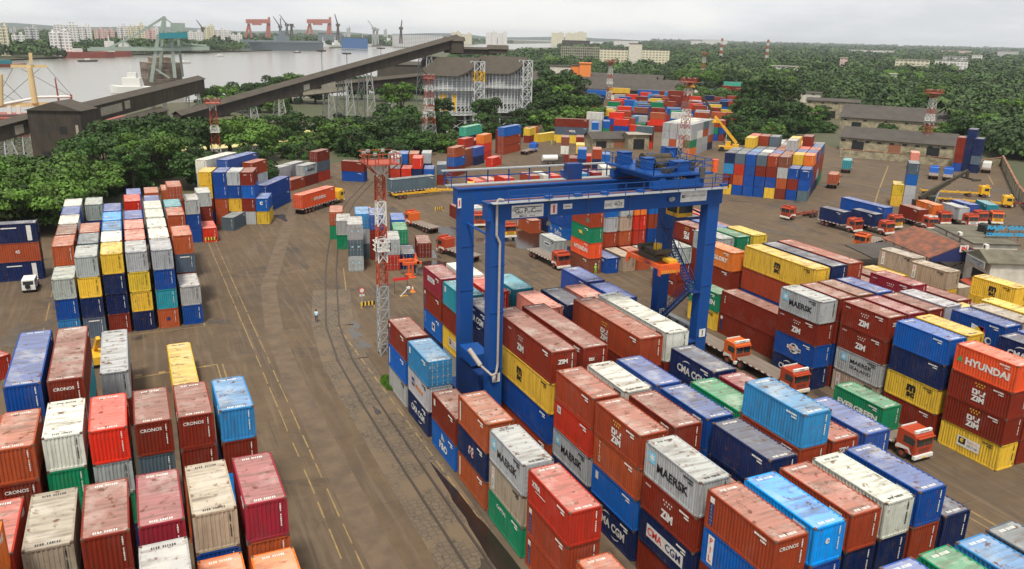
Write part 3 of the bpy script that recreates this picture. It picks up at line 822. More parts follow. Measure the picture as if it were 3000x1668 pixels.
block('block before the pale one', '''
TY1:492,757 20 -30 r.w.k
TY1:640,757 20 -30 n.r.r
TY1:640,835 20 -30 n.n.y
TY1:657,880 20 -30 r.n.B
TY1:808,880 20 -30 r.n.a
TY1:572,968 20 -30 r.r
TY1:708,945 20 -30 r.R
TY1:905,930 20 -30 B
TY4:1480,870 20 0 R
TY4:1640,850 20 0 l
TY4:1840,830 20 0 r.R
TY4:2170,800 20 0 r.a
TY4:2330,790 20 0 r.w
TY4:2440,800 20 0 n.R
TZ3:560,345 20 0 n.v
TZ3:640,350 20 0 r.c
TZ3:760,340 20 0 q.p
TZ3:840,290 20 -20 g.w
''', 'containers beyond the crane beam')

open_spec = [(r[0], r[1]) for r in CENTRAL]
def _fill():
    rr = random.Random(31); out = []; used = []
    for l in open_spec: used.append(l)
    for _ in range(4000):
        px, py = rr.uniform(780, 2300), rr.uniform(290, 520)
        if py < 300+max(0, (1250-px))*.12 or py > 560-.05*abs(px-1500): continue
        n = 3 if rr.random() < .6 else 2; P = atz('Y1', px, py, n*HS)
        if any((P.x-x)**2+(P.y-y)**2 < 6.6**2 for x, y in used): continue
        used.append((P.x, P.y)); out.append('%.2f,%.2f 20 45 %s' % (P.x, P.y, '.'.join(rr.choice('rrrraabbnRogcwyGBs') for _ in range(n))))
        if len(out) >= 75: break
    return '\n'.join(out)
block('far packed rows', _fill(), 'containers of the far packed rows', 45)
# ------------------------------------------------------------------ the blue gantry crane
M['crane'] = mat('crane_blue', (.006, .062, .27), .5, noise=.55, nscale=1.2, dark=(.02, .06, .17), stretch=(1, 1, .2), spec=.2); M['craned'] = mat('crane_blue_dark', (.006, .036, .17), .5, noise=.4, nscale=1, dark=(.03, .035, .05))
M['grate'] = mat('walkway_grating', (.32, .34, .35), .6, noise=.4, nscale=2, dark=(.2, .17, .14)); M['rust'] = mat('rusty_rail', (.28, .11, .06), .8, noise=.4, nscale=3, dark=(.1, .05, .03))
M['spr'] = mat('spreader_orange', (.72, .11, .02), .5, noise=.4, nscale=2, dark=(.25, .06, .03)); M['grease'] = mat('greasy_black', (.03, .027, .022), .6, noise=.5, nscale=3, dark=(.12, .08, .03))
M['ylw'] = mat('machine_yellow', (.72, .40, .02), .5, noise=.4, nscale=1.5, dark=(.22, .13, .05)); M['exh'] = mat('lagged_pipe', (.38, .35, .32), .7, noise=.4, nscale=3, dark=(.25, .14, .07))
def rails(mb, pts, h=1.1, step=2., r=.03, m=0):
    for a, b in zip(pts[:-1], pts[1:]):
        a = Vector(a); b = Vector(b); n = max(1, round((b-a).length/step))
        for i in range(n+1):
            p = a.lerp(b, i/n); mb.bar(p, p+Vector((0, 0, h)), r, m)
        for hh in (h, h*.52): mb.bar(a+Vector((0, 0, hh)), b+Vector((0, 0, hh)), r, m)
def signboard(parent, cx, cz, w, h, marks, y, name='sign_board', thick=.05):
    b = MB(); b.box((cx-w/2, y-thick, cz-h/2), (cx+w/2, y, cz+h/2)); o = b.build(name, M['white'], parent)
    k = Mark(); marks(k)
    if k.v:
        t = link('lettering', k.mk(), o); t.matrix_local = Matrix(((1, 0, 0, cx), (0, 0, -1, y-thick-.006), (0, 1, 0, cz), (0, 0, 0, 1)))
    return o
rtg = tag(empty('gantry_crane', (40, 66.5, 0)), 'tall blue rubber tyred gantry crane straddling the container rows', 'gantry crane')
def part(mb, name, mats, parent=None):
    "part built in world coordinates, parented to the crane"
    o = mb.build(name, mats, parent or rtg)
    if parent is None: o.location = -Vector(rtg.location)
    return o
XL, XR, YN, YF = 27.55, 50.85, 62.4, 69.5
for x in (XL, XR):
    for y in (YN, YF):
        b = MB(); z1 = 23.2 if x == XL else 22.0
        b.add([(x, y, 1.6), (x+1.3, y, 1.6), (x+1.3, y+1.15, 1.6), (x, y+1.15, 1.6), (x-.05, y, 21.66), (x+1.33, y, 21.66), (x+1.33, y+1.15, 21.66), (x-.05, y+1.15, 21.66)], [(0,3,2,1),(4,5,6,7),(0,1,5,4),(1,2,6,5),(2,3,7,6),(3,0,4,7)])
        for z in (7.7, 13.2, 17.6): b.box((x-.04, y-.05, z), (x+1.38, y+1.2, z+.10))
        part(b, 'leg', M['crane'])
        if True:
            g = signboard(rtg, x+.72, 6.9 if x == XL else 8.1, .75, .85, lambda k: k.text('1', 0, 0, .6, 'black'), y-.01); g.location = -Vector(rtg.location)
for y in (YN, YF):
    b = MB(); b.box((XL-.35, y-.003, 21.65), (XR+1.6, y+1.2, 23.2)); b.box((XL-.4, y-.12, 23.14), (XR+1.7, y+1.28, 23.26))
    g = part(b, 'girder', M['crane']); 
    r = MB(); r.box((XL-.3, y+.55, 23.26), (XR+1.5, y+.65, 23.36)); link('crane_rail', r.mesh('crane_rail', M['rust']), g)
b = MB(); b.box((XR+.35, YN+1.2, 21.8), (XR+1.45, YF, 23.1)); part(b, 'end_beam', M['crane'])
for x in (XL, XR):
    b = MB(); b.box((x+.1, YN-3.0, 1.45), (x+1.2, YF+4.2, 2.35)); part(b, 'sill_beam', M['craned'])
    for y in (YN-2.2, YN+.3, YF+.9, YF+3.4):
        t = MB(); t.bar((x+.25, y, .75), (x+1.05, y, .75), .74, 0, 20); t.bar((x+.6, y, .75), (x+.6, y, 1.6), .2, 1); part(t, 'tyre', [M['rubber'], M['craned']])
b = MB(); b.bar((XL+.65, YN+.2, 19.9), (XL+.65, YF+.6, 19.9), .12, 0, 8); part(b, 'tie_pipe', M['crane'])
b = MB(); b.bar((XR+.6, YN+.2, 20.2), (XR+.6, YF+.6, 20.9), .10, 0, 8); part(b, 'tie_pipe', M['crane'])
b = MB(); b.box((XL-.2, YN-.85, 23.28), (XR+1.5, YN-.12, 23.34)); wk = part(b, 'walkway', M['grate'])
b = MB(); rails(b, [(XL+1.2, YN-.82, 23.34), (XR+1.5, YN-.82, 23.34), (XR+1.5, YN+1.2, 23.34)]); link('handrail', b.mesh('handrail', M['crane']), wk)
b = MB(); b.box((XL-.9, YF+1.2, 23.28), (XR+1.5, YF+2.1, 23.34)); wk = part(b, 'walkway', M['grate'])
b = MB(); rails(b, [(XL-.9, YF+2.05, 23.34), (XL-.9, YF+.2, 23.34)], 1.25, 1.8, .035); rails(b, [(XL-.9, YF+2.05, 23.34), (XR-4, YF+2.05, 23.34)], 1.25, 2.2, .05); link('handrail', b.mesh('handrail', M['crane']), wk)
b = MB(); b.box((XL-1.2, YF+1.75, 24.6), (XR-6, YF+2.25, 24.72)); link('cable_tray', b.mesh('cable_tray', M['grate']), wk)
b = MB(); b.box((39.4, YF+.9, 23.3), (41.0, YF+1.9, 24.9)); part(b, 'switch_cabinet', M['craned'])
for x in (32.6, 35.6, 38.4, 42.3, 52.0):
    b = MB(); b.box((x, YN-.3, 23.4), (x+.75, YN+.1, 23.62)); part(b, 'junction_box', M['crane'])
for x in (33.0, 37.0, 41.5):
    b = MB(); b.bar((x, YN-.25, 22.75), (x, YN-.25, 21.2), .02, 0); b.bar((x, YN-.25, 21.3), (x, YN-.25, 21.0), .16, 0, 10, .26); b.box((x-.15, YN-.4, 23.0), (x+.15, YN-.05, 23.1)); part(b, 'floodlight', M['dsteel'])
b = MB(); b.bar((46.0, YN-.35, 22.5), (46.4, YN-.15, 22.5), .22, 0, 12); part(b, 'siren', M['grate'])
def g1(k):
    k.rect(-1.35, .32, 1.35, .40, 'black'); k.text('G', -1.02, .05, .46, 'black', None, .02); k.text('ulf', -.62, -.06, .24, 'black'); k.text('P', -.16, .05, .46, 'black'); k.text('ort', .18, -.06, .22, 'black'); k.text('C', .56, .05, .46, 'black'); k.text('ranes', 1.08, -.07, .17, 'black', .62)
    k.rect(-1.45, -.26, 1.45, -.245, 'black'); k.text('IMCC', -.45, -.42, .20, 'black', .75); k.text('GROUP', .45, -.43, .12, 'black', .55)
    for i in range(6): k.rect(-1.5, .28-i*.045, -1.2, .30-i*.045, 'black')
for cx, cz, w_, h_, fn in ((31.0, 22.35, 3.1, 1.12, g1), (33.6, 22.35, .66, .95, lambda k: k.text('1', 0, 0, .72, 'red', None, .06)),
      (35.0, 22.5, .9, .45, lambda k: k.text('moldtek', 0, 0, .14, 'black', .6)),
      (39.9, 22.38, 2.1, .78, lambda k: (k.text('SWL', -.58, -.05, .32, 'black', .75, .0), k.text('40t', .42, .03, .46, 'black', .95, .0))),
      (48.9, 22.62, 3.1, 1.08, lambda k: (k.text('E', -1.2, 0, .28, 'black', .4, .05), k.text('INDIA GATEWAY TERMINAL', .25, 0, .18, 'black', 2.3, -.01)))):
    g = signboard(rtg, cx, cz, w_, h_, fn, YN-.01); g.location = -Vector(rtg.location)
g = signboard(rtg, XL-.18+.0, 21.9, .34, .95, lambda k: k.text('1', 0, 0, .6, 'red', None, .04), YF-.02); g.location = -Vector(rtg.location)
b = MB(); b.path([(XL+1.0, YN-.25, 23.5), (XL+.55, YN-.25, 23.6), (XL+.40, YN-.25, 23.3), (XL+.42, YN-.25, 20.4), (XL+.75, YN-.25, 19.7), (XL+.75, YN-.25, 8.3), (XL+.55, YN-.4, 7.5), (XL+.1, YN-.5, 7.4), (XL-.7, YN+.3, 8.2), (XL-1.1, YN+1.2, 9.0)], .11, 0, 10); b.bar((XL-.7, YN+.3, 8.2), (XL-1.3, YN+1.6, 9.4), .22, 0, 12); part(b, 'exhaust_pipe', M['exh'])
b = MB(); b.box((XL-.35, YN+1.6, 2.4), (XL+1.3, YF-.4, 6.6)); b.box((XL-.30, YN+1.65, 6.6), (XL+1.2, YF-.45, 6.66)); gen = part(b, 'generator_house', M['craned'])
b = MB(); b.box((XL-.5, YN+3.0, 7.0), (XL+1.4, YF-1.0, 8.1)); link('exhaust_box', b.mesh('exhaust_box', M['crane']), gen)
# trolley
b = MB(); 
for y in (YN+.6, YF+.6): b.box((44.3, y-.35, 23.42), (50.2, y+.35, 24.15))
for x in (45.0, 49.2): b.box((x, YN+.3, 24.0), (x+.7, YF+.9, 24.5))
b.box((44.2, YN+.2, 24.6), (51.2, YF+1.9, 24.78))
for x in (44.8, 49.6):
    for y in (YN+.6, YF+.6): b.bar((x, y-.25, 23.6), (x, y+.25, 23.6), .26, 0, 12)
tr = part(b, 'trolley', M['crane'])
b = MB(); rails(b, [(44.2, YF+1.9, 24.8), (44.2, YN+.2, 24.8), (51.2, YN+.2, 24.8), (51.2, YF+1.9, 24.8)], 1.15, 1.4, .03); link('handrail', b.mesh('handrail', M['crane']), tr)
for x0, x1, y0, y1, z1, nm in ((44.8, 45.9, 69.0, 70.1, 26.0, 'electrical_cabinet'), (50.2, 51.1, 68.7, 69.5, 26.3, 'electrical_cabinet'), (45.2, 46.2, 65.4, 66.4, 25.9, 'motor'), (47.6, 49.0, 63.6, 65.0, 25.7, 'motor'), (46.7, 47.5, 67.5, 68.3, 25.8, 'motor')):
    b = MB(); b.box((x0, y0, 24.8), (x1, y1, z1)); b.box((x0-.06, y0-.06, z1), (x1+.06, y1+.06, z1+.06)); link(nm, b.mesh(nm, M['crane']), tr)
b = MB(); b.bar((46.2, 67.4, 25.6), (49.4, 67.4, 25.6), .46, 0, 16); b.bar((46.05, 67.4, 25.6), (46.2, 67.4, 25.6), .58, 0, 16); b.bar((49.4, 67.4, 25.6), (49.55, 67.4, 25.6), .58, 1, 16); b.bar((46.4, 65.8, 25.4), (49.0, 65.8, 25.4), .4, 0, 14)
for x in (46.1, 49.4): b.box((x, 66.9, 24.8), (x+.2, 67.9, 25.6), 1)
link('hoist_drum', b.mesh('hoist_drum', [M['grease'], M['crane']]), tr)
b = MB(); b.bar((49.9, 62.7, 25.3), (49.9, 62.7, 24.2), .3, 0, 12); b.bar((51.4, 62.7, 24.8), (51.4, 62.7, 26.0), .33, 1, 12); link('oil_drum', b.mesh('oil_drum', [M['dsteel'], M['spr']]), tr)
rq = random.Random(8); k_ = 0
for i in range(14):
    x0 = rq.uniform(44.6, 50.2); y0 = rq.uniform(62.9, 70.2); b = MB(); hz_ = rq.uniform(.3, 1.0); b.box((x0, y0, 24.8), (x0+rq.uniform(.3, 1.), y0+rq.uniform(.3, .9), 24.8+hz_)); link('gearbox', b.mesh('gearbox', M['grease'] if i % 2 else M['craned']), tr)
for i in range(5):
    b = MB(); p_ = (rq.uniform(45, 50), rq.uniform(63, 66), 25.0); b.path([p_, (p_[0]+1.2, p_[1]+.3, 25.7), (p_[0]+1.6, p_[1]+2.2, 25.5), (p_[0]+.8, p_[1]+3.6, 24.9)], .07, 0, 5); link('cable', b.mesh('cable', M['rubber']), tr)
b = MB(); b.box((48.6, 64.2, 20.1), (50.4, 66.2, 22.0)); b.box((48.5, 64.1, 22.0), (50.5, 66.3, 22.1)); b.bar((48.8, 64.6, 22.1), (48.8, 64.6, 24.5), .08); b.bar((50.2, 66, 22.1), (50.2, 66, 24.5), .08)
cb = link('operator_cab', b.mesh('operator_cab', M['ylw']), tr)
b = MB(); b.box((48.7, 64.17, 20.5), (50.3, 64.2, 21.5)); b.box((48.57, 64.4, 20.5), (48.6, 66.0, 21.5)); link('window', b.mesh('window', M['glass']), cb)
for x0, y0 in ((46.6, 64.6), (48.4, 64.6), (46.6, 67.8), (48.4, 67.8)):
    b = MB(); b.bar((x0, y0, 24.6), (x0, y0, 16.9), .022); link('hoist_rope', b.mesh('hoist_rope', M['grease']), tr)
sp = MB()
for x in (46.35, 48.35): sp.box((x, 63.3, 15.1), (x+.28, 69.3, 15.55))
for y in (63.25, 68.95): sp.box((46.3, y, 15.0), (48.68, y+.4, 15.6))
for y in (64.9, 67.3): sp.box((46.6, y, 15.15), (48.4, y+.3, 15.5))
sprd = link('spreader', sp.mesh('spreader', M['spr']), tr)
b = MB(); b.box((46.7, 64.8, 15.55), (48.3, 67.8, 16.1)); b.box((46.9, 65.2, 16.1), (48.1, 67.4, 16.6)); b.bar((46.6, 67.6, 16.5), (48.4, 67.6, 16.5), .35, 0, 12); b.bar((46.6, 64.8, 16.5), (48.4, 64.8, 16.5), .3, 0, 12)
link('head_block', b.mesh('head_block', M['grease']), sprd)
b = MB(); b.bar((47.5, 65.6, 16.6), (47.5, 65.6, 17.2), .42, 0, 12); b.box((47.6, 63.6, 15.6), (48.6, 65.2, 15.9)); link('cable_basket', b.mesh('cable_basket', M['ylw']), sprd)
for i in range(4):
    x = (46.35, 48.4)[i % 2]; y = (63.25, 69.1)[i//2]; b = MB(); b.box((x, y, 14.7), (x+.24, y+.24, 15.0)); b.box((x-.1+.0, y-.1, 14.5), (x+.0, y+.3, 15.2)); link('corner_guide', b.mesh('corner_guide', M['spr']), sprd)
b = MB()
for i in range(10): b.face([(46.35+i*.235, 63.22, 14.72), (46.45+i*.235, 63.22, 14.72), (46.58+i*.235, 63.22, 15.0), (46.48+i*.235, 63.22, 15.0)], 1)
b.box((46.3, 63.23, 14.7), (48.7, 63.30, 15.0), 0); link('hazard_bumper', b.mesh('hazard_bumper', [M['ylw'], M['red']]), sprd)
sp2 = MB(); k = Mark(); k.text('ACUMEN', 0, 0, .28, 'navy', 1.1); t = link('lettering', k.mk(), sprd); t.matrix_local = Matrix(((0, 0, -1, 46.34), (-1, 0, 0, 65.6), (0, 1, 0, 15.33), (0, 0, 0, 1)))
# zig-zag stairs on the right legs
def stair(p, q, wd=.8):
    p = Vector(p); q = Vector(q); b = MB(); n = int((q-p).length/.32); side = Vector((wd, 0, 0))
    for s in (Vector((0, 0, 0)), side): b.beam(p+s, q+s, .06, .22); b.beam(p+s+Vector((0, 0, 1.)), q+s+Vector((0, 0, 1.)), .05, .05)
    for i in range(n+1):
        c = p.lerp(q, i/n); b.box((c.x, c.y-.12, c.z-.02), (c.x+wd, c.y+.12, c.z+.02))
        if i % 3 == 0:
            for s in (Vector((0, 0, 0)), side): b.bar(c+s, c+s+Vector((0, 0, 1.)), .02)
    return b
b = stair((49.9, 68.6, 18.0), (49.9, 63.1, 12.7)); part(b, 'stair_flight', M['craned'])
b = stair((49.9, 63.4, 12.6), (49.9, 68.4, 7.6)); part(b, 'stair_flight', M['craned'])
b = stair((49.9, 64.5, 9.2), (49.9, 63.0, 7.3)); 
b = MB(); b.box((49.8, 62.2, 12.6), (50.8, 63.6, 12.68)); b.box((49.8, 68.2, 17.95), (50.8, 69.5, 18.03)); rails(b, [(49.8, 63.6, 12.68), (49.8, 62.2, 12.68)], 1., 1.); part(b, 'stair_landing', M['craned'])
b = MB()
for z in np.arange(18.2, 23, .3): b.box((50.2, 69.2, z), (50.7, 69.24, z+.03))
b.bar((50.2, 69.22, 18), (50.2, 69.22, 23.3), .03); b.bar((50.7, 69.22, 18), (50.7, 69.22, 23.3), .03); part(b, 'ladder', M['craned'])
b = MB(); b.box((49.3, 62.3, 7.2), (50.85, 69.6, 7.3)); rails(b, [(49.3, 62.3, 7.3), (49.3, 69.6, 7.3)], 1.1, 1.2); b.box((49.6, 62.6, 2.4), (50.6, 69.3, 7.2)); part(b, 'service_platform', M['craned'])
b = MB(); b.box((51.3, 63.7, 7.3), (52.0, 68.8, 8.3)); 
part(b, 'air_conditioner', M['grate'])
b = MB()
for y in (64.6, 66.2, 67.6): b.bar((51.22, y, 7.85), (51.32, y, 7.85), .36, 0, 16)
part(b, 'fan', M['dsteel'])

# ------------------------------------------------------------------ lattice masts
M['mred'] = mat('mast_red', (.38, .06, .028), .6, noise=.4, nscale=1.5, dark=(.25, .08, .05)); M['mwhite'] = mat('mast_white', (.66, .66, .64), .6, noise=.3, nscale=1.5, dark=(.35, .25, .2))
def lattice(b, base, w0, w1, z0, z1, n, r, mfn):
    bx, by = base; P = lambda i, t: Vector((bx+[-1, 1, 1, -1][i]*(w0+(w1-w0)*t)/2, by+[-1, -1, 1, 1][i]*(w0+(w1-w0)*t)/2, z0+(z1-z0)*t))
    for k in range(n):
        t0, t1 = k/n, (k+1)/n; m = mfn(k, n)
        for i in range(4):
            j = (i+1) % 4; b.bar(P(i, t0), P(i, t1), r, m); b.bar(P(i, t1), P(j, t1), r*.6, m); b.bar(P(i, t0), P(j, t1), r*.6, m); b.bar(P(j, t0), P(i, t1), r*.6, m)
def mast(x, y, h, w0, w1, bands, label, bare=.0, n=14, steel=True, plat=.55):
    t = tag(empty('lighting_mast', (x, y, 0)), label, 'lighting mast')
    b = MB(); nb = int(n*bare)
    lattice(b, (0, 0), w0, w1, 0, h, n, .06 if w0 > 1.5 else .06, lambda k, n: 2 if k < nb else (int((k-nb)/(max(1, (n-nb)/bands))) % 2))
    b.build('lattice_tower', [M['mred'], M['mwhite'], M['steel']], t)
    p = MB(); s = w1*plat*2.4
    p.box((-s, -s, h), (s, s, h+.12))
    for i in range(4):
        sx, sy = [-1, 1, 1, -1][i], [-1, -1, 1, 1][i]; p.bar((sx*w1/2, sy*w1/2, h-1.2), (sx*s*.9, sy*s*.9, h), .05)
    pl = p.build('platform', M['mred'], t)
    q = MB(); rails(q, [(-s, -s, h+.12), (s, -s, h+.12), (s, s, h+.12), (-s, s, h+.12), (-s, -s, h+.12)], 1.1, 1.2, .035); q.build('handrail', M['mred'], pl)
    for i in range(6):
        a = i*1.047; c = Vector((math.cos(a)*s*.95, math.sin(a)*s*.95, h+1.2)); f = MB(); f.cbox(c, (.36, .36, .3), 0, a); f.bar(c-Vector((0, 0, 1.1)), c, .04, 1); f.build('floodlight', [M['grate'], M['mred']], t)
    q = MB(); s2 = w1*.9; hz = h*.56
    q.box((-s2, -s2, hz), (s2, s2, hz+.08)); rails(q, [(-s2, -s2, hz), (s2, -s2, hz), (s2, s2, hz), (-s2, s2, hz), (-s2, -s2, hz)], 1.1, 1., .04); q.build('rest_platform', M['mwhite'], t)
    return t
mast(25.1, 88.2, 23.0, 1.15, .9, 6, 'nearest lattice lighting mast with red railed platform, beside the railway', .38, 16, plat=.85)
mast(21.2, 236, 17.6, 2.6, 1.5, 6, 'red and white lattice mast standing at the left tree line', .0, 9, plat=.55)
mast(90, 256, 23.0, 4.4, 1.6, 7, 'red and white lattice mast standing before the left silo', .42, 11, plat=.45)
mast(254.5, 198, 21.3, 2.6, 1.6, 5, 'red and white lattice mast beside the long warehouse', .35, 12, plat=.6)
P0 = atz('Y1', 1700, 1000, 0); mast(P0.x, P0.y, 24.5, 2.4, 1.6, 7, 'red and white lattice mast rising behind the crane trolley', .2, 12)
P0 = atz('Y1', 960, 500, 0); mast(P0.x, P0.y, 25, 2.6, 1.6, 7, 'slim red and white mast before the dark sheds', .1, 12)
P0 = atz('Y1', 1890, 290, 0); mast(P0.x, P0.y, 27, 2.6, 1.6, 7, 'farthest red mast among the trees beyond the central yard', .0, 12)

# ------------------------------------------------------------------ trucks
M['cabred'] = mat('cab_red', (.42, .055, .02), .45, noise=.3, nscale=2, dark=(.18, .05, .03)); M['cabyel'] = mat('cab_yellow', (.72, .40, .02), .45); M['caborg'] = mat('cab_orange', (.62, .12, .02), .45)
M['cabwhite'] = mat('cab_white', (.7, .7, .68), .45); M['cabblue'] = mat('cab_blue', (.02, .12, .5), .45); M['bed'] = mat('truck_bed_planks', (.21, .17, .14), .85, noise=.5, nscale=1.5, dark=(.09, .07, .06), stretch=(1, .2, 1)); M['redf'] = mat('chassis_red', (.30, .06, .03), .7, noise=.5, nscale=2, dark=(.07, .05, .04))
M['lamp'] = mat('lamp_glass', (.75, .74, .65), .2)
def wheel(t, x, y, r=.5, w=.3, nm='wheel'):
    b = MB(); b.bar((x-w/2, y, r), (x+w/2, y, r), r, 0, 18); o = b.build(nm, M['rubber'], t)
    c = MB(); s = -1 if x < 0 else 1; c.bar((x+s*(w/2-.03), y, r), (x+s*(w/2+.02), y, r), r*.5, 0, 12); link('rim', c.mesh('rim', M['redf']), o)
def truck(rear, ang, Ln, label, cab='cabred', front='cabred', bed='bed', cargo=None, sign=None, semi=False, stripe=True, frame_only=False, roof='cabred', nocab=False):
    """rear: ground point under the tail; ang: heading in degrees (0 = +x); Ln: overall length; cargo: container token list [(offset from tail, length, token, label)]"""
    t = tag(empty('truck' if not nocab else 'trailer', (rear[0], rear[1], 0), R(ang-90)), label, 'truck' if not nocab else 'trailer', 'trucks and trailers in the yard')
    cl = 0 if nocab else 2.1; bl = Ln-cl-(.25 if not nocab else 0); w2 = 1.2; bz = 1.25
    b = MB()
    for x in (-.45, .45): b.box((x-.08, .1, .8), (x+.08, Ln-.3, 1.1))
    for y in np.arange(.3, Ln-.4, 1.5): b.box((-.45, y, .85), (.45, y+.12, 1.0))
    if frame_only:
        for y in np.arange(.2, bl, 3.): b.box((-1.15, y, bz-.12), (1.15, y+.16, bz))
    b.build('chassis', M['redf'] if bed != 'ylw' else M['ylw'], t)
    if not frame_only:
        b = MB(); b.box((-w2, 0, bz-.15), (w2, bl, bz)); dk = b.build('load_bed', M[bed], t)
        b = MB()
        n = int(bl/.5)
        for i in range(n):
            for x in (-w2-.02, w2-.0): b.box((x, i*.5, bz-.16), (x+.02, i*.5+.5, bz-.02), i % 2)
        b.build('edge_stripe', [M['cabwhite'], M['redf']], dk)
    ys = [1.3, 2.45] if Ln < 12 else [1.4, 2.6, 3.8][:2+(Ln > 13)]
    for y in ys:
        for x in (-.98, .98): wheel(t, x, y, .5, .5)
    if semi: 
        for x in (-.98, .98): wheel(t, x, Ln-4.8, .5, .5)
    if not nocab:
        for x in (-1.02, 1.02): wheel(t, x, Ln-1.35, .5, .32)
        y0, y1 = Ln-cl, Ln; b = MB()
        pf = [(y0, .75), (y1-.05, .75), (y1, 1.55), (y1-.12, 2.62), (y1-.35, 2.85), (y0+.1, 2.88), (y0, 2.7)]   # side profile of the cab
        k = len(pf); b.add([(-1.18, y, z) for y, z in pf]+[(1.18, y, z) for y, z in pf], [tuple(range(k-1, -1, -1)), tuple(range(k, 2*k))]+[(i, (i+1) % k, k+(i+1) % k, k+i) for i in range(k)])
        c = b.build('cab', M[cab], t)
        b = MB()
        for x0, x1 in ((-1.03, -.05), (.05, 1.03)): b.add([(x0, y1-.0+.015, 1.68), (x1, y1+.015, 1.68), (x1, y1-.085+.015, 2.5), (x0, y1-.085+.015, 2.5)], [(0, 1, 2, 3)])
        link('windscreen', b.mesh('windscreen', M['glass']), c)
        for s in (-1, 1):
            b = MB(); b.box((s*1.185-.006, y0+.75, 1.7), (s*1.185+.006, y1-.3, 2.4)); link('side_window', b.mesh('side_window', M['glass']), c)
        b = MB(); b.box((-1.1, y1-.0, .95), (1.1, y1+.02, 1.52)); link('grille', b.mesh('grille', M[front]), c)
        b = MB(); b.box((-1.22, y1-.15, .45), (1.22, y1+.14, .8)); link('bumper', b.mesh('bumper', M['cabwhite']), c)
        for s in (-1, 1):
            b = MB(); b.bar((s*.85, y1+.13, .66), (s*.85, y1+.17, .66), .11, 0, 10); link('headlight', b.mesh('headlight', M['lamp']), c)
            b = MB(); b.box((s*1.4-.08, y1-.1, 1.9), (s*1.4+.08, y1-.05, 2.4)); b.bar((s*1.18, y1-.1, 2.3), (s*1.4, y1-.08, 2.3), .02); link('mirror', b.mesh('mirror', M['rubber']), c)
            if stripe: b = MB(); b.add([(s*1.19, y0, 1.05), (s*1.19, y1-1.9, 1.35), (s*1.19, y1-.65, 1.35), (s*1.19, y1-.3, .8), (s*1.19, y1-.55, .8), (s*1.19, y1-.8, 1.12), (s*1.19, y0, .85)], [(0, 1, 2, 3, 4, 5, 6)]); link('stripe', b.mesh('stripe', M['cabwhite']), c)
        b = MB(); b.box((-.28, y1+.14, .5), (.28, y1+.16, .64)); link('number_plate', b.mesh('number_plate', M['yel']), c)
        b = MB(); b.box((-1.08, y1-.02, 2.52), (1.08, y1+.22, 2.58)); b.box((-1.1, y1+.02, 1.54), (1.1, y1+.035, 1.62)); link('visor', b.mesh('visor', M[roof]), c)
        b = MB()
        for z_ in (1.05, 1.2, 1.35): b.box((-.7, y1+.02, z_), (.7, y1+.03, z_+.06))
        link('grille_slats', b.mesh('grille_slats', M['rubber']), c)
        b = MB(); b.box((-1.05, y1-.5, 2.88), (1.05, y1-.25, 3.15)) ; b.box((-1.0, y0+.15, 2.9), (1.0, y0+.2, 3.05)); hb = link('roof_board', b.mesh('roof_board', M['cabwhite'] if sign else M[roof]), c)
        if sign: k = Mark(); k.text(sign, 0, 0, .2, 'black', min(1.8, .22*len(sign)), .03); x = link('lettering', k.mk(), hb); x.matrix_local = Matrix(((-1, 0, 0, 0), (0, 0, 1, y1-.245), (0, 1, 0, 3.015), (0, 0, 0, 1)))
    for off, cL, tok, lab in (cargo or []):
        a = R(ang); fx, fy = math.cos(a), math.sin(a); sx, sy = fy, -fx            # right hand side of the truck
        nl = Vector((rear[0]+fx*off-sx*CW/2, rear[1]+fy*off-sy*CW/2, bz+.004)); yw = a-math.pi/2
        if tok.endswith('!'):                                                     # turned round, so that its near end faces forward
            tok = tok[:-1]; nl = nl+Vector((fx*LEN[cL]+sx*CW, fy*LEN[cL]+sy*CW, 0)); yw += math.pi
        container(tok, cL, HH if cL >= 40 else HS, tuple(nl), yw, lab, 'containers riding on trucks')
    return t
def trk(z, p, q, Ln, label, **k):
    "truck whose tail stands at pixel p and whose nose points to pixel q"
    a = atz(z, *p, 0); b_ = atz(z, *q, 0); return truck((a.x, a.y), math.degrees(math.atan2(b_.y-a.y, b_.x-a.x)), Ln, label, **k)
truck((62.6, 123.2), -88, 10.6, 'red cabbed flatbed truck with empty deck beside the tall red and green stack')
truck((63.3, 79.8), -90, 11, 'empty flatbed truck with lettered white roof board close to the crane leg', sign='CTGC', cab='caborg')
truck((63.6, 70.6), -90, 11, 'empty flatbed truck with red cab lettered on its roof, second truck in the lane', sign='TCM')
truck((63.7, 55.2), -90, 11, 'red cabbed truck carrying a green container down the right lane', sign='JOTHI', front='cabred', cargo=[(1.0, 20, 'G:ev!', 'green lettered container riding on the nearest red cabbed truck')])
truck((30.3, 169.3), 43.7, 16, 'yellow cabbed truck hauling a long orange red container along the lane', cab='cabyel', front='cabyel', semi=True, stripe=False, roof='cabyel', cargo=[(.2, 40, 'HD:hyR', 'long orange red lettered container on the yellow cabbed truck in the lane')])
a = atz('Y4', 430, 1090, 0); truck((a.x, a.y), 10, 13, 'long empty yellow skeleton trailer parked beyond the mast', bed='ylw', frame_only=True, nocab=True)
trk('Y4', (640, 1010), (1150, 1020), 16, 'yellow cabbed truck with empty skeleton trailer before the red containers', cab='cabyel', front='cabyel', bed='ylw', frame_only=True, stripe=False, semi=True, roof='cabyel')
a = atz('Y4', 385, 1060, 0); truck((a.x, a.y), 14, 12.6, 'trailer under a long slate container beside the mast head', nocab=True, cargo=[(.2, 40, 's', 'long slate grey container on a trailer beside the mast platform')])
truck((51.6, 143.6), 103, 9.5, 'orange cabbed flatbed truck seen from behind, left of the crane', cab='caborg', front='caborg')
a = atz('Z2', 2085, 850, 0); truck((a.x+2, a.y+9), -103, 9.5, 'red cabbed truck seen between the two left crane legs')
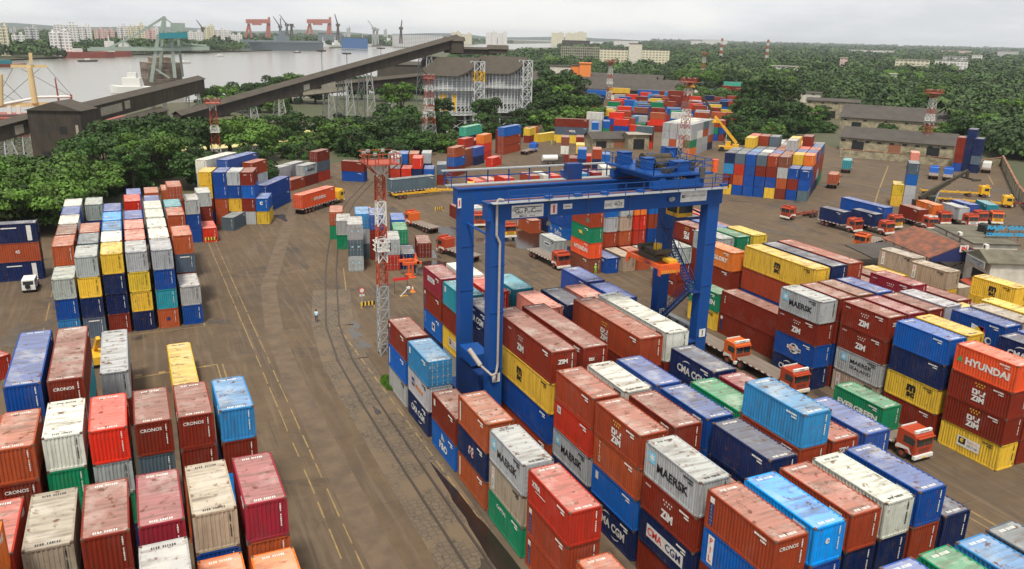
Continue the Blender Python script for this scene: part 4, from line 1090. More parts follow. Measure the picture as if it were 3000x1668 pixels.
a = atz('Z2', 2370, 955, 0); truck((a.x+1, a.y+9), -97, 9.5, 'red and yellow fronted truck just right of the left crane legs', front='cabyel')
a = atz('Z2', 2060, 1180, 0); truck((a.x, a.y), 108, 9.5, 'flatbed truck half hidden behind the far left crane leg')
trk('Y1', (110, 935), (290, 880), 10, 'blue cabbed flatbed truck beside the tall red and blue stack', cab='cabblue', front='cabblue', roof='cabblue')
trk('Z4', (600, 740), (370, 770), 10, 'red and white truck with bare skeleton trailer turning in the yard', frame_only=True)
G5 = 'containers riding on trucks'
trk('Z4', (655, 815), (975, 900), 9.5, 'red and white truck carrying the navy container with big white letters', cargo=[(.2, 20, 'n:cg', 'navy container with big white letters on a truck in the right yard')])
trk('Z4', (950, 835), (1240, 915), 9.5, 'truck with orange front carrying a plain navy container, second in line', front='caborg', cargo=[(.2, 20, 'n', 'plain navy container on the second truck of the right yard line')])
trk('Z4', (850, 730), (1420, 885), 15.5, 'truck with yellow front hauling the long blue container', front='cabyel', semi=True, cargo=[(.2, 40, 'b', 'long royal blue container on the third truck of the right yard line')])
trk('Z4', (1400, 790), (1680, 880), 9.5, 'red truck carrying a dark red container, beside the flat roofed building', sign='TCM', cargo=[(.2, 20, 'r:zi', 'dark red star lettered container on the truck beside the flat roofs')])
trk('Z4', (1560, 745), (1830, 840), 9.5, 'truck carrying the orange container behind the flat roofed building', cargo=[(.2, 20, 'O', 'plain orange container on a truck behind the flat roofs')])
trk('Z4', (1790, 770), (2060, 860), 9.5, 'white fronted truck carrying a grey container behind the water tanks', front='cabwhite', cargo=[(.2, 20, 'g', 'silver grey container on a truck behind the water tanks')])
trk('Z4', (1875, 740), (2130, 820), 9.5, 'truck carrying a dark violet container in the right yard line', cargo=[(.2, 20, 'v', 'dark violet container on a truck in the right yard line')])
trk('Z4', (2115, 745), (2330, 850), 9.5, 'orange cabbed truck carrying a teal container at the end of the line', cab='caborg', front='cabyel', cargo=[(.2, 20, 't:bx', 'teal blue container on the last truck of the right yard line')])
trk('Z4', (745, 490), (815, 400), 9.5, 'truck seen from behind with an orange doored container', cab='caborg', cargo=[(.1, 20, 'oD', 'orange red container with doors on a truck beside the tall block')])
trk('Z4', (880, 345), (905, 290), 9.5, 'truck seen from behind with a pale blue doored container', cab='caborg', cargo=[(.1, 20, 'tD', 'pale teal container with doors on a truck near the long wall')])
for x, nm in ((1695, 'left'), (1830, 'right')):
    trk('Z4', (x, 405+(x-1695)*.11), (x+8, 340+(x-1695)*.11), 8.5, 'blue cabbed empty flatbed seen from behind, %s one of the pair' % nm, cab='cabblue', front='cabblue', roof='cabblue')
trk('Z4', (1570, 535), (2160, 565), 16.5, 'long yellow trailer truck, the rear one beside the right yard wall', cab='cabyel', front='cabyel', bed='ylw', frame_only=True, stripe=False, semi=True, roof='cabyel')
trk('Z4', (1720, 610), (2290, 655), 16.5, 'long yellow trailer truck, the front one beside the right yard wall', cab='cabyel', front='cabyel', bed='ylw', frame_only=True, stripe=False, semi=True, roof='cabyel')
trk('Z4', (2185, 345), (2200, 290), 6.5, 'small white box truck seen from behind at the right wall', cab='cabwhite', front='cabwhite', cargo=None, roof='cabwhite')
a = atz('Z4', 1075, 1035, 0); truck((a.x+5, a.y+1.5), 195, 8, 'red cabbed truck parked behind the gate shed roof', cab='caborg', front='caborg')
a = atz('Z4', 2400, 640, 0); truck((a.x-3, a.y), -40, 9, 'low dark trailer parked beside the right wall', nocab=True, frame_only=True)

def reach(loc, ang, label, col, boom_col, bl, el):
    t = tag(empty('reach_stacker', loc, R(ang)), label, 'reach stacker', 'reach stackers'); el = R(el)
    b = MB(); b.box((-3.2, -1.5, .8), (3.4, 1.5, 1.7)); b.box((-3.4, -1.4, 1.4), (-1.2, 1.4, 2.5)); b.build('body', M[col], t)
    b = MB(); b.box((-.6, -.7, 1.7), (1.2, .7, 3.4)); c = b.build('cab', M[col], t); g = MB(); g.box((1.2, -.6, 2.2), (1.22, .6, 3.2)); g.box((-.4, -.72, 2.2), (1.0, -.7, 3.2)); link('window', g.mesh('window', M['glass']), c)
    for x, r in ((2.4, .85), (-2.3, .7)):
        for y in (-1.7, 1.7): w_ = MB(); w_.bar((x, y-.3, r), (x, y+.3, r), r, 0, 18); o = w_.build('wheel', M['rubber'], t)
    p = Vector((-2.6, 0, 2.9)); q = p+Vector((math.cos(el), 0, math.sin(el)))*bl
    b = MB(); b.beam(p, p.lerp(q, .62), .8, 1.0); b.beam(p.lerp(q, .55), q, .55, .7); b.build('boom', M[boom_col], t)
    b = MB(); b.bar((1.2, .5, 1.6), p.lerp(q, .45), .16, 0, 8); b.bar((1.2, -.5, 1.6), p.lerp(q, .45), .16, 0, 8); b.build('lift_cylinder', M['steel'], t)
    b = MB(); b.bar(q, q+Vector((.1, 0, -1.6)), .25); z = q.z-1.9
    b.box((q.x-.3, -3, z), (q.x+.5, 3, z+.4)); b.box((q.x-1.1, -3.1, z-.1), (q.x+1.3, -2.8, z+.35)); b.box((q.x-1.1, 2.8, z-.1), (q.x+1.3, 3.1, z+.35)); b.build('spreader', M[col], t)
reach(atz('Y3', 370, 640, 0), 146, 'yellow reach stacker with raised yellow boom behind the tall block', 'ylw', 'ylw', 12, 48)
reach(atz('Y1', 1990, 640, 0), 140, 'reach stacker with long black boom raised over the central yard', 'ylw', 'grease', 20, 52)
reach(atz('Z4', 1640, 690, 0), -12, 'dark reach stacker with black boom beside the yellow trailers', 'grease', 'grease', 13.5, 28)
# ------------------------------------------------------------------ ground, road markings, railway
def groundmat():
    m = bpy.data.materials.new('yard_ground'); m.use_nodes = True; nt = m.node_tree; b = nt.nodes['Principled BSDF']; L = nt.links.new
    g = N(nt, 'ShaderNodeNewGeometry'); sep = N(nt, 'ShaderNodeSeparateXYZ'); L(g.outputs['Position'], sep.inputs[0])
    def noise(scale, lo, hi, amt, vec=None, det=6, dist=0.):
        nz = N(nt, 'ShaderNodeTexNoise'); nz.inputs['Scale'].default_value = scale; nz.inputs['Detail'].default_value = det; nz.inputs['Roughness'].default_value = .62; nz.inputs['Distortion'].default_value = dist
        L(vec or g.outputs['Position'], nz.inputs['Vector']); r = N(nt, 'ShaderNodeMapRange'); r.inputs[1].default_value = lo; r.inputs[2].default_value = hi; r.inputs[4].default_value = amt; L(nz.outputs['Fac'], r.inputs[0]); return r.outputs[0]
    def mix(f, c, c2):
        mi = N(nt, 'ShaderNodeMix', data_type='RGBA'); L(f, mi.inputs[0])
        for i, q in ((6, c), (7, c2)):
            if isinstance(q, tuple): mi.inputs[i].default_value = (*q, 1)
            else: L(q, mi.inputs[i])
        return mi.outputs[2]
    col = mix(noise(.05, .35, .68, 1.), (.122, .081, .046), (.072, .050, .031))
    col = mix(noise(.35, .45, .7, .55), col, (.145, .102, .066))
    mp = N(nt, 'ShaderNodeMapping'); mp.inputs['Scale'].default_value = (1, .16, 1); L(g.outputs['Position'], mp.inputs[0])
    col = mix(noise(.30, .50, .66, .7, mp.outputs[0], dist=.6), col, (.075, .056, .042))     # wheel tracks along the lanes
    col = mix(noise(.11, .57, .68, .85, dist=1.2), col, (.035, .030, .028))    # oil and coal stains
    col = mix(noise(.9, .50, .68, .55), col, (.075, .056, .040))
    mp3 = N(nt, 'ShaderNodeMapping'); mp3.inputs['Scale'].default_value = (1, .05, 1); L(g.outputs['Position'], mp3.inputs[0])
    col = mix(noise(1.6, .50, .64, .5, mp3.outputs[0], dist=.3), col, (.165, .120, .080))
    col = mix(noise(9., .4, .7, .35), col, (.09, .07, .055))                    # grit
    bk = N(nt, 'ShaderNodeTexBrick'); bk.inputs['Scale'].default_value = 1; bk.inputs['Brick Width'].default_value = 9.5; bk.inputs['Row Height'].default_value = 6.3; bk.inputs['Mortar Size'].default_value = .045; bk.inputs['Color1'].default_value = (0, 0, 0, 1); bk.inputs['Color2'].default_value = (0, 0, 0, 1); bk.inputs['Mortar'].default_value = (1, 1, 1, 1); L(g.outputs['Position'], bk.inputs['Vector'])
    mm = N(nt, 'ShaderNodeMath', operation='MULTIPLY'); L(bk.outputs['Color'], mm.inputs[0]); L(noise(.12, .42, .6, .75), mm.inputs[1]); col = mix(mm.outputs[0], col, (.05, .038, .03))
    vo = N(nt, 'ShaderNodeTexVoronoi', feature='DISTANCE_TO_EDGE'); vo.inputs['Scale'].default_value = .22; L(g.outputs['Position'], vo.inputs['Vector']); vr = N(nt, 'ShaderNodeMapRange'); vr.inputs[1].default_value = .0; vr.inputs[2].default_value = .012; vr.inputs[3].default_value = 1; vr.inputs[4].default_value = 0; L(vo.outputs['Distance'], vr.inputs[0])
    m4 = N(nt, 'ShaderNodeMath', operation='MULTIPLY'); L(vr.outputs[0], m4.inputs[0]); L(noise(.2, .5, .62, .6), m4.inputs[1]); col = mix(m4.outputs[0], col, (.045, .035, .028))
    L(col, b.inputs['Base Color'])
    wet = noise(.11, .62, .70, 1., dist=1.2); r = N(nt, 'ShaderNodeMapRange'); r.inputs[3].default_value = .88; r.inputs[4].default_value = .42; L(wet, r.inputs[0]); L(r.outputs[0], b.inputs['Roughness'])
    b.inputs['Specular IOR Level'].default_value = .3
    return m
def sheet(name, pts, m, z, kind='structure'):
    b = MB(); b.face([(p[0], p[1], z) for p in pts]); o = b.build(name, m); tag(o, kind=kind); return o
M['ground'] = groundmat(); M['soil'] = mat('land_ground', (.055, .065, .03), .95, noise=.8, nscale=.02, dark=(.10, .085, .055))
# the land: one sheet to the horizon, the river cut out of it
shore = [(-200, 300), (-60, 330), (-23, 400), (-1, 440), (48, 470), (90, 480), (130, 500), (180, 560), (260, 720), (380, 1080), (538, 1618), (700, 1900), (860, 2180), (1020, 2095), (1180, 2420), (1500, 2700), (2100, 3200), (3200, 4700), (5200, 7600), (6800, 9900)]
land = [(-200, -60)]+shore+[(10500, 10500), (10500, -60)]
tag(sheet('ground', land, M['soil'], -.02), kind='structure')
yard = [(-60, -50), (-60, 150), (-30, 178), (5, 190), (22, 215), (60, 240), (88, 262), (128, 292), (168, 318), (260, 360), (300, 330), (238, 225), (240, 182), (262, 174), (206, 132), (150, 60), (200, -50)]
sheet('yard_surface', yard, M['ground'], 0)
M['water'] = mat('river_water', (.20, .19, .17), .22, spec=.9, bump=.25, bscale=.05)
sheet('river', [(-4000, -60), (-200, -60), (-200, 10500), (-4000, 10500)], M['water'], -1.8)
sheet('river_reach', [(-300, 250), (10500, 2000), (10500, 10500), (-300, 10500)], M['water'], -1.9)
M['mark'] = mat('worn_yellow_line', (.30, .20, .065), .8, noise=1., nscale=1.1, dark=(.15, .11, .075)); M['conc'] = mat('pale_concrete', (.138, .096, .062), .85, noise=1., nscale=.5, dark=(.085, .060, .042))
def strip(b, pts, w, z, m=0):
    for p, q in zip(pts[:-1], pts[1:]):
        p = Vector((p[0], p[1], 0)); q = Vector((q[0], q[1], 0)); d = (q-p).normalized(); n = Vector((-d.y, d.x, 0))*w/2
        b.face([(p+n).to_tuple()[:2]+(z,), (p-n).to_tuple()[:2]+(z,), (q-n).to_tuple()[:2]+(z,), (q+n).to_tuple()[:2]+(z,)], m)
b = MB()
rq = random.Random(3)
for x_ in (10.9, 12.05):
    y_ = 26.
    while y_ < 152:
        l_ = rq.uniform(1.2, 5.5); strip(b, [(x_+rq.uniform(-.03, .03), y_), (x_, y_+l_)], rq.uniform(.09, .13), .008); y_ += l_+rq.uniform(.2, 2.6)*(1 if y_ < 95 else .3)
strip(b, [(-12.4, 105.8), (-12.5, 146)], .14, .008); strip(b, [(-12.4, 105.8), (6.3, 105.9)], .14, .008); strip(b, [(6.3, 105.9), (6.3, 110)], .14, .008)
strip(b, [(-2.6, 91.4), (6.3, 92.1)], .22, .008); strip(b, [(6.4, 92.2), (6.5, 64)], .14, .008)
for x in (-2.2, .2, 3.6, 5.0): strip(b, [(x, 92.0), (x+.7, 92.05)], .5, .009)
strip(b, [(7.0, 92), (6.9, 64)], .14, .008)
for y in np.arange(25, 100, 2.9): strip(b, [(22.15, y), (22.15, y+1.9)], .14, .008)
strip(b, [(60.4, -10), (60.4, 62)], .16, .008); strip(b, [(59.4, -10), (59.4, 60)], .14, .008)
pa = atz('Z4', 1280, 275, 0); pb = atz('Z4', 1185, 525, 0); pc = atz('Z4', 1150, 640, 0); strip(b, [(pa.x, pa.y), (pb.x, pb.y), (pc.x, pc.y)], .28, .008)
for i in range(8): p = pa.lerp(pb, i/8); strip(b, [(p.x-.9, p.y-.3), (p.x+.2, p.y)], .22, .009)
pa = atz('Z4', 2215, 365, 0); pb = atz('Z4', 2260, 450, 0); strip(b, [(pa.x, pa.y), (pb.x, pb.y)], .3, .008)
pa = atz('Z2', 815, 1230, 0); pb = atz('Z2', 840, 1430, 0); strip(b, [(pa.x, pa.y), (pb.x, pb.y)], .16, .008)
tag(b.build('road_markings', M['mark']), kind='structure')
b = MB(); strip(b, [(13.6, -20), (13.6, 84), (14.2, 100), (16.5, 120), (24, 150), (33, 185)], 2.2, .004); tag(b.build('concrete_strip', M['conc']), kind='structure')
# stone sett apron of the railway
def settmat():
    m = bpy.data.materials.new('stone_setts'); m.use_nodes = True; nt = m.node_tree; b = nt.nodes['Principled BSDF']; L = nt.links.new
    g = N(nt, 'ShaderNodeNewGeometry'); v = N(nt, 'ShaderNodeTexVoronoi', feature='DISTANCE_TO_EDGE'); v.inputs['Scale'].default_value = 1.9; v.inputs['Randomness'].default_value = .55; L(g.outputs['Position'], v.inputs['Vector'])
    v2 = N(nt, 'ShaderNodeTexVoronoi'); v2.inputs['Scale'].default_value = 1.9; v2.inputs['Randomness'].default_value = .55; L(g.outputs['Position'], v2.inputs['Vector'])
    r = N(nt, 'ShaderNodeMapRange'); r.inputs[1].default_value = .03; r.inputs[2].default_value = .09; L(v.outputs['Distance'], r.inputs[0])
    rp = N(nt, 'ShaderNodeValToRGB'); rp.color_ramp.elements[0].color = (.10, .075, .052, 1); rp.color_ramp.elements[1].color = (.135, .100, .066, 1); L(v2.outputs['Color'], rp.inputs[0])
    mi = N(nt, 'ShaderNodeMix', data_type='RGBA'); mi.inputs[6].default_value = (.065, .048, .034, 1); L(rp.outputs[0], mi.inputs[7]); L(r.outputs[0], mi.inputs[0])
    nz = N(nt, 'ShaderNodeTexNoise'); nz.inputs['Scale'].default_value = .25; L(g.outputs['Position'], nz.inputs['Vector']); r2 = N(nt, 'ShaderNodeMapRange'); r2.inputs[1].default_value = .5; r2.inputs[2].default_value = .6; L(nz.outputs['Fac'], r2.inputs[0])
    m2 = N(nt, 'ShaderNodeMix', data_type='RGBA'); L(r2.outputs[0], m2.inputs[0]); L(mi.outputs[2], m2.inputs[6]); m2.inputs[7].default_value = (.135, .095, .06, 1); L(m2.outputs[2], b.inputs['Base Color'])
    b.inputs['Roughness'].default_value = .8; bp = N(nt, 'ShaderNodeBump'); bp.inputs['Strength'].default_value = .5; L(r.outputs[0], bp.inputs['Height']); L(bp.outputs[0], b.inputs['Normal']); return m
M['sett'] = settmat()
cl_ = [(19.8, -20), (19.8, 60), (19.9, 75), (20.3, 88), (21.6, 100), (25.0, 115.5), (27.3, 125.8), (30.2, 137.2), (34, 150.8), (38, 163), (44.5, 180), (56, 205)]
b = MB(); strip(b, [p for p in cl_ if p[1] < 118], 5.4, .006); tag(b.build('stone_apron', M['sett']), kind='structure')
M['rail'] = mat('rail_steel', (.05, .038, .03), .6)
for s in (-.84, .84):
    b = MB(); pts = []
    for i, p in enumerate(cl_):
        q = cl_[min(i+1, len(cl_)-1)]; o_ = cl_[max(i-1, 0)]; d = Vector((q[0]-o_[0], q[1]-o_[1], 0)).normalized(); pts.append(Vector((p[0]+d.y*s, p[1]-d.x*s, .02)))
    for p, q in zip(pts[:-1], pts[1:]): b.beam(p, q, .20, .12)
    tag(b.build('railway_rail', M['rail']), 'rusty railway rail in the stone paving, the %s one of the track' % ('left' if s < 0 else 'right'), 'rail', 'rails of the yard railway')
M['wet'] = mat('wet_mud', (.022, .014, .011), .2, spec=.6); M['pud'] = mat('puddle_water', (.06, .05, .04), .12, spec=.5)
M['oil'] = mat('oil_stained_dirt', (.065, .050, .038), .75, noise=.8, nscale=.6, dark=(.12, .09, .065))
def blob(name, c, rx, ry, m, z, seed, rot=0.):
    rr = random.Random(seed); k = 26; pts = []
    for i in range(k):
        a = 2*math.pi*i/k; f = 1+.28*math.sin(a*3+seed)+rr.uniform(-.16, .16); x, y = rx*f*math.cos(a), ry*f*math.sin(a); pts.append((c[0]+x*math.cos(rot)-y*math.sin(rot), c[1]+x*math.sin(rot)+y*math.cos(rot)))
    b = MB(); b.face([(x, y, z) for x, y in pts]); tag(b.build(name, m), kind='structure')
blob('wet_mud', (21.7, 49), .75, 9.5, M['wet'], .014, 3); blob('wet_mud', (20.0, 73.5), .3, 1.0, M['wet'], .014, 9); blob('puddle', (19.9, 44), .8, 2.4, M['pud'], .016, 5)
blob('puddle', (45.6, 130), 1.6, 3.2, M['pud'], .012, 11); blob('puddle', (26.8, 167.8), .9, 3.5, M['pud'], .012, 12); blob('puddle', (54.5, 146), 2.2, 4.5, M['wet'], .012, 14)
blob('puddle', (23.6, 96), .7, 1.6, M['pud'], .012, 15); blob('puddle', (24.6, 99), .6, 1.6, M['pud'], .012, 16); blob('wet_mud', (67, 130), 6, 12, M['wet'], .011, 19, .3)
blob('wet_mud', (44, 122), 4, 3, M['wet'], .0105, 29, .3); blob('puddle', (58, 136), 1.2, 3, M['pud'], .012, 27, .4); blob('puddle', (23.6, 92), .7, 1.5, M['pud'], .012, 35)
for i in range(34):
    rr = random.Random(i+50); x, y = rr.choice([(rr.uniform(110, 160), rr.uniform(95, 150)), (rr.uniform(12, 55), rr.uniform(95, 200)), (rr.uniform(-15, -10), rr.uniform(95, 125)), (rr.uniform(160, 215), rr.uniform(125, 165))]); blob('oil_stain', (x, y), rr.uniform(.6, 2.6), rr.uniform(1., 5.), M['oil'], .009+.0002*i, i, rr.uniform(0, 3))
M['sand'] = mat('sulphur_sand', (.62, .56, .24), .95, noise=.4, nscale=.05, dark=(.45, .36, .2)); M['redsoil'] = mat('red_earth', (.42, .19, .10), .95, noise=.5, nscale=.06, dark=(.25, .12, .06))
def soil(z_, name, pts, m, z=.03): sheet(name, [tuple(atz(z_, *p, 0))[:2] for p in pts], m, z)
soil('T1', 'sand_yard', [(560, 1290), (820, 1190), (1300, 1150), (2500, 1060), (2576, 985), (1900, 985), (1250, 1110), (700, 1170), (120, 1240)], M['sand'])
soil('T3', 'red_earth', [(1140, 775), (1700, 800), (2150, 825), (2200, 790), (1650, 745), (1230, 735)], M['redsoil'])
soil('T2', 'bare_soil', [(380, 1100), (560, 1180), (500, 1130), (420, 1060)], M['conc'], .05)

# ------------------------------------------------------------------ vegetation
def leafmat(name, c1, c2):
    m = bpy.data.materials.new(name); m.use_nodes = True; nt = m.node_tree; b = nt.nodes['Principled BSDF']; L = nt.links.new
    at_ = N(nt, 'ShaderNodeAttribute', attribute_name='leaf'); oi = N(nt, 'ShaderNodeObjectInfo'); rp = N(nt, 'ShaderNodeValToRGB'); rp.color_ramp.elements[0].color = (*c1, 1); rp.color_ramp.elements[1].color = (*c2, 1)
    L(at_.outputs['Fac'], rp.inputs[0]); hs = N(nt, 'ShaderNodeHueSaturation'); mr = N(nt, 'ShaderNodeMapRange'); mr.inputs[3].default_value = .75; mr.inputs[4].default_value = 1.4; hr = N(nt, 'ShaderNodeMapRange'); hr.inputs[3].default_value = .475; hr.inputs[4].default_value = .51; L(at_.outputs['Fac'], hr.inputs[0]); L(hr.outputs[0], hs.inputs['Hue']); L(oi.outputs['Random'], mr.inputs[0]); L(mr.outputs[0], hs.inputs['Value']); L(rp.outputs[0], hs.inputs['Color']); L(hs.outputs[0], b.inputs['Base Color'])
    b.inputs['Roughness'].default_value = .6; b.inputs['Specular IOR Level'].default_value = .25; return m
M['leafd'] = leafmat('dark_leaves', (.006, .018, .005), (.040, .095, .014)); M['leafm'] = leafmat('green_leaves', (.012, .038, .007), (.095, .185, .024)); M['leafp'] = leafmat('palm_leaves', (.02, .045, .012), (.09, .14, .035)); M['bark'] = mat('bark', (.09, .07, .05), .9, noise=.5, nscale=2, dark=(.04, .03, .02))
M['leafg'] = leafmat('grass_green', (.05, .13, .015), (.12, .26, .03))
def crown_mesh(name, seed, rx, rz, m, nclump=26, per=90, leaf=.5, umbrella=False):
    "leaf sized faces in clumps through the crown; unit: metres; centre of the crown at the origin"
    rg = np.random.default_rng(seed); V = []; col = []
    for c in range(nclump):
        a = rg.uniform(0, 2*math.pi); rr = rx*math.sqrt(rg.uniform(0, 1))*.85; h = (1-(rr/rx)**2)**.5*rz
        z0 = (h*rg.uniform(-.1, 1.) if umbrella else h*rg.uniform(-.75, 1.)); ctr = np.array([rr*math.cos(a), rr*math.sin(a), z0]); cr = rx*rg.uniform(.20, .36); shade = rg.uniform(0, 1)
        d = rg.normal(size=(per, 3)); d /= np.linalg.norm(d, axis=1)[:, None]; d[:, 2] = np.where(d[:, 2] < -.3, -d[:, 2], d[:, 2])
        p = ctr+d*np.array([1, 1, .55 if umbrella else .75])*cr*rg.uniform(.72, 1.05, size=(per, 1))
        n = d+rg.normal(size=(per, 3))*.45; n /= np.linalg.norm(n, axis=1)[:, None]; u = np.cross(n, rg.normal(size=(per, 3))); u /= np.linalg.norm(u, axis=1)[:, None]; v = np.cross(n, u)
        s = leaf*rg.uniform(.6, 1.3, size=(per, 1)); q = np.stack([p-u*s*.6-v*s*.35, p+u*s*.6-v*s*.35, p+u*s*.35+v*s*.5, p-u*s*.35+v*s*.5], 1); V.append(q.reshape(-1, 3)); col.append(np.repeat(np.clip(shade*.55+rg.uniform(0, .5, per), 0, 1), 4))
    V = np.concatenate(V); col = np.concatenate(col); nf = len(V)//4; me = bpy.data.meshes.new(name); me.vertices.add(len(V)); me.vertices.foreach_set('co', V.astype(np.float32).ravel())
    me.loops.add(nf*4); me.loops.foreach_set('vertex_index', np.arange(nf*4, dtype=np.int32)); me.polygons.add(nf); me.polygons.foreach_set('loop_start', np.arange(0, nf*4, 4, dtype=np.int32)); me.update(calc_edges=True)
    at_ = me.attributes.new('leaf', 'FLOAT', 'POINT'); at_.data.foreach_set('value', col.astype(np.float32)); me.materials.append(m); return me
def trunk_mesh(name, h, r, sp, seed, n=6):
    rr = random.Random(seed); b = MB(); b.bar((0, 0, -.2), (.1, .1, h*.5), r, 0, 8, r*.7)
    for i in range(n):
        a = i*6.28/n+rr.uniform(-.3, .3); m_ = Vector((math.cos(a)*sp*.4, math.sin(a)*sp*.4, h*rr.uniform(.68, .8))); e_ = Vector((math.cos(a)*sp*.8, math.sin(a)*sp*.8, h*rr.uniform(.88, 1.0)))
        b.bar((.1, .1, h*.45), m_, r*.5, 0, 6, r*.32); b.bar(m_, e_, r*.32, 0, 5, r*.12); b.bar(m_, (m_.x*.7, m_.y*1.4, h*.97), r*.25, 0, 5, r*.1)
    return b.mesh(name, M['bark'])
def palm_meshes(seed):
    rr = random.Random(seed); b = MB(); b.bar((0, 0, -.2), (.5, .2, 5), .22, 0, 7, .17); b.bar((.5, .2, 5), (.7, .5, 10), .17, 0, 7, .12); tm = b.mesh('palm_trunk', M['bark'])
    b = MB(); vals = []
    for i in range(16):
        a = i*2.4; up = rr.uniform(-.1, 1.); p = Vector((.7, .5, 10)); L_ = 3.6
        for k in range(6):
            t = (k+1)/6; r_ = L_*t; q = Vector((.7+math.cos(a)*r_, .5+math.sin(a)*r_, 10+up*1.6*t*1.6-2.6*t*t)); w_ = .75*(1-t*.7); n_ = Vector((-math.sin(a), math.cos(a), 0))*w_
            b.face([p-n_-Vector((0, 0, .3)), p, q, q-n_*.9-Vector((0, 0, .3))]); b.face([p, p+n_-Vector((0, 0, .3)), q+n_*.9-Vector((0, 0, .3)), q]); p = q; sh = rr.random(); vals += [sh]*8
    me = b.mesh('palm_crown', M['leafp']); at_ = me.attributes.new('leaf', 'FLOAT', 'POINT'); at_.data.foreach_set('value', np.array(vals, dtype=np.float32)); return tm, me
CR = {'u': [crown_mesh('spreading_crown', 1, 9, 4.2, M['leafm'], 44, 190, .46, True), crown_mesh('spreading_crown', 2, 9, 4.2, M['leafd'], 40, 200, .46, True)],
      'd': [crown_mesh('dense_crown', 3, 6, 5.2, M['leafd'], 36, 150, .44), crown_mesh('dense_crown', 4, 6, 4.8, M['leafd'], 32, 160, .44), crown_mesh('dense_crown', 5, 6, 5.5, M['leafm'], 34, 150, .44)],
      's': [crown_mesh('bushy_crown', 6, 2.6, 2.0, M['leafm'], 12, 60, .4)]}
TRK = {'u': trunk_mesh('spreading_trunk', 9, .55, 8, 1, 8), 'd': trunk_mesh('tree_trunk', 8, .42, 4.5, 2), 's': trunk_mesh('bush_stem', 1.6, .12, 1.5, 3, 4)}
PALM = palm_meshes(4)
tcount = 0
if not KEEP_N: SKIPT = set()
def tree(x, y, kind, h, r, label, group, z=0, cat='tree'):
    "h: height of the top of the crown, r: radius of the crown"
    global tcount; tcount += 1; rr = random.Random(tcount)
    if tcount in SKIPT: return None
    t = tag(empty('palm_tree' if kind == 'p' else ('shrub' if kind == 's' else 'tree'), (x, y, z), rr.uniform(0, 6.28)), label, cat, group)
    if not KEEP_N: t['ti'] = tcount
    if kind == 'p': s = h/11.; t.scale = (s, s, s); link('trunk', PALM[0], t); link('crown', PALM[1], t); return t
    R0, Z0 = {'u': (9, 4.2), 'd': (6, 5.2), 's': (2.6, 2.)}[kind]; me = rr.choice(CR[kind]); cz = r*{'u': .46, 'd': .75, 's': .7}[kind]*rr.uniform(.85, 1.1)
    c = link('crown', me, t, (0, 0, h-cz*1.12)); c.scale = (r/R0, r/R0*rr.uniform(.9, 1.1), cz/Z0)
    k = link('trunk', TRK[kind], t); k.scale = (r/R0, r/R0, (h-cz*.4)/{'u': 9, 'd': 8, 's': 1.6}[kind]); return t
def tz(zone, px, py, kind, h, r, label, group, D=None):
    "tree whose crown top stands at the pixel, at distance D"
    P = atzd(zone, px, py, D); return tree(P.x, P.y, kind, P.z if h is None else h, r, label, group, cat='palm tree' if kind == 'p' else 'tree')
gA = 'spreading trees behind the left containers'
for px, py, D, r in ((120, 1220, 190, 13), (330, 1170, 200, 12), (560, 1230, 190, 10), (60, 1290, 178, 11), (-60, 1200, 205, 12), (440, 1350, 178, 8), (230, 1330, 170, 9)):
    tz('T1', px, py, 'u', None, r, 'dark spreading tree over the left edge stack, below the dark tower house', gA, D)
for px, py, D, r in ((760, 1010, 222, 10), (960, 910, 232, 13), (1180, 885, 238, 14), (1420, 890, 262, 12), (1560, 940, 262, 10), (1720, 880, 250, 12), (1850, 930, 248, 10), (1120, 1000, 216, 9)):
    tz('T1', px, py, 'u', None, r, 'broad spreading tree with airy trunks before the dark galleries', gA, D)
gB = 'dense trees before the silos'
for px, py, D, r in ((2080, 850, 300, 9), (2200, 830, 305, 10), (2350, 960, 285, 9), (2530, 830, 300, 10), (2110, 1010, 268, 9), (2480, 1000, 270, 8), (2030, 930, 272, 7), (2260, 1060, 255, 7)):
    tz('T1', px, py, 'd', None, r, 'dense dark tree left of the silos, behind the parked containers', gB, D)
for px, py, D, r in ((60, 880, 272, 9), (220, 840, 280, 10), (330, 900, 272, 10), (440, 600, 315, 7), (440, 760, 300, 9), (500, 850, 280, 9), (120, 960, 258, 8), (300, 1000, 254, 8), (560, 960, 262, 7), (780, 960, 272, 7), (860, 1020, 266, 7), (740, 720, 300, 5), (740, 820, 285, 6), (1100, 720, 315, 6), (1110, 850, 305, 7), (1230, 880, 312, 8), (1000, 920, 295, 5), (420, 1060, 246, 5)):
    tz('T2', px, py, 'd', None, r, 'dense dark green tree at the foot of the silos', gB, D)
for i in range(13):
    rr = random.Random(i+400); D = rr.uniform(196, 236); px_ = rr.uniform(300, 1950); D = D+45 if 1480 < px_ < 1790 else D; tz('T1', px_, rr.uniform(1090, 1240) if D < 240 else rr.uniform(1000, 1060), 'd', None, rr.uniform(4.5, 7), 'dark green tree or bush in the dense strip behind the left containers', 'undergrowth behind the left containers', D)
for i in range(8):
    rr = random.Random(i+440); D = rr.uniform(165, 200); tz('T1', rr.uniform(-40, 560), rr.uniform(1330, 1450), 'd', None, rr.uniform(4, 6.5), 'dark green tree or bush behind the left edge stack', 'undergrowth behind the left edge stack', D)
gC = 'trees between the silos and the central yard'
for px, py, D, r in ((1450, 600, 365, 10), (1560, 560, 385, 13), (1700, 540, 390, 13), (1480, 720, 350, 10), (1600, 680, 350, 11), (1730, 660, 355, 11), (1840, 700, 350, 9), (1400, 800, 335, 8), (1520, 800, 335, 9), (1650, 790, 335, 9), (1790, 770, 340, 9), (1880, 770, 345, 8)):
    tz('T2', px, py, 'd', None, r, 'tall dark tree right of the silos, over the central yard', gC, D)
gD = 'trees behind the tall block'
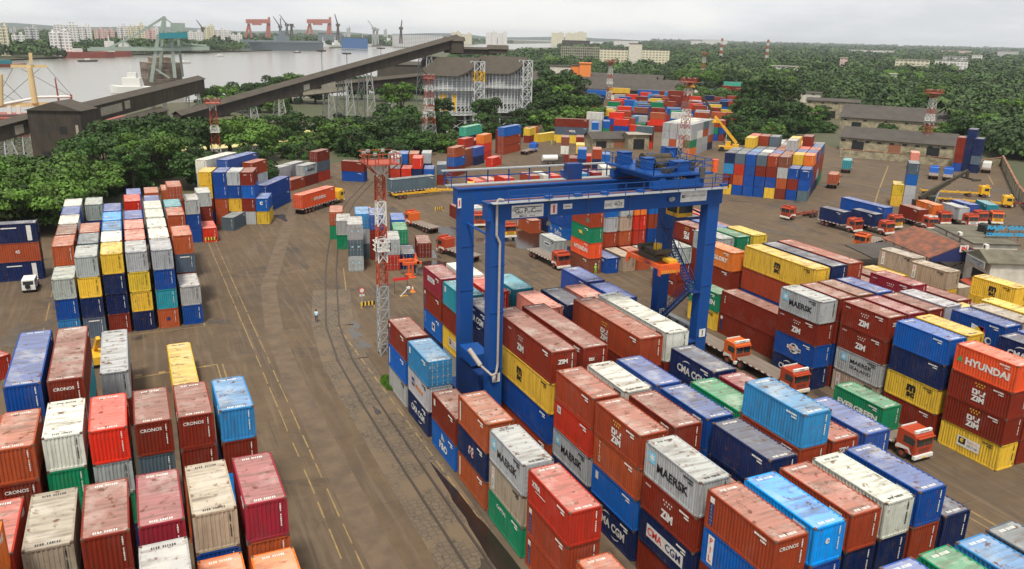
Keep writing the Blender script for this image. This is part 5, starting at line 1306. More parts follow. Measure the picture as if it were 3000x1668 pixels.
for px, py, D, r in ((660, 560, 390, 14), (740, 620, 385, 12), (580, 640, 392, 9), (620, 720, 370, 12), (750, 740, 370, 12), (480, 660, 400, 6), (500, 730, 372, 8), (840, 780, 372, 9), (420, 850, 340, 8), (530, 880, 335, 9), (640, 890, 335, 8), (760, 860, 350, 8), (440, 960, 320, 6), (560, 960, 325, 6), (880, 860, 375, 7), (1000, 880, 385, 6), (1080, 900, 380, 5), (960, 770, 400, 7), (1060, 790, 410, 5)):
    tz('T3', px, py, 'd', None, r, 'bushy tree between the central yard and the tall block', gD, D)
gF = 'trees along the near river bank'
for px, py, D, r in ((1560, 640, 425, 7), (1640, 690, 420, 7), (1720, 620, 440, 9), (1820, 610, 440, 9), (1900, 625, 430, 8), (2000, 600, 440, 8), (2060, 560, 450, 10), (2160, 550, 450, 11), (2260, 530, 455, 11), (2370, 560, 450, 9), (1560, 740, 380, 6), (1650, 760, 385, 7), (1900, 680, 400, 8), (2050, 660, 400, 8)):
    tz('T1', px, py, 'd', None, r, 'green tree on the near river bank behind the long gallery', gF, D)
for px, py, D, r in ((60, 560, 480, 8), (150, 560, 480, 9), (320, 560, 470, 9), (420, 560, 470, 8)):
    tz('T2', px, py, 'd', None, r, 'green tree on the near river bank below the long gallery', gF, D)
gE = 'trees around the right warehouses'
for px, py, D, r in ((1480, 720, 460, 12), (1600, 690, 470, 12), (1720, 700, 465, 10), (2000, 700, 440, 7), (2230, 800, 385, 11), (2190, 850, 372, 10), (2170, 900, 375, 8), (2380, 940, 365, 9), (2250, 980, 352, 9), (1930, 940, 372, 7), (2060, 900, 380, 6), (1560, 920, 345, 4), (1260, 1100, 322, 2), (1710, 1130, 318, 3), (2530, 720, 420, 8), (1880, 620, 470, 7)):
    tz('T3', px, py, 'd', None, r, 'green tree standing among the warehouses at the right', gE, D)
for px, py, D in ((1960, 720, 420), (1880, 760, 425), (2090, 730, 430), (2020, 800, 400), (2140, 720, 440)):
    tz('T3', px, py, 'p', None, 5, 'coconut palm with drooping fronds beside the right warehouses', 'coconut palms', D)
b = MB()
rr_ = random.Random(5)
# wood beyond, as far as the eye goes
OPEN = []                                              # clearings: built up spots of the wood, seen over the crowns
for z_, x0, x1, y0, y1, bd in (('T3', 1120, 1460, 730, 830, 520), ('T3', 1700, 1850, 745, 830, 520), ('T3', 1180, 1250, 437, 490, 900), ('T3', 1590, 2160, 440, 500, 1100), ('T3', 1950, 2280, 410, 460, 1500), ('T3', 50, 345, 300, 345, 3000),
    ('T3', 1230, 1620, 370, 400, 2500), ('T3', 2360, 2560, 385, 425, 2200), ('T3', 660, 880, 495, 535, 900), ('T3', 1550, 1620, 560, 582, 900), ('T2', 1940, 2480, 300, 470, 1500), ('T2', 1655, 1950, 300, 440, 1500), ('T2', 1560, 1890, 475, 550, 900), ('T3', 880, 985, 710, 770, 520), ('T3', 1930, 2190, 378, 400, 2500), ('T2', 860, 1640, 318, 382, 3200), ('T3', 2290, 2490, 770, 880, 395), ('T3', 2390, 2576, 1050, 1180, 330), ('T3', 2470, 2576, 790, 900, 420)):
    a_, b_, s_ = ZR[z_]; OPEN.append((a_+x0/s_-6, a_+x1/s_+6, b_+y0/s_, b_+y1/s_, bd))
def blocked(x, y, h, D):
    d = Vector((x, y, h-CAM_H)); z = d.dot(FWD); px = 1500+CAM_F*d.dot(RIGHT)/z; py = 834-CAM_F*d.dot(UP)/z
    return any(D < bd and x0 < px < x1 and py < y1-3 for x0, x1, y0, y1, bd in OPEN)
def scatter_trees():
    rr = random.Random(77); n = 0; tries = 0; labs = ('dark dense tree in the wood beyond the warehouses', 'lighter green tree in the wood beyond the warehouses')
    zones = []
    while n < 120 and tries < 4000:
        tries += 1; px = rr.uniform(1600, 3050); py = 300-170*math.sqrt(rr.random()) ; P = at(px, max(py, 178+.02*(px-2000)), 6)
        D = math.hypot(P.x, P.y)
        if D > 1050 or D < 430 or blocked(P.x, P.y, 15, D): continue
        if 1640 < px < 2010 and py > 195: continue
        if any((P.x-x)**2+(P.y-y)**2 < 13**2 for x, y in zones): continue
        zones.append((P.x, P.y)); k = rr.random()
        if k < .2: tree(P.x, P.y, 'p', rr.uniform(13, 19), 5, 'tall coconut palm rising from the wood beyond the warehouses', 'palms in the wood', cat='palm tree')
        else: tree(P.x, P.y, 'd' if k < .75 else 'u', rr.uniform(10, 18), rr.uniform(9, 17), labs[int(k > .6)], 'trees in the wood beyond the warehouses')
        n += 1
scatter_trees()
def forest():
    "the wood that reads as one mass: thousands of leafy crowns in one object"
    rg = np.random.default_rng(9); P = []
    def inside(x, y):                                      # right of the river, beyond the yard and sheds
        return True
    poly = np.array(shore)
    def in_poly(x, y, pg):
        c = False; j = len(pg)-1
        for i in range(len(pg)):
            if (pg[i][1] > y) != (pg[j][1] > y) and x < (pg[j][0]-pg[i][0])*(y-pg[i][1])/(pg[j][1]-pg[i][1])+pg[i][0]: c = not c
            j = i
        return c
    clear = [(205, 120), (240, 180), (170, 300), (130, 300), (200, 480), (330, 680), (470, 640), (420, 400), (330, 300), (330, 230), (262, 174)]
    for _ in range(60000):
        if len(P) > 7500: break
        th = rg.uniform(R(-2), R(64)); D = 330*math.exp(rg.uniform(0, 3.5)); x, y = D*math.sin(th), D*math.cos(th)
        if not in_poly(x, y, land) or in_poly(x, y, clear) or in_poly(x, y, yard): continue
        if (D < 520 and x < 260) or th < R(17) or (th < R(21) and D > 560 and D < 2300): continue
        if D < 3300 and blocked(x, y, 13, D): continue
        P.append((x, y, D))
    # far bank
    for _ in range(1500):
        t = rg.random(); x0 = -115+t*320; y0 = 1035+t*520; k = rg.uniform(8, 900); P.append((x0-k*.55+rg.uniform(-20, 20), y0+k, 1400))
    for _ in range(900):
        t = rg.random(); x0 = 205+t*1700; y0 = 1560+t*2350; k = rg.uniform(60, 1500); P.append((x0-k*.5, y0+k, 3000))
    base_v = []; 
    V = []; col = []
    for x, y, D in P:
        r = rg.uniform(4.5, 9)*(1+D/2600); r = min(r, 50); h = rg.uniform(5, 11)*(1+D/6000); m_ = int(np.clip(200000/D, 24, 380)); shade = rg.uniform(0, .65)**1.5
        d = rg.normal(size=(m_, 3)); d /= np.linalg.norm(d, axis=1)[:, None]; d[:, 2] = np.abs(d[:, 2])
        p = np.array([x, y, h*.35])+d*np.array([r, r, h])*rg.uniform(.7, 1.05, size=(m_, 1)); n = d+rg.normal(size=(m_, 3))*.35; n /= np.linalg.norm(n, axis=1)[:, None]; u = np.cross(n, rg.normal(size=(m_, 3))); u /= np.linalg.norm(u, axis=1)[:, None]; v = np.cross(n, u)
        s = 1.55*r/math.sqrt(m_)*rg.uniform(.6, 1.3, size=(m_, 1)); q = np.stack([p-u*s-v*s*.7, p+u*s-v*s*.7, p+u*s*.7+v*s, p-u*s*.7+v*s], 1); V.append(q.reshape(-1, 3)); col.append(np.repeat(np.clip(shade+rg.uniform(0, .4, m_), 0, 1), 4))
    V = np.concatenate(V); col = np.concatenate(col); V[:, 2] = np.maximum(V[:, 2], .1); nf = len(V)//4; me = bpy.data.meshes.new('distant_wood'); me.vertices.add(len(V)); me.vertices.foreach_set('co', V.astype(np.float32).ravel())
    me.loops.add(nf*4); me.loops.foreach_set('vertex_index', np.arange(nf*4, dtype=np.int32)); me.polygons.add(nf); me.polygons.foreach_set('loop_start', np.arange(0, nf*4, 4, dtype=np.int32)); me.update(calc_edges=True)
    at_ = me.attributes.new('leaf', 'FLOAT', 'POINT'); at_.data.foreach_set('value', col.astype(np.float32)); me.materials.append(M['leafw']); tag(link('distant_wood', me), kind='stuff')
M['leafw'] = leafmat('distant_leaves', (.008, .022, .008), (.062, .118, .026))
forest()
# far bank land and the hills behind
sheet('far_bank', [(-900, 700), (-115, 1029), (-84, 1097), (-17, 1214), (94, 1412), (200, 1542), (394, 1850), (555, 2156), (820, 2530), (1265, 3134), (1900, 3900), (3000, 5200), (3000, 10500), (-4000, 10500)], M['soil'], -.5)
M['hill'] = mat('far_hill_green', (.03, .05, .035), .9)
b = MB(); rr = random.Random(4); prev = None
for i in range(61):
    th = R(-8+i*1.25); p = (8800*math.sin(th), 8800*math.cos(th), 22+12*math.sin(i*.9)+rr.uniform(0, 10))
    if prev: b.add([(prev[0]*.9, prev[1]*.9, -1), (p[0]*.9, p[1]*.9, -1), p, prev, (p[0]*1.2, p[1]*1.2, -1), (prev[0]*1.2, prev[1]*1.2, -1)], [(0, 1, 2, 3), (3, 2, 4, 5)])
    prev = p
tag(b.build('hills', M['hill']), kind='structure')
b = MB(); rr = random.Random(14)
def grass(cx, cy, rx, ry, n, h, name='grass_patch'):
    V = []; 
    for _ in range(n):
        a = rr.uniform(0, 6.28); q = math.sqrt(rr.random()); x = cx+rx*q*math.cos(a); y = cy+ry*q*math.sin(a); t = rr.uniform(0, 3.14); w_ = .06; hh = h*rr.uniform(.4, 1); lx, ly = rr.uniform(-.1, .1), rr.uniform(-.1, .1)
        V += [(x-w_*math.cos(t), y-w_*math.sin(t), 0), (x+w_*math.cos(t), y+w_*math.sin(t), 0), (x+lx, y+ly, hh)]
    me = bpy.data.meshes.new(name); me.from_pydata(V, [], [(i, i+1, i+2) for i in range(0, len(V), 3)]); at_ = me.attributes.new('leaf', 'FLOAT', 'POINT'); at_.data.foreach_set('value', np.repeat(np.random.default_rng(2).uniform(0, 1, len(V)//3), 3).astype(np.float32)); me.materials.append(M['leafg']); tag(link(name, me), kind='stuff')
grass(23.3, 79.5, 1.0, 2.2, 1500, .45)
# ------------------------------------------------------------------ conveyor galleries, transfer house, silos
M['sheet'] = mat('old_black_sheeting', (.028, .024, .021), .85, noise=.6, nscale=.5, dark=(.085, .062, .045), stretch=(1, 1, .3)); M['sheetr'] = mat('old_roof_sheeting', (.072, .060, .048), .9, noise=.6, nscale=.4, dark=(.04, .035, .03), stretch=(1, 1, 1))
M['palep'] = mat('pale_patch_sheeting', (.36, .33, .28), .85, noise=.5, nscale=.8, dark=(.16, .13, .1)); M['asb'] = mat('weathered_roof_sheets', (.075, .066, .058), .9, noise=.55, nscale=.25, dark=(.035, .03, .028), stretch=(1, 1, 1)); M['plaster'] = mat('stained_plaster', (.38, .33, .22), .85, noise=.85, nscale=.6, dark=(.09, .08, .06))
M['whitew'] = mat('whitewash', (.62, .59, .52), .8, noise=.5, nscale=.6, dark=(.25, .22, .18)); M['tile'] = mat('rusty_tiles', (.26, .085, .045), .85, noise=1., nscale=.9, dark=(.06, .05, .045))
def gallery(p, q, w, h, label, legs=(), patches=()):
    "roofed conveyor gallery from p to q (floor level points)"
    t = tag(empty('conveyor_gallery', tuple(p)), label, 'conveyor'); p = Vector(p); q = Vector(q); d = (q-p); n = Vector((-d.y, d.x, 0)).normalized()*w/2; U = Vector((0, 0, 1)); o = Vector(p)
    A = [p-n, p+n, q+n, q-n]; B = [a+U*h for a in A]; b = MB(); b.add([a-o for a in A+B], [(0,3,2,1),(0,1,5,4),(1,2,6,5),(2,3,7,6),(3,0,4,7)]); b.build('wall', M['sheet'], t)
    ov = n*1.22; r0 = p+U*(h+w*.22); r1 = q+U*(h+w*.22); e = d.normalized()*.4; b = MB()
    A = [p-ov+U*(h-.1)-e, q-ov+U*(h-.1)+e, r1+e, r0-e, p+ov+U*(h-.1)-e, q+ov+U*(h-.1)+e]; b.add([a-o for a in A]+[a-o-U*.15 for a in A], [(0,1,2,3),(3,2,5,4),(9,8,7,6),(10,11,8,9),(0,6,7,1),(4,5,11,10),(0,3,9,6),(3,4,10,9),(1,7,8,2),(2,8,11,5)]); b.build('roof', M['sheetr'], t)
    for f0, f1, z0, z1 in patches:
        b = MB(); a0 = p.lerp(q, f0)-n*1.02; a1 = p.lerp(q, f1)-n*1.02; b.add([a0+U*z0-o, a1+U*z0-o, a1+U*z1-o, a0+U*z1-o], [(0, 1, 2, 3)]); b.build('pale_panel', M['palep'], t)
    for f, sp in legs:
        c = p.lerp(q, f); b = MB(); zt = c.z; nn = n.normalized()
        for s in (-1, 1):
            base = c+nn*s*w*.75; top = c+nn*s*w*.42; L_ = 5
            for e_ in (-1, 1):
                dd = d.normalized(); dd.z = 0; P0 = Vector((base.x, base.y, 0))+dd*e_*sp; P1 = Vector((top.x, top.y, zt))+dd*e_*sp*.45; b.bar(P0-o, P1-o, .16)
            for k in range(L_):
                def pt(e_, tt): dd = d.normalized(); dd.z = 0; return (Vector((base.x, base.y, 0))+dd*e_*sp).lerp(Vector((top.x, top.y, zt))+dd*e_*sp*.45, tt)-o
                b.bar(pt(-1, k/L_), pt(1, (k+1)/L_), .08); b.bar(pt(1, k/L_), pt(-1, (k+1)/L_), .08); b.bar(pt(-1, (k+1)/L_), pt(1, (k+1)/L_), .08)
        for k in range(1, 5):
            a0 = c+nn*w*.6; a1 = c-nn*w*.6; b.bar(Vector((a0.x, a0.y, zt*k/5))-o, Vector((a1.x, a1.y, zt*k/5))-o, .08)
        b.build('trestle', M['steel'], t)
    return t
# long inclined gallery up to the silo head house
pA = atd(520, 345, 262); pB = atd(1335, 112, 345)
pA.z -= 2.6; pB.z -= 3.2
gallery(pA, pB, 4.6, 3.6, 'long dark inclined conveyor gallery climbing to the left silo', legs=((.03, 2), (.20, 2.4), (.52, 2.6), (.60, 2.6), (.855, 3.2)), patches=((.36, .38, .3, 2.2), (.42, .47, -1.6, .5)))
# second gallery, level, behind
pC = atd(790, 268, 330); pD = atd(1240, 215, 365); gallery((pC.x, pC.y, pC.z-3), (pD.x, pD.y, pD.z-4), 4.2, 3.4, 'lower conveyor gallery with pale panels behind the long incline', legs=((.05, 2), (.35, 2), (.75, 2)), patches=((.18, .46, .4, 2.3),))
# galleries from the transfer house towards the berth
pE = atd(225, 330, 262); pF = atd(580, 228, 335); gallery((pE.x, pE.y, pE.z-3.4), (pF.x, pF.y, pF.z-5.0), 4.6, 4.8, 'broken dark gallery with torn panels rising above the trees', legs=((.6, 2), (.93, 2.4)), patches=((.10, .25, 1.2, 3.6), (.02, .06, .8, 2.4), (.27, .31, 1.4, 3.8)))
pG = atd(235, 380, 256); pH = atd(470, 318, 300); gallery((pG.x, pG.y, pG.z-4.6), (pH.x, pH.y, pH.z-4.6), 4.4, 4.2, 'lower dark gallery running beneath the broken one', legs=((.5, 2),))
pI = atd(-60, 370, 262); pJ = atd(95, 340, 268); gallery((pI.x, pI.y, pI.z-5), (pJ.x, pJ.y, pJ.z-4), 4.4, 4.2, 'dark gallery entering the tower house from the left edge', legs=((.4, 2), (.75, 2)), patches=((.55, .72, .6, 3.0),))
# transfer tower house
a = at(110, 470, 0); P1 = atd(100, 470, 258); c = Vector((P1.x, P1.y, 0)); t = tag(empty('conveyor_tower_house', (c.x, c.y, 0), R(-22)), 'tall dark sheeted conveyor tower house above the left trees', 'industrial building')
top = atd(150, 318, 262).z
b = MB(); b.box((0, 0, 0), (14.0, 9.5, top)); b.build('wall', M['sheet'], t)
b = MB(); z = top; b.add([(-.5, -.5, z), (14.5, -.5, z), (14.5, 10, z), (-.5, 10, z), (7.2, -.5, z+2.4), (7.2, 10, z+2.4)], [(0, 4, 5, 3), (1, 2, 5, 4), (0, 1, 4), (2, 3, 5), (0, 3, 2, 1)]); b.build('roof', M['sheetr'], t)
for x, z0, w_, h_, mm in ((8.0, top-6.2, 2.0, 2.0, 'black'), (2.6, top-13.2, 4.2, 2.2, 'black'), (9.0, top-13.0, 1.8, 2.0, 'black'), (12.3, top-6.4, .7, 2.6, 'palep')):
    b = MB(); b.box((x, -.05, z0), (x+w_, 0.02, z0+h_)); b.build('window', M[mm], t)
# silos
M['frame'] = mat('silo_frame_grey', (.58, .60, .62), .6, noise=.35, nscale=.4, dark=(.25, .22, .2)); M['silow'] = mat('silo_cladding', (.20, .20, .20), .75, noise=.5, nscale=.25, dark=(.12, .11, .10), stretch=(1, 1, .4)); M['siloy'] = mat('silo_yellow_frame', (.72, .40, .03), .6); M['siloslat'] = mat('silo_slat', (.50, .52, .53), .65)
def silo(cx, cy, r, zb, ze, zr, label, yellow):
    ra = R(-38); rdx, rdy = math.cos(ra), math.sin(ra)
    def zroof(x, y): return zr-(zr-ze)*min(1., abs(-rdy*x+rdx*y)/r)
    t = tag(empty('silo', (cx, cy, 0)), label, 'silo'); n = 36
    b = MB(); b.bar((0, 0, zb), (0, 0, ze-.5), r*.93, 0, 48); b.bar((0, 0, 0), (0, 0, zb-.5), r*.80, 1, 32); b.build('bin_wall', [M['silow'], M['sheet']], t)
    b = MB(); kk = 30; zs = np.arange(zb+.5, ze-1.0, .62)
    for z in zs:
        for i in range(48):
            a0, a1 = i*2*math.pi/48, (i+1)*2*math.pi/48; rr_ = r*.965
            b.add([(rr_*math.cos(a0), rr_*math.sin(a0), z), (rr_*math.cos(a1), rr_*math.sin(a1), z), (rr_*math.cos(a1), rr_*math.sin(a1), z+.36), (rr_*math.cos(a0), rr_*math.sin(a0), z+.36)], [(0, 1, 2, 3)])
    b.build('cladding_slats', M['siloslat'], t)
    b = MB()
    for i in range(n):
        a = i*2*math.pi/n; x, y = r*math.cos(a), r*math.sin(a); b.bar((x, y, zb-2.5), (x, y, zroof(x, y)-.1), .17)
        a2 = (i+1)*2*math.pi/n; x2, y2 = r*math.cos(a2), r*math.sin(a2)
        for z in (zb-3.0, zb-1.8, zb+.3, (zb+ze)/2-.4, (zb+ze)/2+.6, ze-2.2): b.bar((x, y, z), (x2, y2, z), .10)
        b.bar((x, y, zb-2.9), (x2, y2, zb-1.9), .08); b.bar((x2, y2, zb-2.9), (x, y, zb-1.9), .08); b.bar((x, y, zb-1.6), (x2, y2, zb+.2), .08)
    b.build('frame', M['frame'], t)
    b = MB()
    for i in range(0, n, 4):
        a = i*2*math.pi/n; x, y = r*math.cos(a), r*math.sin(a); b.bar((x, y, 0), (x, y, zb-3), .38); a2 = (i+4)*2*math.pi/n; x2, y2 = r*math.cos(a2), r*math.sin(a2); b.bar((x, y, .3), (x2, y2, 4.5), .12); b.bar((x2, y2, .3), (x, y, 4.5), .12); b.bar((x, y, 4.5), (x2, y2, 4.5), .14)
    b.build('support_legs', M['frame'], t)
    b = MB(); rw = r+1.3; b2 = []
    for z in (zb-3.2, (zb+ze)/2):
        for i in range(n):
            a0, a1 = i*2*math.pi/n, (i+1)*2*math.pi/n; b.add([(r*math.cos(a0), r*math.sin(a0), z), (r*math.cos(a1), r*math.sin(a1), z), (rw*math.cos(a1), rw*math.sin(a1), z), (rw*math.cos(a0), rw*math.sin(a0), z)], [(0, 1, 2, 3)])
            b.bar((rw*math.cos(a0), rw*math.sin(a0), z), (rw*math.cos(a0), rw*math.sin(a0), z+1.1), .05); b.bar((rw*math.cos(a0), rw*math.sin(a0), z+1.1), (rw*math.cos(a1), rw*math.sin(a1), z+1.1), .05)
    b.build('walkway', M['frame'], t)
    # braced stair tower on the camera's right
    a = R(-52); x0, y0 = (r+1.6)*math.cos(a), (r+1.6)*math.sin(a); b = MB(); lattice(b, (x0, y0), 4.2, 4.2, 0, zr-1.2, 7, .15, lambda k, n: 1 if (yellow and k in (5,)) else 0); b.build('stair_tower', [M['frame'], M['siloy']], t)
    if yellow:
        b = MB()
        for i in (22, 23, 25):
            a0, a1 = i*2*math.pi/n, (i+1)*2*math.pi/n; q = r+.03; b.add([(q*math.cos(a0), q*math.sin(a0), zb-1.5), (q*math.cos(a1), q*math.sin(a1), zb-1.5), (q*math.cos(a1), q*math.sin(a1), (zb+ze)/2-1.5), (q*math.cos(a0), q*math.sin(a0), (zb+ze)/2-1.5)], [(0, 1, 2, 3)])
        b.build('yellow_panel', M['siloy'], t)
    # wavy gabled roof
    b = MB(); a = ra-R(90); ca, sa = math.cos(a), math.sin(a); W_, D_ = r*1.12, r*1.16; k = 20; ze2 = zr-(zr-ze)*1.12
    def rt(x, y, z): return (ca*x-sa*y, sa*x+ca*y, z)
    for i in range(k):
        def zz(x): return zr-(zr-ze)*abs(x)/r
        x0 = -W_+2*W_*i/k; x1 = -W_+2*W_*(i+1)/k
        y0a = D_*math.sqrt(max(.2, 1-(x0/W_)**2*.8)); y1a = D_*math.sqrt(max(.2, 1-(x1/W_)**2*.8))
        b.add([rt(x0, -y0a, zz(x0)), rt(x1, -y1a, zz(x1)), rt(x1, y1a, zz(x1)), rt(x0, y0a, zz(x0))], [(0, 1, 2, 3)])
        for s_ in (-1, 1): b.add([rt(x0, s_*y0a, zz(x0)-.6), rt(x1, s_*y1a, zz(x1)-.6), rt(x1, s_*y1a, zz(x1)), rt(x0, s_*y0a, zz(x0))], [(0, 1, 2, 3)])
        for s_ in (-1, 1): b.add([rt(x0, s_*r*.98, ze-3), rt(x1, s_*r*.98, ze-3), rt(x1, s_*r*.98, zz(x1)-.3), rt(x0, s_*r*.98, zz(x0)-.3)], [(0, 1, 2, 3)]) if abs(x0+x1)/2 < r*.28 else None
    b.build('roof', M['sheetr'], t)
    return t
sl1 = atzd('T2', 832, 700, 332); sl2 = atzd('T2', 1212, 700, 350)
silo(sl1.x, sl1.y, 10.2, 9.8, 22.2, 28.2, 'left silo with yellow patches under a sagging dark roof', True)
silo(sl2.x, sl2.y, 9.2, 9.6, 22.6, 28.6, 'right silo with plain grey frame under a dark roof', False)
def headhouse(P, w, d, h, ang, label):
    t = tag(empty('head_house', (P.x, P.y, P.z), R(ang)), label, 'head house'); b = MB(); b.box((-w/2, -d/2, 0), (w/2, d/2, h)); b.build('wall', M['sheetr'], t)
    b = MB(); b.add([(-w/2-.5, -d/2-.5, h), (w/2+.5, -d/2-.5, h), (w/2+.5, d/2+.5, h), (-w/2-.5, d/2+.5, h), (-w/2-.5, 0, h+1.7), (w/2+.5, 0, h+1.7)], [(0, 1, 5, 4), (2, 3, 4, 5), (0, 4, 3), (1, 2, 5), (0, 3, 2, 1)]); b.build('roof', M['sheetr'], t)
P = atzd('T2', 850, 400, 342); headhouse(P, 7.5, 5.2, atzd('T2', 850, 310, 342).z-P.z, -28, 'dark gabled head house on the left silo, where the gallery ends')
P = atzd('T2', 1180, 405, 358); headhouse(P, 8, 5.5, atzd('T2', 1180, 372, 358).z-P.z, -28, 'low gabled head house on top of the right silo')
P = atzd('T2', 840, 405, 344); Q = atzd('T2', 1150, 405, 360); gallery((P.x, P.y, P.z-.2), (Q.x, Q.y, P.z-.4), 3.4, 2.2, 'short dark gallery joining the two silo tops')
P = atzd('T2', 460, 500, 470); headhouse(Vector((P.x, P.y, P.z-6)), 26, 14, 7, -24, 'grey gabled shed seen under the long gallery')

# ------------------------------------------------------------------ warehouses, walls, sheds
def shed(c, w, d, h, rise, ang, label, roof='asb', wall='plaster', doors=0, win=0, cat='warehouse', name='warehouse', bays=1):
    "c: near left ground corner, w along the front, d deep"
    t = tag(empty(name, (c[0], c[1], 0), R(ang)), label, cat); b = MB(); b.box((0, 0, 0), (w, d, h)); b.build('wall', M[wall], t)
    for k in range(bays):
        y0, y1 = d*k/bays-.6, d*(k+1)/bays+(.6 if k == bays-1 else 0); ym = (y0+y1)/2; b = MB()
        A = [(-.6, y0, h), (w+.6, y0, h), (w+.6, ym, h+rise), (-.6, ym, h+rise), (w+.6, y1, h), (-.6, y1, h)]; b.add(A+[(x, y, z-.12) for x, y, z in A], [(0,1,2,3),(3,2,4,5),(6,9,8,7),(9,11,10,8),(0,6,7,1),(5,4,10,11),(0,3,9,6),(3,5,11,9),(1,7,8,2),(2,8,10,4)]); b.build('roof', M[roof], t)
        g = MB(); g.add([(0, y0+.6, h), (0, y1-.0, h), (0, ym, h+rise-.15)], [(0, 1, 2)]); g.add([(w, y0+.6, h), (w, y1, h), (w, ym, h+rise-.15)], [(0, 2, 1)]); g.build('gable', M[wall], t)
    for i in range(doors):
        x = w*(i+.5)/doors; b = MB(); b.box((x-2, -.05, 0), (x+2, .03, min(3.6, h*.75))); b.build('door', M['rust'] if i % 2 else M['black'], t)
    for i in range(win):
        x = w*(i+.25)/win; b = MB(); b.box((x-.7, -.06, h-1.4), (x+.7, .02, h-.7)); o = b.build('window', M['black'], t); s = MB(); s.box((x-.85, -.25, h-.68), (x+.85, .0, h-.6)); link('window_hood', s.mesh('window_hood', M['plaster']), o)
    return t
pa = atz('T3', 1180, 1130, 0); pb = atz('T3', 2030, 1205, 0); an = math.degrees(math.atan2(pb.y-pa.y, pb.x-pa.x))
shed((pa.x, pa.y), (pb-pa).length, 15, 4.6, 3.4, an, 'long low warehouse with dark roof directly behind the stained yard wall', doors=3, win=9)
pa = atz('T3', 1180, 975, 0); pb = atz('T3', 1960, 1030, 0); an2 = math.degrees(math.atan2(pb.y-pa.y, pb.x-pa.x)); shed((pa.x, pa.y), (pb-pa).length, 26, 5.5, 5, an2, 'second long dark roofed warehouse, behind the first one', doors=3, win=5)
pa = atz('T3', 2480, 890, 0); shed((pa.x, pa.y), 40, 18, 6, 5, an2+5, 'grey ribbed shed roof at the far right edge', doors=1)
pa = atz('T3', 920, 880, 0); shed((pa.x, pa.y), 26, 12, 8.5, 1.2, an2, 'old cream two storey building with mossy flat roof', doors=1, win=4, cat='building', name='old_building')
pa = atz('T3', 885, 775, 0); shed((pa.x, pa.y), 12, 8, 6.5, .6, an2, 'small white flat roofed house left of the old cream building', wall='whitew', doors=1, win=2, cat='house', name='house')
for k, (x0, y0, x1, dd, hh, lab) in enumerate(((1560, 655, 2560, 24, 5.5, 'nearest of the long dark ribbed sheds behind the central yard'), (1480, 610, 2350, 30, 5.5, 'middle long dark shed with small skylights behind the central yard'), (1400, 600, 1780, 30, 6.5, 'dark shed half hidden by the trees right of the silos'))):
    pa = atz('T2', x0, y0+40, 0); pb = atz('T2', x1, y0+40+(x1-x0)*.03, 0); D0 = math.hypot(pa.x, pa.y)
    q0 = at(1000+x0/2.576, y0/2.576, 5.5); q1 = at(1000+x1/2.576, (y0+(x1-x0)*.045)/2.576, 5.5)
    v = Vector((q1.x-q0.x, q1.y-q0.y, 0)); shed((q0.x, q0.y), v.length, dd*1.6, 5.5, 6, math.degrees(math.atan2(v.y, v.x)), lab, win=0, bays=2, wall='sheet')
def wall_run(pts, h, label, th=.35, m='plaster', step=6.):
    t = tag(empty('boundary_wall', (pts[0][0], pts[0][1], 0)), label, 'wall'); o = Vector((pts[0][0], pts[0][1], 0))
    b = MB(); c = MB(); s = MB()
    for p, q in zip(pts[:-1], pts[1:]):
        p = Vector((p[0], p[1], h/2)); q = Vector((q[0], q[1], h/2)); b.beam(p-o, q-o, th, h); c.beam(p-o+Vector((0, 0, h/2+.08)), q-o+Vector((0, 0, h/2+.08)), th+.2, .16); n = int((q-p).length/step)
        for i in range(n+1): z = p.lerp(q, i/max(1, n))-o; s.cbox((z.x, z.y, h/2+.1), (.6, .6, h+.25), 0, math.atan2(q.y-p.y, q.x-p.x))
    b.build('wall', M[m], t); c.build('coping', M['rust'], t); s.build('piers', M[m], t)
W = lambda *a: tuple(atz(*a, 0))[:2]
wall_run([W('Z4', 835, 190), W('Z4', 1450, 240), W('Z4', 1860, 285)], 2.6, 'stained cream boundary wall along the right yard')
wall_run([W('Z4', 2130, 300), W('Z4', 2330, 270)], 2.6, 'short cream wall behind the navy stacks at the right')
wall_run([W('Z4', 2335, 270), W('Z4', 2470, 560), W('Z4', 2620, 760)], 3.0, 'spiked boundary wall running down the right edge')
wall_run([W('T2', 1430, 1010), W('T2', 1640, 980)], 2.6, 'pale boundary wall below the trees right of the silos')
wall_run([W('Y3', 480, 540), W('Y3', 800, 530)], 2.8, 'dark boundary wall with white coping behind the yellow reach stacker', m='sheet')
# small ruined sheds between the blocks
pa = atz('Y1', 800, 870, 0); pb = atz('Y1', 1150, 860, 0); shed((pa.x, pa.y), (pb-pa).length, 7, 3.2, 2.2, math.degrees(math.atan2(pb.y-pa.y, pb.x-pa.x)), 'small brown roofed shed in the central yard', doors=2, roof='asb')
pa = atz('Y1', 1160, 880, 0); shed((pa.x, pa.y), 7.5, 6, 5.2, .5, -15, 'small yellowish broken hut beside the brown shed', cat='hut', name='hut', doors=1, wall='plaster', roof='palep')

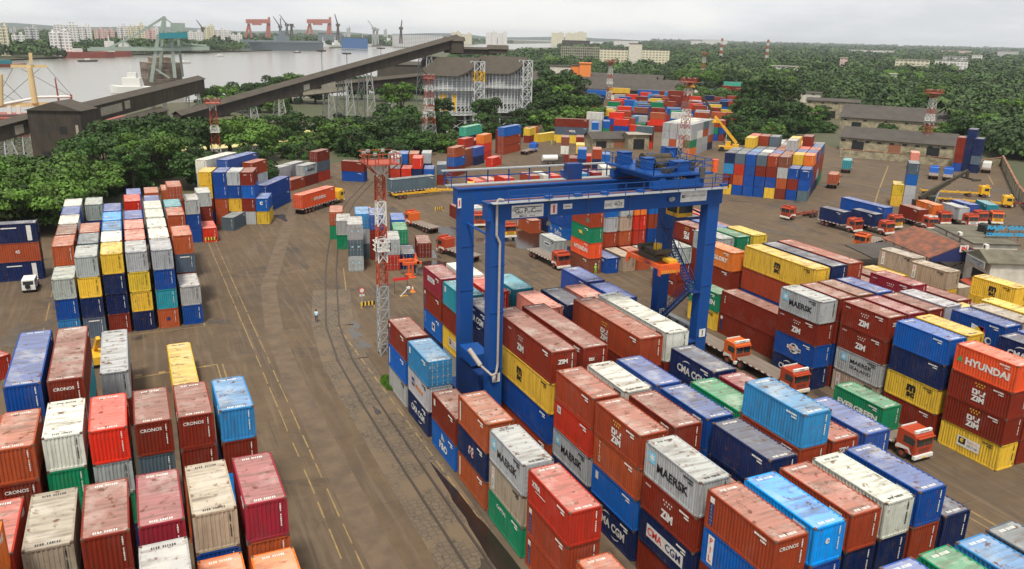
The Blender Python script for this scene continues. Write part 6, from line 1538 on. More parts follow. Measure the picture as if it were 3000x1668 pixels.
# gate building at the right
GA = -62
t = tag(empty('gate_building', (0, 0, 0)), 'cream two storey gate office with flat roofs and a big blue sign', 'building')
def gp(x, y, z): return atz('Z4', x, y, z)
g0 = gp(1635, 870, 4.2); g1 = gp(2150, 1130, 4.2); d_ = Vector((g1.x-g0.x, g1.y-g0.y, 0)); Lg = d_.length; ag = math.atan2(d_.y, d_.x); t.location = (g0.x, g0.y, 0); t.rotation_euler = (0, 0, ag)
b = MB(); b.box((0, 0, 0), (Lg, 9, 4.2)); b.build('wall', M['whitew'], t)
M['moss'] = mat('mossy_flat_roof', (.15, .135, .10), .95, noise=.7, nscale=.5, dark=(.06, .055, .035))
b = MB(); b.box((-.4, -.9, 4.2), (Lg+.4, 9.4, 4.4)); b.build('roof', M['moss'], t)
for i in range(3):
    x0 = Lg*(.02+.25*i); x1 = x0+Lg*.22; b = MB(); b.box((x0, 1.2, 4.4), (x1, 8.6, 5.2)); b.build('raised_wall', M['whitew'], t); b = MB(); b.box((x0-.3, .9, 5.2), (x1+.3, 8.9, 5.38)); b.box((x0-.1, 1.1, 5.38), (x1+.1, 8.7, 5.40), 1); b.build('raised_roof', [M['asb'], M['moss']], t)
b = MB(); b.box((-.42, -.95, 4.0), (Lg+.42, -.9, 4.45)); b.build('fascia', M['pink'], t)
for i in range(7):
    x = Lg*(.06+.13*i); b = MB(); b.box((x, -.04, 1.9), (x+1.5, .02, 3.4)); b.build('window', M['black'], t)
for x in (Lg*.42, Lg*.86):
    b = MB(); b.box((x, 1.4, 5.15), (x+1.0, 1.9, 5.9)); b.bar((x+.5, 1.38, 5.52), (x+.5, 1.4, 5.52), .26, 1, 12); b.build('air_conditioner', [M['white'], M['dsteel']], t)
# front wing with sign
b = MB(); b.box((Lg+.02, -2.5, 0), (Lg+7.5, 10, 5.2)); b.build('wing_wall', M['whitew'], t)
b = MB(); b.box((Lg-.3, -3.2, 5.2), (Lg+7.9, 10.4, 5.35)); b.build('wing_roof', M['moss'], t)
b = MB(); z = 5.36; b.add([(Lg+1.2, -3.1, z), (Lg+7.6, -3.1, z), (Lg+7.6, 2, z), (Lg+1.2, 2, z), (Lg+4.4, -3.1, z+1.3), (Lg+4.4, 2, z+1.3)], [(0, 1, 4), (2, 3, 5), (0, 4, 5, 3), (1, 2, 5, 4)]); b.build('porch_gable', M['moss'], t)
b = MB(); b.box((Lg+2.6, -2.56, 1.7), (Lg+6.6, -2.48, 3.3)); b.build('office_window', M['black'], t)
b = MB(); b.box((Lg+1.6, -3.4, 4.2), (Lg+7.2, -3.25, 5.2)); sg = b.build('sign_board', M['grate'], t)
k = Mark(); k.arc(-2.5, 0, .2, 30, 330, .1, 'black'); k.text('INDIA GATEWAY TERMINAL', .9, .2, .18, 'black', 3.2); k.text('RGCT', 1.4, -.2, .16, 'black', .9); x = link('lettering', k.mk(), sg); x.matrix_local = Matrix(((1, 0, 0, Lg+4.2), (0, 0, -1, -3.41), (0, 1, 0, 4.7), (0, 0, 0, 1)))
M['signblue'] = mat('sign_letter_blue', (.05, .35, .62), .5)
for txt, dz in (('RAJIV GANDHI', 1.65), ('CONTAINER TERMINAL', .55)):
    vs, fs, asp = text_mesh(txt, .04); h_ = .95 if dz > 1 else .62; wd = 9.5; b = MB(); P0 = gp(2185, 940, 5.6); P1 = P0+Vector((RIGHT.x, RIGHT.y, 0)).normalized()*wd
    u_ = Vector((RIGHT.x, RIGHT.y, 0)).normalized()*.93+Vector((0, 0, .0)); n_ = Vector((u_.y, -u_.x, 0)).normalized()*.12; c0 = P0+u_*wd/2+Vector((0, 0, dz))
    V = [c0+u_*(x*h_*wd/(h_*asp))+Vector((0, 0, y*h_)) for x, y in vs]; b.add([v+n_ for v in V], fs); b.add([v-n_ for v in V], [tuple(reversed(f)) for f in fs])
    o = b.build('sign_letters', M['signblue'], t); o.matrix_local = t.matrix_basis.inverted() if False else Matrix.Identity(4)
    o.matrix_parent_inverse = (Matrix.Translation(t.location)@Matrix.Rotation(ag, 4, 'Z')).inverted()
b = MB(); P0 = gp(2185, 940, 5.6); u_ = Vector((RIGHT.x, RIGHT.y, 0)).normalized()
for dz in (.1, 1.05, 2.2): b.bar(P0+Vector((0, 0, dz)), P0+u_*9.6+Vector((0, 0, dz)), .04)
for i in range(6): b.bar(P0+u_*(i*1.9)+Vector((0, 0, -.6)), P0+u_*(i*1.9)+Vector((0, 0, 2.2)), .04)
o = b.build('sign_frame', M['dsteel'], t); o.matrix_parent_inverse = (Matrix.Translation(t.location)@Matrix.Rotation(ag, 4, 'Z')).inverted()
b = MB(); b.add([(Lg+2.6, -2.55, 1.55), (Lg+7, -2.55, 1.55), (Lg+7, -4.2, 1.1), (Lg+2.6, -4.2, 1.1), (Lg+2.6, -2.55, 1.45), (Lg+7, -2.55, 1.45), (Lg+7, -4.2, 1.0), (Lg+2.6, -4.2, 1.0)], [(0,3,2,1),(4,5,6,7),(2,3,7,6),(1,2,6,5),(0,4,7,3)]); b.build('red_awning', M['mred'], t)
for dx in (Lg*.27, Lg*.39):
    P_ = tag(empty('water_tank', (0, 0, 0)), 'black round water tank on the gate office roof, %s one' % ('left' if dx < Lg*.3 else 'right'), 'water tank', 'roof water tanks'); b = MB(); b.bar((0, 0, 0), (0, 0, 1.5), .75, 0, 20); b.bar((0, 0, 1.5), (0, 0, 1.8), .75, 0, 20, .3); b.build('tank', M['black'], P_)
    P_.location = Vector((g0.x+math.cos(ag)*dx-math.sin(ag)*7.2, g0.y+math.sin(ag)*dx+math.cos(ag)*7.2, 5.16))
# rusty gate shed with IN sign
s0 = gp(1245, 950, 4.0); s1 = gp(1660, 1125, 4.0); e0 = gp(1500, 860, 6.0); e1 = gp(1910, 1005, 6.0)
sh = tag(empty('gate_shed', (s0.x, s0.y, 0)), 'open gate shed with rusty pitched roof and red sign lettered IN', 'shed'); o_ = Vector((s0.x, s0.y, 0))
dv = Vector((s1.x-s0.x, s1.y-s0.y, 0)); dn = dv.normalized(); nn = Vector((-dn.y, dn.x, 0)); nn = nn if nn.dot(Vector((e0.x-s0.x, e0.y-s0.y, 0))) > 0 else -nn; Ls = dv.length; Ws = 5.5
def sp_(u, v, z): return dn*u+nn*v+Vector((0, 0, z))
b = MB(); A = [sp_(-.3, -.3, 4.0), sp_(Ls+.5, -.3, 4.0), sp_(Ls+.5, Ws, 6.2), sp_(-.3, Ws, 6.2), sp_(Ls+.5, 2*Ws, 4.0), sp_(-.3, 2*Ws, 4.0)]; b.add(A+[a-Vector((0, 0, .15)) for a in A], [(0,1,2,3),(3,2,4,5),(6,9,8,7),(9,11,10,8),(0,6,7,1),(1,7,8,2),(2,8,10,4)]); b.build('roof', M['tile'], sh)
b = MB()
for i in range(6):
    for v in (.2, 2*Ws-.4): b.bar(sp_(i*Ls/5.2+.2, v, 0), sp_(i*Ls/5.2+.2, v, 3.95), .12)
b.build('posts', M['whitew'], sh)
b = MB(); b.add([sp_(Ls+.52, 0, 3.3), sp_(Ls+.52, 2*Ws, 3.3), sp_(Ls+.52, 2*Ws, 4.0), sp_(Ls+.52, Ws, 6.0), sp_(Ls+.52, 0, 4.0)], [(0, 1, 2, 3, 4)]); b.build('gable', M['navy'], sh)
q = sp_(Ls+.62, Ws, 5.5); b = MB(); hh_ = nn*.75; U_ = Vector((0, 0, .55)); b.add([q-hh_-U_, q+hh_-U_, q+hh_+U_, q-hh_+U_, q-hh_-U_+dn*.08, q+hh_-U_+dn*.08, q+hh_+U_+dn*.08, q-hh_+U_+dn*.08], [(0,3,2,1),(4,5,6,7),(0,1,5,4),(1,2,6,5),(2,3,7,6),(3,0,4,7)]); sg = b.build('sign_board', M['white'], sh)
k = Mark(); k.text('IN', 0, 0, .8, 'red', None, .06); x = link('lettering', k.mk(), sg); x.matrix_local = Matrix(((nn.x, 0, dn.x, q.x+dn.x*.09), (nn.y, 0, dn.y, q.y+dn.y*.09), (0, 1, 0, q.z), (0, 0, 0, 1)))
b = MB(); A = [sp_(1, -8, 3.2), sp_(10, -8, 3.2), sp_(10, -.4, 3.6), sp_(1, -.4, 3.6)]; b.add(A+[a-Vector((0, 0, .2)) for a in A], [(0,1,2,3),(7,6,5,4),(0,4,5,1),(1,5,6,2),(2,6,7,3),(3,7,4,0)]); b.build('lean_to_roof', M['asb'], sh)
P0 = gp(1870, 1215, 1.2); P1 = gp(2110, 1130, 3.0); t = tag(empty('barrier_arm', (P0.x, P0.y, 0)), 'raised red and white barrier arm beside the gate shed', 'barrier')
b = MB(); 
for i in range(10): b.bar(P0.lerp(P1, i/10)-Vector((P0.x, P0.y, 0)), P0.lerp(P1, (i+1)/10)-Vector((P0.x, P0.y, 0)), .09, i % 2)
b.build('arm', [M['white'], M['mred']], t); b = MB(); b.box((-.3, -.3, 0), (.3, .3, 1.3)); b.build('post', M['white'], t)
P0 = gp(2125, 1180, 3.9); t = tag(empty('notice_board', (P0.x, P0.y, 0), R(-64)), 'yellow notice board hung beside the gate', 'notice board'); b = MB(); b.box((-1.2, -.05, 3.0), (1.2, .05, 4.8)); b.build('board', M['yel'], t); b = MB(); b.bar((-1, 0, 0), (-1, 0, 3), .05); b.bar((1, 0, 0), (1, 0, 3), .05); b.build('post', M['dsteel'], t)
k = Mark()
for i in range(6): k.rect(-.95, .62-i*.22, .95-.2*(i % 3), .69-i*.22, 'red')
P0 = gp(2050, 1330, 0); t = tag(empty('guard_booth', (P0.x, P0.y, 0), R(-64)), 'small white guard booth beside the gate barrier', 'booth'); b = MB(); b.box((-1, -1, 0), (1, 1, 2.3)); b.build('wall', M['whitew'], t); b = MB(); b.box((-1.2, -1.2, 2.3), (1.2, 1.2, 2.5)); b.build('roof', M['black'], t); b = MB(); b.box((-.6, -1.05, 1.1), (.6, -1.0, 1.9)); b.build('window', M['glass'], t)

# ------------------------------------------------------------------ small things in the yard
def person(loc, ang, shirt, trousers, label, helmet=None, arm=0):
    me = bpy.data.meshes.new('person'); J = [(0,0,.95),(0,0,1.2),(0,0,1.42),(0,.01,1.52),(0,.02,1.66), (.19,0,1.40),(.25,.02,1.12),(.24,.12,.88),(-.19,0,1.40),(-.25,.02,1.12),(-.24,.12,.88), (.10,0,.88),(.11,.02,.48),(.11,0,.07),(.11,.14,.04),(-.10,0,.88),(-.12,.10,.48),(-.12,.06,.07),(-.12,.20,.04)]
    E_ = [(0,1),(1,2),(2,3),(3,4),(2,5),(5,6),(6,7),(2,8),(8,9),(9,10),(0,11),(11,12),(12,13),(13,14),(0,15),(15,16),(16,17),(17,18)]
    me.from_pydata(J, E_, []); o = link('person', me, None, loc, (0, 0, R(ang)))
    sk = o.modifiers.new('skin', 'SKIN'); rad = [.15,.15,.16,.06,.10,.075,.05,.035,.075,.05,.035,.09,.065,.045,.04,.09,.065,.045,.04]
    for v, r in zip(me.skin_vertices[0].data, rad): v.radius = (r, r*.85)
    me.skin_vertices[0].data[0].use_root = True; ss = o.modifiers.new('sub', 'SUBSURF'); ss.levels = 1; ss.render_levels = 1
    dg = bpy.context.evaluated_depsgraph_get(); m2 = bpy.data.meshes.new_from_object(o.evaluated_get(dg)); o.modifiers.clear(); o.data = m2
    for n_, c in (('skin', (.16, .08, .05)), ('shirt', shirt), ('trousers', trousers)): m2.materials.append(mat('person_'+n_, c, .8))
    for p in m2.polygons:
        z = p.center.z; x = abs(p.center.x); p.material_index = 2 if z < .95 and x < .2 else (1 if z < 1.46 and not (x > .2 and z < 1.1) else 0)
    tag(o, label, 'person')
    h = MB(); h.bar((0, .01, 1.68), (0, .01, 1.80), .115, 0, 12, .06); h.bar((0, .02, 1.675), (0, .02, 1.69), .14, 0, 12); h.build('helmet' if helmet else 'hair', M[helmet] if helmet else M['black'], o)
    return o
person((20.0, 102.3, .0), 150, (.5, .72, .85), (.02, .03, .05), 'person in light shirt and dark trousers standing beside the railway track')
P = atz('Z3', 775, 1285, 0); person((P.x, P.y, 0), 200, (.35, .75, .05), (.3, .6, .05), 'worker in lime green clothes and white helmet before the crane rows', helmet='white')
P = atz('Y1', 395, 835, 0); person((P.x, P.y, 0), 30, (.5, .75, .1), (.4, .6, .1), 'worker in lime vest near the mustard yellow containers', helmet='white')
P = atz('Y1', 430, 838, 0); person((P.x, P.y, 0), -60, (.03, .05, .1), (.02, .02, .03), 'person in dark clothes near the mustard yellow containers')
t = tag(empty('jeep', (-15.3, 131.0, 0), R(178)), 'small white jeep with spare wheel on its back beside the left block', 'jeep')
b = MB(); b.box((-.85, -1.9, .45), (.85, 1.9, 1.1)); b.box((-.82, -1.0, 1.1), (.82, 1.85, 1.9)); b.build('body', M['cabwhite'], t)
b = MB(); b.box((-.65, 1.85, 1.2), (.65, 1.87, 1.75)); b.box((-.83, -.8, 1.2), (-.82, 1.6, 1.75)); b.box((.82, -.8, 1.2), (.83, 1.6, 1.75)); b.build('window', M['glass'], t)
b = MB(); b.bar((.1, 1.88, 1.0), (.1, 2.05, 1.0), .34, 0, 16); b.build('spare_wheel', M['rubber'], t)
for x in (-.8, .8):
    for y in (-1.3, 1.25): wheel(t, x, y, .36, .22)
def barrier(P, ang, label):
    t = tag(empty('road_barrier', (P.x, P.y, 0), R(ang)), label, 'barrier', 'striped road barriers'); b = MB()
    for i in range(8): b.box((-1+i*.25, -.04, .35), (-.75+i*.25, .04, .9), i % 2)
    b.build('panel', [M['yel'], M['black']], t); b = MB(); b.bar((-.9, 0, 0), (-.9, 0, .4), .04); b.bar((.9, 0, 0), (.9, 0, .4), .04); b.bar((-.9, -.4, .03), (-.9, .4, .03), .03); b.bar((.9, -.4, .03), (.9, .4, .03), .03); b.build('feet', M['ylw'], t)
P = atz('Z6', 110, 595, 0); barrier(P, 0, 'yellow and black barrier beside the nearest mast')
P = atz('Z1', 1968, 985, 0); barrier(P, 0, 'yellow and black barrier before the single red container')
P = atz('Z2', 1708, 697, 0); barrier(P, 5, 'yellow and black barrier on open ground left of the crane')
P = atz('Z6', 45, 600, 0); t = tag(empty('road_sign', (P.x, P.y, 0)), 'round red no entry style sign on a pole beside the nearest mast', 'road sign'); b = MB(); b.bar((0, 0, 0), (0, 0, 2.6), .04); b.build('pole', M['steel'], t); b = MB(); b.bar((0, -.06, 2.6), (0, -.02, 2.6), .42, 0, 20); b.bar((0, -.08, 2.6), (0, -.06, 2.6), .3, 1, 20); b.build('disc', [M['red'], M['white']], t); b = MB(); b.box((-.35, -.04, 1.75), (.35, -.02, 2.05)); b.build('plate', M['white'], t)
P = atz('Z6', 490, 430, 0); t = tag(empty('safety_board', (P.x, P.y, 0)), 'low red and white safety board standing right of the mast', 'board'); b = MB(); b.box((-1.2, -.04, 2.0), (1.2, .04, 2.45)); b.build('board', M['red'], t); b = MB(); b.bar((-1.0, 0, 0), (-1.0, 0, 2), .035); b.bar((1.0, 0, 0), (1.0, 0, 2), .035); b.build('post', M['dsteel'], t)
P = atz('Z6', 465, 432, 0); t = tag(empty('floodlight_stand', (P.x+.4, P.y-1.5, 0)), 'small tilted white lamp on a stand below the safety board', 'lamp'); b = MB(); b.bar((-.6, 0, .05), (.5, 0, 1.1), .05); b.cbox((.6, 0, 1.2), (.5, .3, .3)); b.build('lamp_arm', M['white'], t); b = MB(); b.bar((-.6, -.4, .04), (-.6, .4, .04), .04); b.bar((-.6, 0, .04), (.5, 0, .04), .04); b.build('base', M['ylw'], t)
P = atz('Z6', 625, 415, 0); t = tag(empty('traffic_cone', (P.x, P.y, 0)), 'orange and white traffic cone left of the stacked containers', 'traffic cone'); b = MB(); b.bar((0, 0, .05), (0, 0, .55), .28, 0, 14, .14); b.bar((0, 0, .55), (0, 0, .8), .14, 1, 14, .08); b.bar((0, 0, .8), (0, 0, 1.0), .08, 0, 14, .03); b.box((-.35, -.35, 0), (.35, .35, .05)); b.build('cone', [M['orange'], M['white']], t)
P = atz('Z6', 690, 250, 0); t = tag(empty('spreader_frame', (P.x, P.y, 0)), 'orange lifting frame lying behind the leftmost near stack', 'lifting frame'); b = MB(); b.box((-2.5, 0, 2.2), (.6, .35, 2.6)); b.box((-2.5, 2.0, 2.2), (.6, 2.4, 2.6)); b.box((-.2, 0, 2.2), (.2, 2.4, 2.6)); b.bar((-.9, .2, 0), (-.9, .2, 2.2), .14); b.bar((-.9, 2.2, 0), (-.9, 2.2, 2.2), .14); b.box((-1.4, -.1, 0), (-.4, 2.5, .15)); b.bar((-2.3, .2, 2.6), (-2.3, .2, 3.6), .25, 0, 8, .05); b.bar((.3, 2.2, 2.6), (.3, 2.2, 3.5), .25, 0, 8, .05); b.build('frame', M['spr'], t)
P = atz('Z9' if False else 'Z6', 0, 0, 0)
t = tag(empty('yellow_loader', tuple(at(278, 1040, 1.2).xy)+(0,)), 'yellow machine half hidden behind the maroon containers, left block', 'loader'); b = MB(); b.box((-.9, -1.5, .5), (.9, 1.5, 1.4)); b.beam((0, 1, 1.4), (.6, -1.2, 3.6), .4, .4); b.build('body', M['ylw'], t); wheel(t, -.9, -1, .5); wheel(t, .9, -1, .5); wheel(t, -.9, 1, .5); wheel(t, .9, 1, .5)
for i, (z_, x, y, lab) in enumerate((('Z2', 1090, 240, 'left small flat topped trailer beyond the mast platform'), ('Z2', 1215, 232, 'right small flat topped trailer beyond the mast platform'))):
    P = atz(z_, x, y, 0); t = tag(empty('parked_dumper', (P.x, P.y, 0), R(20)), lab, 'dumper', 'small parked dumpers'); b = MB(); b.box((-1.9, -1, .9), (1.9, 1, 1.1)); b.box((-1.5, -.9, .5), (1.5, .9, .9)); b.build('body', M['dsteel'], t); wheel(t, -.9, -.5, .4); wheel(t, .9, .5, .4)
P = atz('Z3', 350, 260, 0); t = tag(empty('tank_truck', (P.x, P.y, 0), R(-10)), 'white tank vehicle just beyond the crane beam', 'tank truck'); b = MB(); b.bar((-2.3, 0, 1.9), (2.3, 0, 1.9), .95, 0, 16); b.build('tank', M['cabwhite'], t); b = MB(); b.box((-2.5, -.9, .6), (2.8, .9, .95)); b.box((2.4, -1, .6), (4.2, 1, 2.5)); b.build('chassis', M['dsteel'], t); wheel(t, -.9, -.9, .45); wheel(t, .9, -.9, .45)

# ------------------------------------------------------------------ harbour: unloader, ships, shipyard, city
M['ulg'] = mat('unloader_grey_green', (.27, .33, .30), .6, noise=.35, nscale=.2, dark=(.18, .17, .14)); M['ult'] = mat('unloader_teal', (.02, .19, .23), .5); M['hull'] = mat('ship_hull_red', (.28, .07, .05), .6); M['hullg'] = mat('warship_grey', (.17, .20, .23), .6); M['shipw'] = mat('ship_white', (.62, .62, .6), .6); M['ship_y'] = mat('ship_mast_cream', (.64, .50, .27), .5, noise=.3, nscale=.3, dark=(.4, .25, .1))
M['gant'] = mat('gantry_pale_red', (.38, .15, .12), .6); M['rustship'] = mat('rusty_wreck', (.13, .10, .08), .9, noise=.8, nscale=.25, dark=(.30, .25, .20), stretch=(1, 1, 2))
UD = 560
def U(x, y, dd=0): return atzd('T1', x, y, UD+dd)
t = tag(empty('ship_unloader', tuple(U(1250, 640))[:2]+(0,)), 'tall grey green bulk unloader crane with teal machinery house', 'harbour crane'); o_ = Vector(t.location)
b = MB()
for p, q, r in (((1140, 620), (1195, 260), 1.1), ((1320, 590), (1290, 250), 1.1), ((1205, 560, 12), (1225, 300, 12), .8), ((1380, 580, 12), (1345, 300, 12), .8), ((1140, 500), (1280, 590), .5), ((1290, 320), (1160, 440), .5), ((1150, 440), (1300, 330), .3)):
    b.bar(U(*p)-o_, U(*q)-o_, r*.9)
b.build('leg', M['ulg'], t)
b = MB(); b.add([U(1200, 250, -5)-o_, U(1415, 245, -5)-o_, U(1415, 290, -5)-o_, U(1200, 292, -5)-o_, U(1200, 250, 8)-o_, U(1415, 245, 8)-o_, U(1415, 290, 8)-o_, U(1200, 292, 8)-o_], [(0,1,2,3),(7,6,5,4),(0,4,5,1),(1,5,6,2),(2,6,7,3),(3,7,4,0)]); b.build('machinery_house', M['ult'], t)
b = MB(); b.bar(U(660, 376)-o_, U(1580, 371)-o_, .85); b.bar(U(680, 362, 6)-o_, U(1580, 357, 6)-o_, .45); b.build('boom', M['ulg'], t)
b = MB()
for p, q, r in (((1215, 250), (1240, 125), 1.2), ((1250, 250), (1240, 125), .9), ((1240, 130), (1010, 275), .9), ((1010, 275), (820, 362), .7), ((1245, 140), (1400, 250), .45), ((940, 310), (1000, 365), .5), ((930, 315), (925, 370), .7), ((1380, 330), (1560, 345), .6)):
    b.bar(U(*p)-o_, U(*q)-o_, r*.75)
b.build('stay_frame', M['ulg'], t)
b = MB(); b.box(*[tuple(v) for v in (Vector((-2, -2, 0))+U(1320, 238)-o_, Vector((6, 3, 5))+U(1320, 238)-o_)]); b.build('winch_house', M['ulg'], t)
b = MB()
for i in range(8):
    x = 1385+i*24; pts = [U(x+24*k/6, 378+34*math.sin(math.pi*k/6))-o_ for k in range(7)]; b.path(pts, .09, 0, 3)
b.build('festoon_cable', M['black'], t)
# wreck of a ship under the unloader
def hullmesh(b, L, W, H, m=0, bow=.22, sheer=.25):
    n = 14; secs = []
    for i in range(n+1):
        t_ = i/n; y = -L/2+L*t_; w_ = W/2*min(1, (1-t_)/bow if t_ > 1-bow else 1)*(1 if t_ > .06 else .75); h = H*(1+sheer*max(0, t_-.75)*3); secs.append([(-w_, y, h), (-w_*.85, y, 0), (w_*.85, y, 0), (w_, y, h)])
    vs = [p for s in secs for p in s]; fs = []
    for i in range(n):
        for k in range(3): fs.append((4*i+k, 4*i+4+k, 4*i+5+k, 4*i+1+k))
        fs.append((4*i+3, 4*i+7, 4*i+4, 4*i))
    fs += [(0, 1, 2, 3), (4*n+3, 4*n+2, 4*n+1, 4*n)]; b.add(vs, fs, m)
def ship(loc, ang, L, W, H, hullm, label, cat='ship', sup=(), name='ship', masts=(), supm='shipw'):
    t = tag(empty(name, loc, R(ang)), label, cat); b = MB(); hullmesh(b, L, W, H); b.build('hull', M[hullm], t)
    for k, (y0, y1, w_, z0, z1) in enumerate(sup): b = MB(); b.box((-w_/2, y0, z0), (w_/2, y1, z1)); b.build('superstructure', M[supm], t)
    for y, h, r in masts: b = MB(); b.bar((0, y, H), (0, y, h), r); b.bar((-r*6, y, h*.8), (r*6, y, h*.8), r*.5); b.build('mast', M[supm], t)
    return t
P = U(1225, 640, 25); ship((P.x, P.y, -1.8), 10, 34, 21, 7, 'rustship', 'rusty old hulk of a ship moored beneath the unloader', sup=((-12, 12, 20, 7, 13), (-10, 8, 21.5, 13, 17), (-4, 6, 12, 17, 20)), supm='rustship', masts=((-9, 30, .3),))
P = U(1000, 640, -10); ship((P.x, P.y, -1.8), 75, 26, 9, 4, 'shipw', 'small white tug at the berth left of the unloader', cat='tug', name='tug', sup=((-5, 5, 6, 4, 9), (-3, 2, 4, 9, 12)), masts=((0, 17, .2),))
# cargo ship at the left edge with cream mast
CD = 330
def Cc(x, y, dd=0): return atzd('T1', x, y, CD+dd)
t = tag(empty('cargo_ship', tuple(Cc(150, 850))[:2]+(-1.8,)), 'cargo ship with tall cream goalpost mast at the left berth', 'ship'); o_ = Vector(t.location)
P = Cc(150, 900); b = MB(); hullmesh(b, 120, 20, 8, 0); hb = b.build('hull', M['hull'], t); hb.rotation_euler = (0, 0, R(64)); hb.location = (-18, 12, 0)
b = MB(); b.bar(Cc(265, 780)-o_, Cc(222, 505)-o_, 1.05, 0, 10, .9); b.add([Cc(*p)-o_ for p in ((80, 488), (355, 490), (355, 512), (80, 512), (80, 488, 4), (355, 490, 4), (355, 512, 4), (80, 512, 4))], [(0,3,2,1),(4,5,6,7),(0,1,5,4),(1,2,6,5),(2,3,7,6),(3,0,4,7)]); b.bar(Cc(235, 480)-o_, Cc(228, 400)-o_, .5); b.build('goalpost_mast', M['ship_y'], t)
b = MB(); b.bar(Cc(5, 800)-o_, Cc(0, 560)-o_, .9, 0, 10); b.build('kingpost', M['ship_y'], t)
b = MB(); b.bar(Cc(445, 775)-o_, Cc(415, 590)-o_, .35, 0, 8, .2); b.bar(Cc(540, 790)-o_, Cc(535, 715)-o_, .4); b.build('foremast', M['hull'], t)
b = MB(); b.bar(Cc(250, 745)-o_, Cc(-20, 795)-o_, .45, 0, 8); b.bar(Cc(280, 735)-o_, Cc(535, 730)-o_, .45, 0, 8); b.build('derrick_boom', M['shipw'], t)
b = MB()
for p, q in (((95, 520), (0, 700)), ((300, 520), (10, 770)), ((160, 520), (520, 720)), ((355, 510), (535, 715)), ((5, 590), (180, 760)), ((5, 700), (130, 770))): b.bar(Cc(*p)-o_, Cc(*q)-o_, .07)
b.build('rigging', M['dsteel'], t)
b = MB(); b.add([Cc(*p)-o_ for p in ((-60, 780), (420, 770), (430, 800), (-60, 815), (-60, 780, 8), (420, 770, 8), (430, 800, 8), (-60, 815, 8))], [(0,3,2,1),(4,5,6,7),(0,1,5,4),(1,2,6,5),(2,3,7,6),(3,0,4,7)]); b.build('deck_house', M['ship_y'], t)
for x0, x1 in ((-40, 30), (60, 100), (130, 160)):
    b = MB(); b.bar(Cc(x0+10, 860)-o_, Cc(x0+10, 800)-o_, .6); b.build('deck_post', M['shipw'], t)
# boats on the river
for (x, y, L_, c, lab) in ((665, 466, 22, 'dsteel', 'long low dark barge alone on the open river'), (1400, 478, 14, 'shipw', 'small white boat on the river right of the unloader'), (1660, 428, 14, 'shipw', 'tiny launch far out on the river'), (2245, 400, 16, 'dsteel', 'tiny dark boat near the grey warship')):
    P = atz('T1', x, y, -1.8); ship((P.x, P.y, -1.8), -60, L_, 4, 1.6, c, lab, cat='boat', name='boat', sup=((-3, 2, 2.6, 1.6, 3.2),))
P = atz('T1', 30, 505, -1.8); ship((P.x, P.y, -1.8), -60, 40, 9, 2.5, 'hull', 'blue canopied barge at the left edge of the river', cat='boat', name='boat', sup=((-14, 6, 6, 2.5, 6),), supm='ult')
P = atz('T1', 680, 437, -1.8); ship((P.x, P.y, -1.8), -62, 62, 12, 7, 'hull', 'red hulled ship at the far bank, left of two', sup=((22, 30, 9, 7, 20), (-20, -10, 8, 7, 11)), masts=((26, 26, .4),))
P = atz('T1', 870, 428, -1.8); ship((P.x, P.y, -1.8), -62, 46, 11, 8, 'hull', 'red hulled ship at the far bank, right of two', sup=((8, 18, 8, 8, 17),), masts=((14, 24, .4),))
P = atz('T1', 2130, 382, -1.8); ship((P.x, P.y, -1.8), 118, 190, 28, 17, 'hullg', 'long grey aircraft carrier moored off the shipyard', sup=((-16, 16, 7, 17, 27), (-85, 80, 31, 15, 18), (-8, 4, 5, 27, 36)), supm='hullg', masts=((0, 60, .8), (-14, 52, .6)))
for x, y, L_, lab in ((2530, 360, 60, 'white ship moored right of the carrier'), (2440, 372, 26, 'small white boat beside the carrier bow')):
    P = atz('T1', x, y, -1.8); ship((P.x, P.y, -1.8), 118, L_, 12, 6, 'shipw', lab, sup=((-L_*.2, L_*.1, 9, 6, 12), (-L_*.12, 0, 6, 12, 17)), masts=((0, 26, .4),))
for x, y, L_, c, lab in ((30, 355, 50, 'shipw', 'white ship leftmost of the shipyard quay row'), (160, 353, 60, 'shipw', 'white ship second of the shipyard quay row'), (350, 346, 80, 'dsteel', 'grey ship third of the shipyard quay row'), (500, 342, 90, 'shipw', 'long pale ship at the right end of the shipyard quay')):
    P = atz('T2', x, y, -1.8); ship((P.x, P.y, -1.8), 118, L_, 14, 7, c, lab, sup=((-L_*.2, L_*.1, 10, 7, 15), (-L_*.12, 0, 7, 15, 22)), masts=((0, 34, .5),))
def hgantry(z_, xs, ytop, ybot, D, label):
    q = lambda x, y, dd=0: atzd(z_, x, y, D+dd); x0, x1 = xs; t = tag(empty('shipyard_gantry_crane', tuple(q(x0, ybot))[:2]+(0,)), label, 'gantry crane', 'red shipyard gantry cranes'); o_ = Vector(t.location); s = D/1500
    b = MB(); b.bar(q(x0-10, ytop+12)-o_, q(x1+10, ytop+12)-o_, 3.4*s); b.build('bridge_girder', M['gant'], t)
    for p, e in (((x0+12, ytop+30), (x0-12, ybot)), ((x0+12, ytop+30), (x0+35, ybot)), ((x1-5, ytop), (x1-20, ybot)), ((x1, ytop-20), (x1+5, ybot))): b = MB(); b.bar(q(*p)-o_, q(*e)-o_, 1.7*s); b.build('leg', M['gant'], t)
    b = MB(); c = q((x0+x1)/2-10, ytop+22)-o_; b.cbox(c, (14*s, 10*s, 8*s)); b.build('trolley', M['gant'], t)
hgantry('T1', (1865, 2030), 150, 285, 1800, 'larger red shipyard gantry crane, left of the two')
hgantry('T1', (2325, 2490), 150, 262, 2100, 'smaller red shipyard gantry crane, right of the two')
